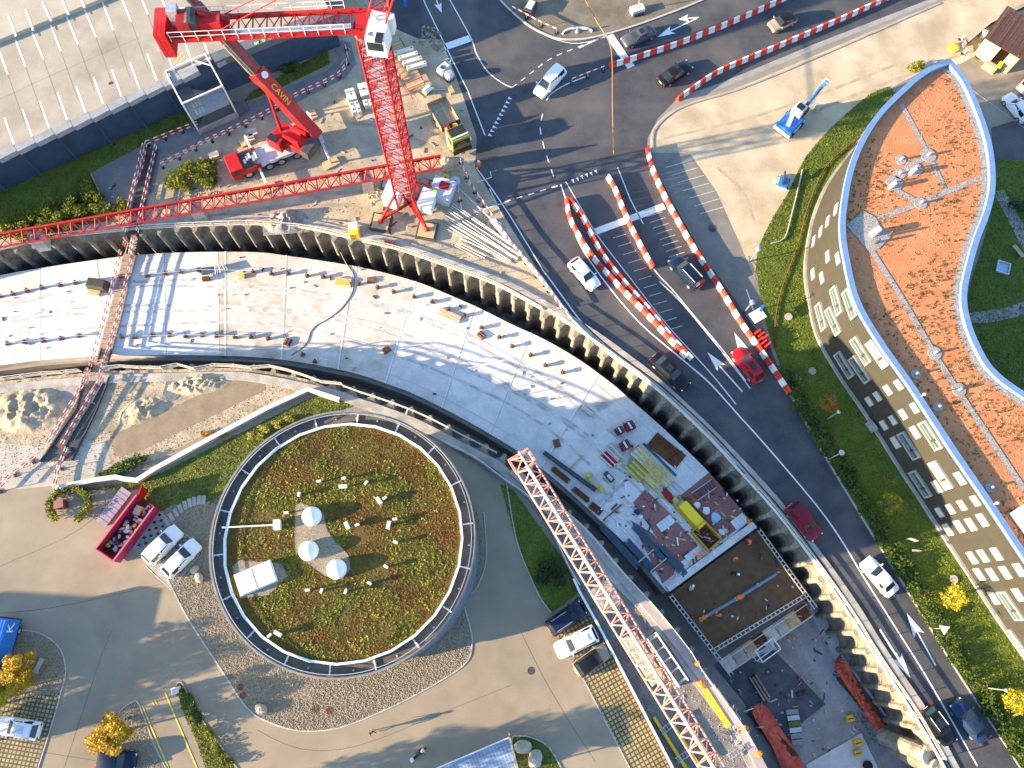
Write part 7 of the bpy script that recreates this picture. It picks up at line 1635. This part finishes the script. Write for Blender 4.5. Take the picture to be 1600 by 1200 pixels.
pebbles('loose_stones', RUB, 9, .13, .014, 34, (px((172,682),(395,578),(413,580),(415,609),(222,704),(180,714)),)); pebbles('loose_stones', WORK, 9, .14, .018, 35, ([(p.x, p.y) for p in TRENCH],)); pebbles('loose_stones', SITE, 2.0, .15, .006, 36, ([(p.x, p.y) for p in TRENCH],))
pebbles('loose_stones', px((280,268),(345,262),(345,305),(285,312)), 14, .3, .01, 37); pebbles('loose_stones', px((735,335),(760,330),(800,378),(770,385)), 10, .35, .01, 38); pebbles('loose_stones', px((572,300),(600,285),(612,312),(580,320)), 12, .4, .01, 39); pebbles('loose_stones', px((660,40),(690,45),(695,85),(655,70)), 8, .5, .01, 40)
# uneven spoil in the excavated ground
def mound(label, px_, rx, ry, h, rz, m, seed, name='spoil_mound', cat='spoil mound'):
    t = thing(name, label, cat, P(*px_, 0), rz); n = 40; mb = MB(); vs = []
    for i in range(n+1):
        for k in range(n+1):
            u, v = i/n*2-1, k/n*2-1; d = min(1, math.hypot(u, v)); b = max(0, 1-d*d)**1.2; p = Vector((u*rx*.8, v*ry*.8, seed*3.7))
            z = b*h*(.75 + .7*MN.fractal(p*.9, 1.0, 2.0, 4)) + .16*b*MN.fractal(p*3.5, 1.0, 2.1, 3)
            vs.append((u*rx, v*ry, max(z, 0) if d < 1 else -.05))
    mb.add(vs, [(i*(n+1)+k, (i+1)*(n+1)+k, (i+1)*(n+1)+k+1, i*(n+1)+k+1) for i in range(n) for k in range(n)]); mb.build('heap', m, t, sm=True); return t
mound('low mound of pale spoil right of the footbridge end', (310,600), 3.8, 1.3, .7, .12, rubble_m, 1); mound('rough mound of pale spoil at the left edge below the trench', (45,640), 4.2, 2.8, .9, .1, rubble_m, 2); mound('small pale spoil mound above the brown strip', (225,640), 3.0, 1.5, .6, .4, rubble_m, 3)
mound('grey spoil heap beside the trench railing', (447,346), 2.7, 1.6, 1.3, .1, MATS['spoil'], 4, 'spoil_heap', 'spoil heap')
pt = thing('puddle_pit', 'grey wet hollow in the excavated ground beside the trench', 'pit', P(272, 606, 0)); MB().prism([(1.1*math.cos(a*.7)*(1+.2*math.sin(a*3)), 1.7*math.sin(a*.7)*(1+.15*math.cos(a*5)), ) for a in range(9)], .016, .05).build('wet_soil', mat('wet_grey', (.10,.115,.13), (.17,.18,.19), 2, .4, bump=.6), pt); MB().blob((.1, .1, .1), (.7, .8, .3), 0, 4).build('lump', concrete_dk, pt)

# small site litter: offcuts, brackets and bits too small and many to count
def litter(name, poly, n, z, seed, holes=(), cols=None, smax=.5):
    rr = random.Random(seed); x0, y0, x1, y1 = area_box(poly); mb = MB(); k = 0; cols = cols or [timber_pale, wood_m, galv, dark_steel, concrete_m, rust_m]
    while k < n:
        p = (rr.uniform(x0, x1), rr.uniform(y0, y1)); k += 1
        if inside(p, poly) and not any(inside(p, h) for h in holes):
            mb.m = rr.randrange(len(cols)); L = rr.uniform(.12, smax)*rr.choice((1, 1, 2.4)); mb.box((p[0], p[1], z+.04), (L, rr.uniform(.06, .2), rr.uniform(.05, .14)), rr.uniform(0, 3.14))
    return T(mb.build(name, cols), kind='stuff')
TR_ = [(p.x, p.y) for p in TRENCH]
litter('site_litter', SITE, 900, .01, 1, (TR_,)); litter('site_litter', WORK, 420, .02, 2, (TR_,), smax=.4); litter('deck_litter', [(p.x, p.y) for p in dop + dip[::-1]], 380, ZD+.014, 3, (), [galv, rust_m, dark_steel, concrete_m], .22)
litter('deck_litter', PP([(985,690),(1060,770),(1150,770),(1175,815),(1050,912),(930,800)], ZD), 420, ZD+.05, 4, (), [timber_pale, galv, white_p, rust_m, MATS['dark_blue'], wood_y, red_dk], .4)
litter('pit_litter', PP([(1115,1040),(1230,960),(1300,960),(1390,1110),(1300,1200),(1215,1190)], ZF), 260, ZF+.03, 5, (), None, .35); litter('mat_litter', [(v.x, v.y) for v in Q], 50, ZMAT+.15, 6, (), [timber_pale, rust_m, galv, MATS['dark_blue']], .35)
# leaf clouds
def leaf_cloud(mb, c, rad, n, rr, size, shell=.55):
    for _ in range(n):
        while True:
            v = Vector((rr.uniform(-1, 1), rr.uniform(-1, 1), rr.uniform(-1, 1)))
            if shell*rr.random() < v.length <= 1: break
        p = Vector((c[0]+v.x*rad[0], c[1]+v.y*rad[1], c[2]+v.z*rad[2])); s = size*rr.uniform(.6, 1.3)
        a = Vector((rr.uniform(-1, 1), rr.uniform(-1, 1), rr.uniform(-.5, .5))).normalized(); b = a.cross(Vector((rr.uniform(-.4, .4), rr.uniform(-.4, .4), 1))).normalized()
        mb.add([p-a*s, p-b*s*.55, p+a*s, p+b*s*.55], [(0,1,2,3)])
bark = mat('bark', (.10,.075,.05), (.16,.12,.085), 4, .9)
def tree(name, label, foot, h, r, m, seed, n=900, cat='tree', group=None, size=.14, sparse=False, loc=None):
    rr = random.Random(seed); base = P(*foot, 0) if loc is None else Vector(loc); t = thing(name, label, cat, base, 0, group)
    tk = MB(); tk.tube((0, 0, -.05), (.03, .02, h*.45), .11, 8, .075); tk.tube((.03, .02, h*.45), (0, .05, h*.9), .075, 7, .03); trunk = tk.build('trunk', bark, t)
    ends = []
    for k in range(9):
        a = k*2.4 + rr.random(); z0 = h*(.32 + .05*k); L = r*rr.uniform(.6, .95)*(1.0 if k < 6 else .6)
        e = Vector((math.cos(a)*L, math.sin(a)*L, min(z0 + L*.55, h*.97))); MB().tube((.02, .02, z0), e, .045, 5, .015).build('limb', bark, trunk); ends.append(e)
    cr = MB(); q = r*.36
    cl_ = ends + [Vector((rr.uniform(-.4, .4)*r, rr.uniform(-.4, .4)*r, h*rr.uniform(.6, 1.0))) for _ in range(6)] + [Vector((math.cos(a)*r*.8, math.sin(a)*r*.8, h*rr.uniform(.5, .8))) for a in [rr.uniform(0, 6.28) for _ in range(7)]]
    for e in cl_: leaf_cloud(cr, e, (q*rr.uniform(.7, 1.25),)*2 + (q*rr.uniform(.6, 1.0),), int(n/len(cl_)), rr, size)
    cr.build('crown', m, t); return t
gold = leafy('gold_leaves', [(.20,.12,.010), (.36,.22,.014), (.50,.33,.02), (.40,.36,.04)], .3, 1.2)
ylw = leafy('yellow_leaves', [(.24,.20,.012), (.42,.36,.02), (.58,.50,.04), (.30,.30,.03)], .3, 1.2)
ygr = leafy('yellow_green_leaves', [(.12,.13,.012), (.24,.24,.02), (.38,.34,.03)], .3, 1.2)
orb = leafy('orange_brown_leaves', [(.22,.09,.012), (.34,.16,.02), (.24,.18,.03)], .3, 1.4)
grn = leafy('hedge_leaves', [(.018,.04,.008), (.04,.075,.012), (.075,.115,.02), (.13,.16,.03)], .2, .8)
grn_y = leafy('shrub_leaves', [(.03,.05,.008), (.09,.115,.012), (.18,.19,.018), (.30,.27,.02)], .25, .6)
drk = leafy('dark_shrub_leaves', [(.015,.03,.008), (.03,.05,.012), (.05,.08,.018)], .2, .8)
tree('maple_tree', 'round golden yellow tree beside the dark blue car at the bottom', (188,1143), 4.2, 1.75, gold, 1, 2600)
tree('maple_tree', 'golden yellow tree beside the blue box truck', (50,1048), 4.4, 1.75, gold, 2, 2400)
tree('maple_tree', 'golden yellow tree cut by the left edge below the blue truck', (12,1080), 4.0, 1.5, ylw, 3, 1800)
tree('young_tree', 'thin orange brown young tree near the upper street lamp', (1288,636), 2.6, .95, orb, 4, 500, size=.12)
tree('young_tree', 'yellow green young tree in the middle of the shaded lawn', (1380,790), 3.0, 1.15, ygr, 5, 650, size=.12)
tree('young_tree', 'bright yellow young tree near the white saloon', (1474,934), 3.2, 1.15, ylw, 6, 750, size=.12)
tree('young_tree', 'bright yellow young tree near the lower right corner', (1570,1094), 3.0, 1.2, ylw, 7, 750, size=.12)
def fallen(label_px, r, n, m, seed):
    rr = random.Random(seed); c = P(*label_px, 0); mb = MB()
    for _ in range(n):
        a = rr.uniform(0, 6.28); d = abs(rr.gauss(0, r)); x, y = c.x+math.cos(a)*d, c.y+math.sin(a)*d; s_ = rr.uniform(.05, .10); t_ = rr.uniform(0, 3)
        u = Vector((math.cos(t_)*s_, math.sin(t_)*s_, 0)); v = Vector((-u.y, u.x, 0))*.6; p = Vector((x, y, .09)); mb.add([p-u, p-v, p+u+Vector((0,0,.03)), p+v], [(0,1,2,3)])
    T(mb.build('fallen_leaves', m), kind='stuff')
for k, (q_, m) in enumerate((((188,1143), gold), ((50,1048), gold), ((12,1080), ylw), ((1474,934), ylw), ((1570,1094), ylw), ((1380,790), ygr))): fallen(q_, 1.9, 260, m, k)
def bush(label, px_, rx, ry, h, m, seed, n=380, size=.13, group=None, name='bush', rz=0.0, clumps=7):
    rr = random.Random(seed); t = thing(name, label, 'bush', P(*px_, 0), rz, group); mb = MB()
    for k in range(clumps): leaf_cloud(mb, (rr.uniform(-.65, .65)*rx, rr.uniform(-.65, .65)*ry, h*rr.uniform(.35, .75)), (rx*.42, ry*.42, h*.36), n//clumps, rr, size)
    mb.build('foliage', m, t); st = MB()
    for k in range(4): st.tube((rr.uniform(-.2, .2)*rx, rr.uniform(-.2, .2)*ry, 0), (rr.uniform(-.6, .6)*rx, rr.uniform(-.6, .6)*ry, h*.6), .03, 5)
    st.build('stems', bark, t); return t
hl = smooth(PP([(1226,592),(1245,628),(1268,668),(1300,715),(1330,765),(1352,800),(1380,850),(1410,895),(1440,945),(1470,995),(1500,1040),(1535,1095),(1575,1155),(1610,1205)]), 4)
hs = resample(hl, 2.6)
names = ['beside the end of the long barrier row','below the end of the barrier row','above the upper street lamp','below the orange brown tree','beside the street lamp with the round head','below the round lamp head','above the yellow green tree','beside the yellow green tree','below the yellow green tree','above the notice board','beside the notice board','across the lane from the white saloon','just below the notice board','beside the bright yellow tree','below the bright yellow tree','above the triangular sign','at the triangular sign','below the triangular sign','beside the lane arrows','below the lane arrows','above the lower street lamp','at the lower street lamp','beside the lower yellow tree','above the blue saloon','beside the blue saloon','below the blue saloon','near the bottom right corner','at the bottom right corner']
for i, (p, d) in enumerate(hs):
    q = p + Vector((d.y, -d.x, 0))*-.2
    rr = random.Random(50+i); t = thing('hedge_shrub', 'leafy hedge shrub along the road, ' + names[min(i, len(names)-1)] if i < len(names) else 'leafy hedge shrub at the far bottom right end', 'bush', (q.x, q.y, 0), math.atan2(d.y, d.x), 'hedge shrubs along the road'); mb = MB(); w = 1.25 + .15*math.sin(i*1.7)
    for k in range(11): leaf_cloud(mb, (rr.uniform(-1.35, 1.35), rr.uniform(-.75, .75)*w*.8, rr.uniform(.3, .8)), (.62, .5, .42), 70, rr, .14)
    mb.build('foliage', grn, t); st = MB()
    for k in range(4): st.tube((rr.uniform(-1, 1), rr.uniform(-.3, .3), 0), (rr.uniform(-1, 1), rr.uniform(-.5, .5), .7), .03, 5)
    st.build('stems', bark, t)
ub = [(12,366,2.0),(42,352,2.0),(70,340,1.9),(98,330,1.9),(125,318,1.8),(150,312,1.5),(165,335,1.6),(135,338,1.7),(105,350,1.7),(75,360,1.7),(188,326,1.3),(140,296,1.4),(45,372,1.4)]
for i, (x, y, r) in enumerate(ub): bush('yellow green wild bush above the red jib, ' + ['at the left edge','second from the left edge','near the blue strip','in the upper middle','next to the footpath corner','just below the footpath corner','closest to the footbridge','in the lower middle','left of the lower middle','just above the jib','touching the footbridge','inside the footpath corner','lowest at the left'][i], (x, y), r, r*.8, 1.3, grn_y, 100+i, 900, .15, 'wild bushes beside the footpath')
for i, (x, y, r) in enumerate([(282,285,1.7),(308,275,1.9),(330,265,1.5),(325,290,1.5)]): bush('yellow green bush beside the crane truck cab, ' + ['left one','middle one','upper right one','lower right one'][i], (x, y), r, r*.9, 1.4, grn_y, 130+i, 900, .15, 'bushes beside the crane truck')
for i, (x, y, r) in enumerate([(860,885,1.2),(878,900,1.1),(850,902,1.0)]): bush('dark shrub in the shaded lawn beside the faded jib, ' + ['upper one','right one','left one'][i], (x, y), r, r, 1.1, drk, 140+i, 500, .13, 'dark shrubs in the shaded lawn')
rg = thing('ring_hedge', 'ring shaped clipped hedge around a small bin shelter', 'hedge', P(112, 790, 0)); mb = MB(); rr = random.Random(9)
for k in range(22):
    a = R(-55 + k*13.6); leaf_cloud(mb, (1.95*math.cos(a), 1.75*math.sin(a), .6), (.42, .42, .5), 90, rr, .13)
mb.build('foliage', grn_y, rg); st = MB()
for k in range(12): a = R(-55+k*25); st.tube((1.95*math.cos(a), 1.75*math.sin(a), 0), (1.9*math.cos(a), 1.7*math.sin(a), .8), .04, 5)
st.build('stems', bark, rg)
t = thing('brown_bin', 'brown bin standing inside the ring hedge', 'bin', P(100, 790, 0), .2); MB().box((0, 0, .55), (.9, .8, 1.1), 0, .95).build('bin', rust_m, t, bevel=.05); MB().box((0, 0, 1.13), (.95, .85, .08)).build('lid', ply_red, t)
for i, (x, y) in enumerate([(415,672),(432,664),(450,656),(400,682)]): bush('low yellow flowering plant at the round building wall, ' + ['second from the left','third from the left','rightmost','leftmost'][i], (x, y), .9, .5, .6, yel, 150+i, 320, .12, 'yellow plants at the round building')
dh = resample(smooth(PP([(290,1085),(305,1115),(322,1142),(345,1175),(368,1205)]), 4), 1.5)
for i, (p, d) in enumerate(dh):
    rr = random.Random(170+i); t = thing('driveway_shrub', 'low yellow green hedge shrub along the driveway, ' + (['nearest the ticket post','second from the ticket post','third from the ticket post','fourth from the ticket post','fifth from the ticket post','sixth from the ticket post','seventh from the ticket post','at the bottom edge','cut by the bottom edge'][min(i, 8)]), 'bush', (p.x, p.y, 0), math.atan2(d.y, d.x), 'driveway hedge'); mb = MB()
    for k in range(6): leaf_cloud(mb, (rr.uniform(-.7, .7), rr.uniform(-.35, .35), rr.uniform(.2, .5)), (.4, .35, .3), 60, rr, .12)
    mb.build('foliage', grn if i < 3 else grn_y, t); MB().tube((0, 0, 0), (.1, 0, .4), .04, 5).build('stems', bark, t)
bush('yellow green shrub beside the tip of the curved building', (1430,108), 1.5, .9, 1.1, ygr, 160, 700, .13); bush('red brown low shrubs at the edge of the white wall', (330,680), 2.2, .5, .5, orb, 161, 250, .12); bush('dark green shrub strip along the white wall', (215,722), 3.2, .8, .8, grn, 162, 900, .13, rz=.45); bush('dark green shrub at the left part of the white wall', (165,742), 2.0, .6, .7, grn, 163, 500, .13, rz=.3)
bush('dark green bush beside the parking structure fascia', (455,108), 1.6, 1.0, 1.0, grn, 164, 500, .13, rz=.4); bush('dark bush in the courtyard corner', (1595,330), 1.8, 1.2, 1.2, drk, 165, 500, .13)

# ================================================================ people
skin_m = mat('skin', (.48,.28,.19), None, 1, .6); hair_m = mat('hair', (.05,.03,.02), None, 1, .7)
def person(label, px_, rz, top, legs, pose='stand', helmet=None, z=0.0, grp=None):
    if pose == 'walk': J = dict(pel=(0,0,.95), spi=(.02,0,1.18), che=(.04,0,1.40), nec=(.05,0,1.52), hed=(.07,0,1.64), cro=(.07,0,1.73), lh=(0,.1,.90), lk=(.18,.1,.50), la=(.22,.1,.09), lt=(.40,.11,.05), rh=(0,-.1,.90), rk=(-.08,-.1,.50), ra=(-.34,-.1,.14), rt=(-.22,-.11,.04), ls=(.03,.19,1.42), le=(-.12,.25,1.17), lw=(-.10,.25,.93), lf=(-.06,.24,.82), rs=(.03,-.19,1.42), re=(.10,-.25,1.17), rw=(.24,-.22,.98), rf=(.31,-.2,.90))
    elif pose == 'bend': J = dict(pel=(-.15,0,.88), spi=(.05,0,1.05), che=(.25,0,1.15), nec=(.36,0,1.20), hed=(.46,0,1.22), cro=(.54,0,1.24), lh=(-.15,.1,.84), lk=(.05,.13,.47), la=(-.08,.13,.09), lt=(.10,.14,.05), rh=(-.15,-.1,.84), rk=(.02,-.13,.47), ra=(-.12,-.13,.09), rt=(.06,-.14,.05), ls=(.26,.19,1.15), le=(.38,.24,.90), lw=(.48,.18,.68), lf=(.53,.15,.58), rs=(.26,-.19,1.15), re=(.36,-.24,.88), rw=(.46,-.18,.66), rf=(.52,-.15,.56))
    else: J = dict(pel=(0,0,.95), spi=(.01,0,1.18), che=(.02,0,1.40), nec=(.02,0,1.52), hed=(.05,0,1.64), cro=(.05,0,1.73), lh=(0,.1,.90), lk=(.03,.12,.50), la=(0,.13,.09), lt=(.17,.15,.05), rh=(0,-.1,.90), rk=(.04,-.12,.50), ra=(-.02,-.13,.09), rt=(.15,-.15,.05), ls=(.0,.19,1.42), le=(.02,.27,1.16), lw=(.18,.22,.98), lf=(.26,.19,.93), rs=(.0,-.19,1.42), re=(-.02,-.27,1.16), rw=(.10,-.25,.92), rf=(.14,-.24,.83))
    rad = dict(pel=.145, spi=.135, che=.155, nec=.06, hed=.095, cro=.07, lh=.095, lk=.062, la=.045, lt=.035, rh=.095, rk=.062, ra=.045, rt=.035, ls=.07, le=.047, lw=.034, lf=.028, rs=.07, re=.047, rw=.034, rf=.028)
    E_ = [('pel','spi'), ('spi','che'), ('che','nec'), ('nec','hed'), ('hed','cro'), ('pel','lh'), ('lh','lk'), ('lk','la'), ('la','lt'), ('pel','rh'), ('rh','rk'), ('rk','ra'), ('ra','rt'), ('che','ls'), ('ls','le'), ('le','lw'), ('lw','lf'), ('che','rs'), ('rs','re'), ('re','rw'), ('rw','rf')]
    ks = list(J); me = bpy.data.meshes.new('body'); me.from_pydata([J[k] for k in ks], [(ks.index(a), ks.index(b)) for a, b in E_], [])
    ob = bpy.data.objects.new('body_tmp', me); C.objects.link(ob); sk_ = ob.modifiers.new('skin', 'SKIN'); ob.modifiers.new('sub', 'SUBSURF').levels = 1
    if not me.skin_vertices: 
        bm = bmesh.new(); bm.from_mesh(me); bm.verts.layers.skin.verify(); bm.to_mesh(me); bm.free()
    for k, sv in zip(ks, me.skin_vertices[0].data): sv.radius = (rad[k], rad[k]); sv.use_root = (k == 'pel')
    dg = bpy.context.evaluated_depsgraph_get(); dg.update(); nm = bpy.data.meshes.new_from_object(ob.evaluated_get(dg)); bpy.data.objects.remove(ob)
    shoe = black_p
    for m in (top, legs, skin_m, shoe): nm.materials.append(m)
    for p in nm.polygons:
        c = p.center; near_k = min(ks, key=lambda k: (Vector(J[k])-c).length - rad[k]*.5)
        p.material_index = 2 if near_k in ('nec', 'hed', 'cro', 'lf', 'rf') else 3 if near_k in ('la', 'lt', 'ra', 'rt') and c.z < .14 else 1 if near_k in ('lh', 'lk', 'la', 'rh', 'rk', 'ra', 'pel') else 0
        p.use_smooth = True
    t = thing('person', label, 'person', P(*px_, z), rz, grp); t.location.z = z + .02
    b = bpy.data.objects.new('body', nm); C.objects.link(b); b.parent = t
    hd = Vector(J['hed'])*.4 + Vector(J['cro'])*.6
    if helmet: MB().lathe([(.15, 0), (.145, .04), (.12, .09), (.06, .125), (.01, .13)], 14, hd + Vector((-.01, 0, .0))).build('helmet', helmet, t, sm=True)
    else: MB().lathe([(.112, -.05), (.115, .02), (.09, .075), (.03, .10)], 12, hd + Vector((-.02, 0, .0))).build('hair', hair_m, t, sm=True)
    return t
blackc = mat('dark_cloth', (.02,.02,.025), None, 1, .85); tan_c = mat('tan_cloth', (.30,.22,.13), None, 1, .85); hv = orange_p; wh = white_p; yh = yellow_p
person('person in dark clothes walking alone across the sunlit car park', (583,1143), R(150), tan_c, blackc, 'walk')
person('road worker in orange overalls standing on the junction', (748,264), R(-70), hv, hv, 'stand', wh)
person('scooter rider in dark jacket sitting upright', (655,1176), R(38), blackc, blackc, 'bend', wh, .25)
WK = 'workers at the tunnel end'
person('worker in orange overalls behind the slab end kerb', (1088,870), R(30), hv, hv, 'bend', hv, ZD+.05, WK)
person('worker in orange jacket standing on the mat at the right end of the kerb', (1166,848), R(200), hv, blackc, 'stand', hv, ZMAT+.2, WK)
person('worker in orange and dark trousers near the middle of the kerb', (1144,874), R(-60), hv, blackc, 'stand', hv, ZMAT+.2, WK)
person('worker in orange bending over the delivery pipe in its middle', (1156,932), R(200), hv, hv, 'bend', hv, ZMAT+.2, WK)
person('worker in orange at the left end of the delivery pipe', (1093,967), R(30), hv, hv, 'bend', hv, ZMAT+.2, WK)
person('worker in orange standing just below the delivery pipe', (1119,962), R(100), hv, hv, 'stand', hv, ZMAT+.2, WK)
person('worker in dark clothes kneeling at tools on the rebar mat', (1142,896), R(-20), blackc, blackc, 'bend', wh, ZMAT+.2, WK)
person('worker in grey on the rebar mat near the inner edge', (1075,922), R(50), concrete_m, blackc, 'bend', wh, ZMAT+.2, WK)

# ================================================================ off the left and bottom edges: what throws the long shadows
ob_ = thing('office_block', 'flat roofed office block beyond the left edge of the picture', 'building', (0, 0, 0))
k0 = P(207, 944) - Vector((math.cos(R(13)), math.sin(R(13)), 0))*(9/math.tan(R(SUN_EL))); k1 = P(200, 985) - Vector((math.cos(R(13)), math.sin(R(13)), 0))*(9/math.tan(R(SUN_EL)))
MB().prism([(k0.x, k0.y), (k1.x+.2, k1.y-3), (k1.x-14, k1.y-5), (k0.x-14, k0.y+1)][::-1], 0, 9).build('wall', concrete_m, ob_); MB().prism([(k0.x+.2, k0.y+.1), (k1.x+.3, k1.y-3.1), (k1.x-14, k1.y-5.1), (k0.x-14, k0.y+1.1)][::-1], 9, 9.3).build('roof', dark_steel, ob_)
for fl in range(3):
    for k in range(3): c = k0.lerp(k1, (k+.5)/3); MB().box((c.x+.05, c.y-.3, 1.6+fl*2.9), (.1, .9, 1.4), .05).build('window', glass_d, ob_)
for i, (ax, ay, h) in enumerate([(250,1040,7.0),(205,1065,6.5),(300,1020,7.5),(150,1105,6.0),(330,1075,7.0)]):
    c = P(ax, ay) - Vector((math.cos(R(13)), math.sin(R(13)), 0))*(h*.75/math.tan(R(SUN_EL)))
    tree('yard_tree', ORD(i+1) + ' leafy tree of the row beyond the left edge of the picture', None, h, 1.7, grn, 180+i, 900, 'tree', 'trees beyond the left edge', .22, loc=(c.x, c.y, 0))
for i, (ax, ay, h) in enumerate([(640,1190,8),(720,1165,9),(800,1148,9),(900,1128,8.5)]):
    c = P(ax, ay) - Vector((math.cos(R(13)), math.sin(R(13)), 0))*(h*.75/math.tan(R(SUN_EL)))
    tree('yard_tree', ORD(i+1) + ' leafy tree of the group beyond the bottom edge of the picture', None, h, 2.2, grn, 190+i, 1000, 'tree', 'trees beyond the bottom edge', .24, loc=(c.x, c.y-.5, 0))
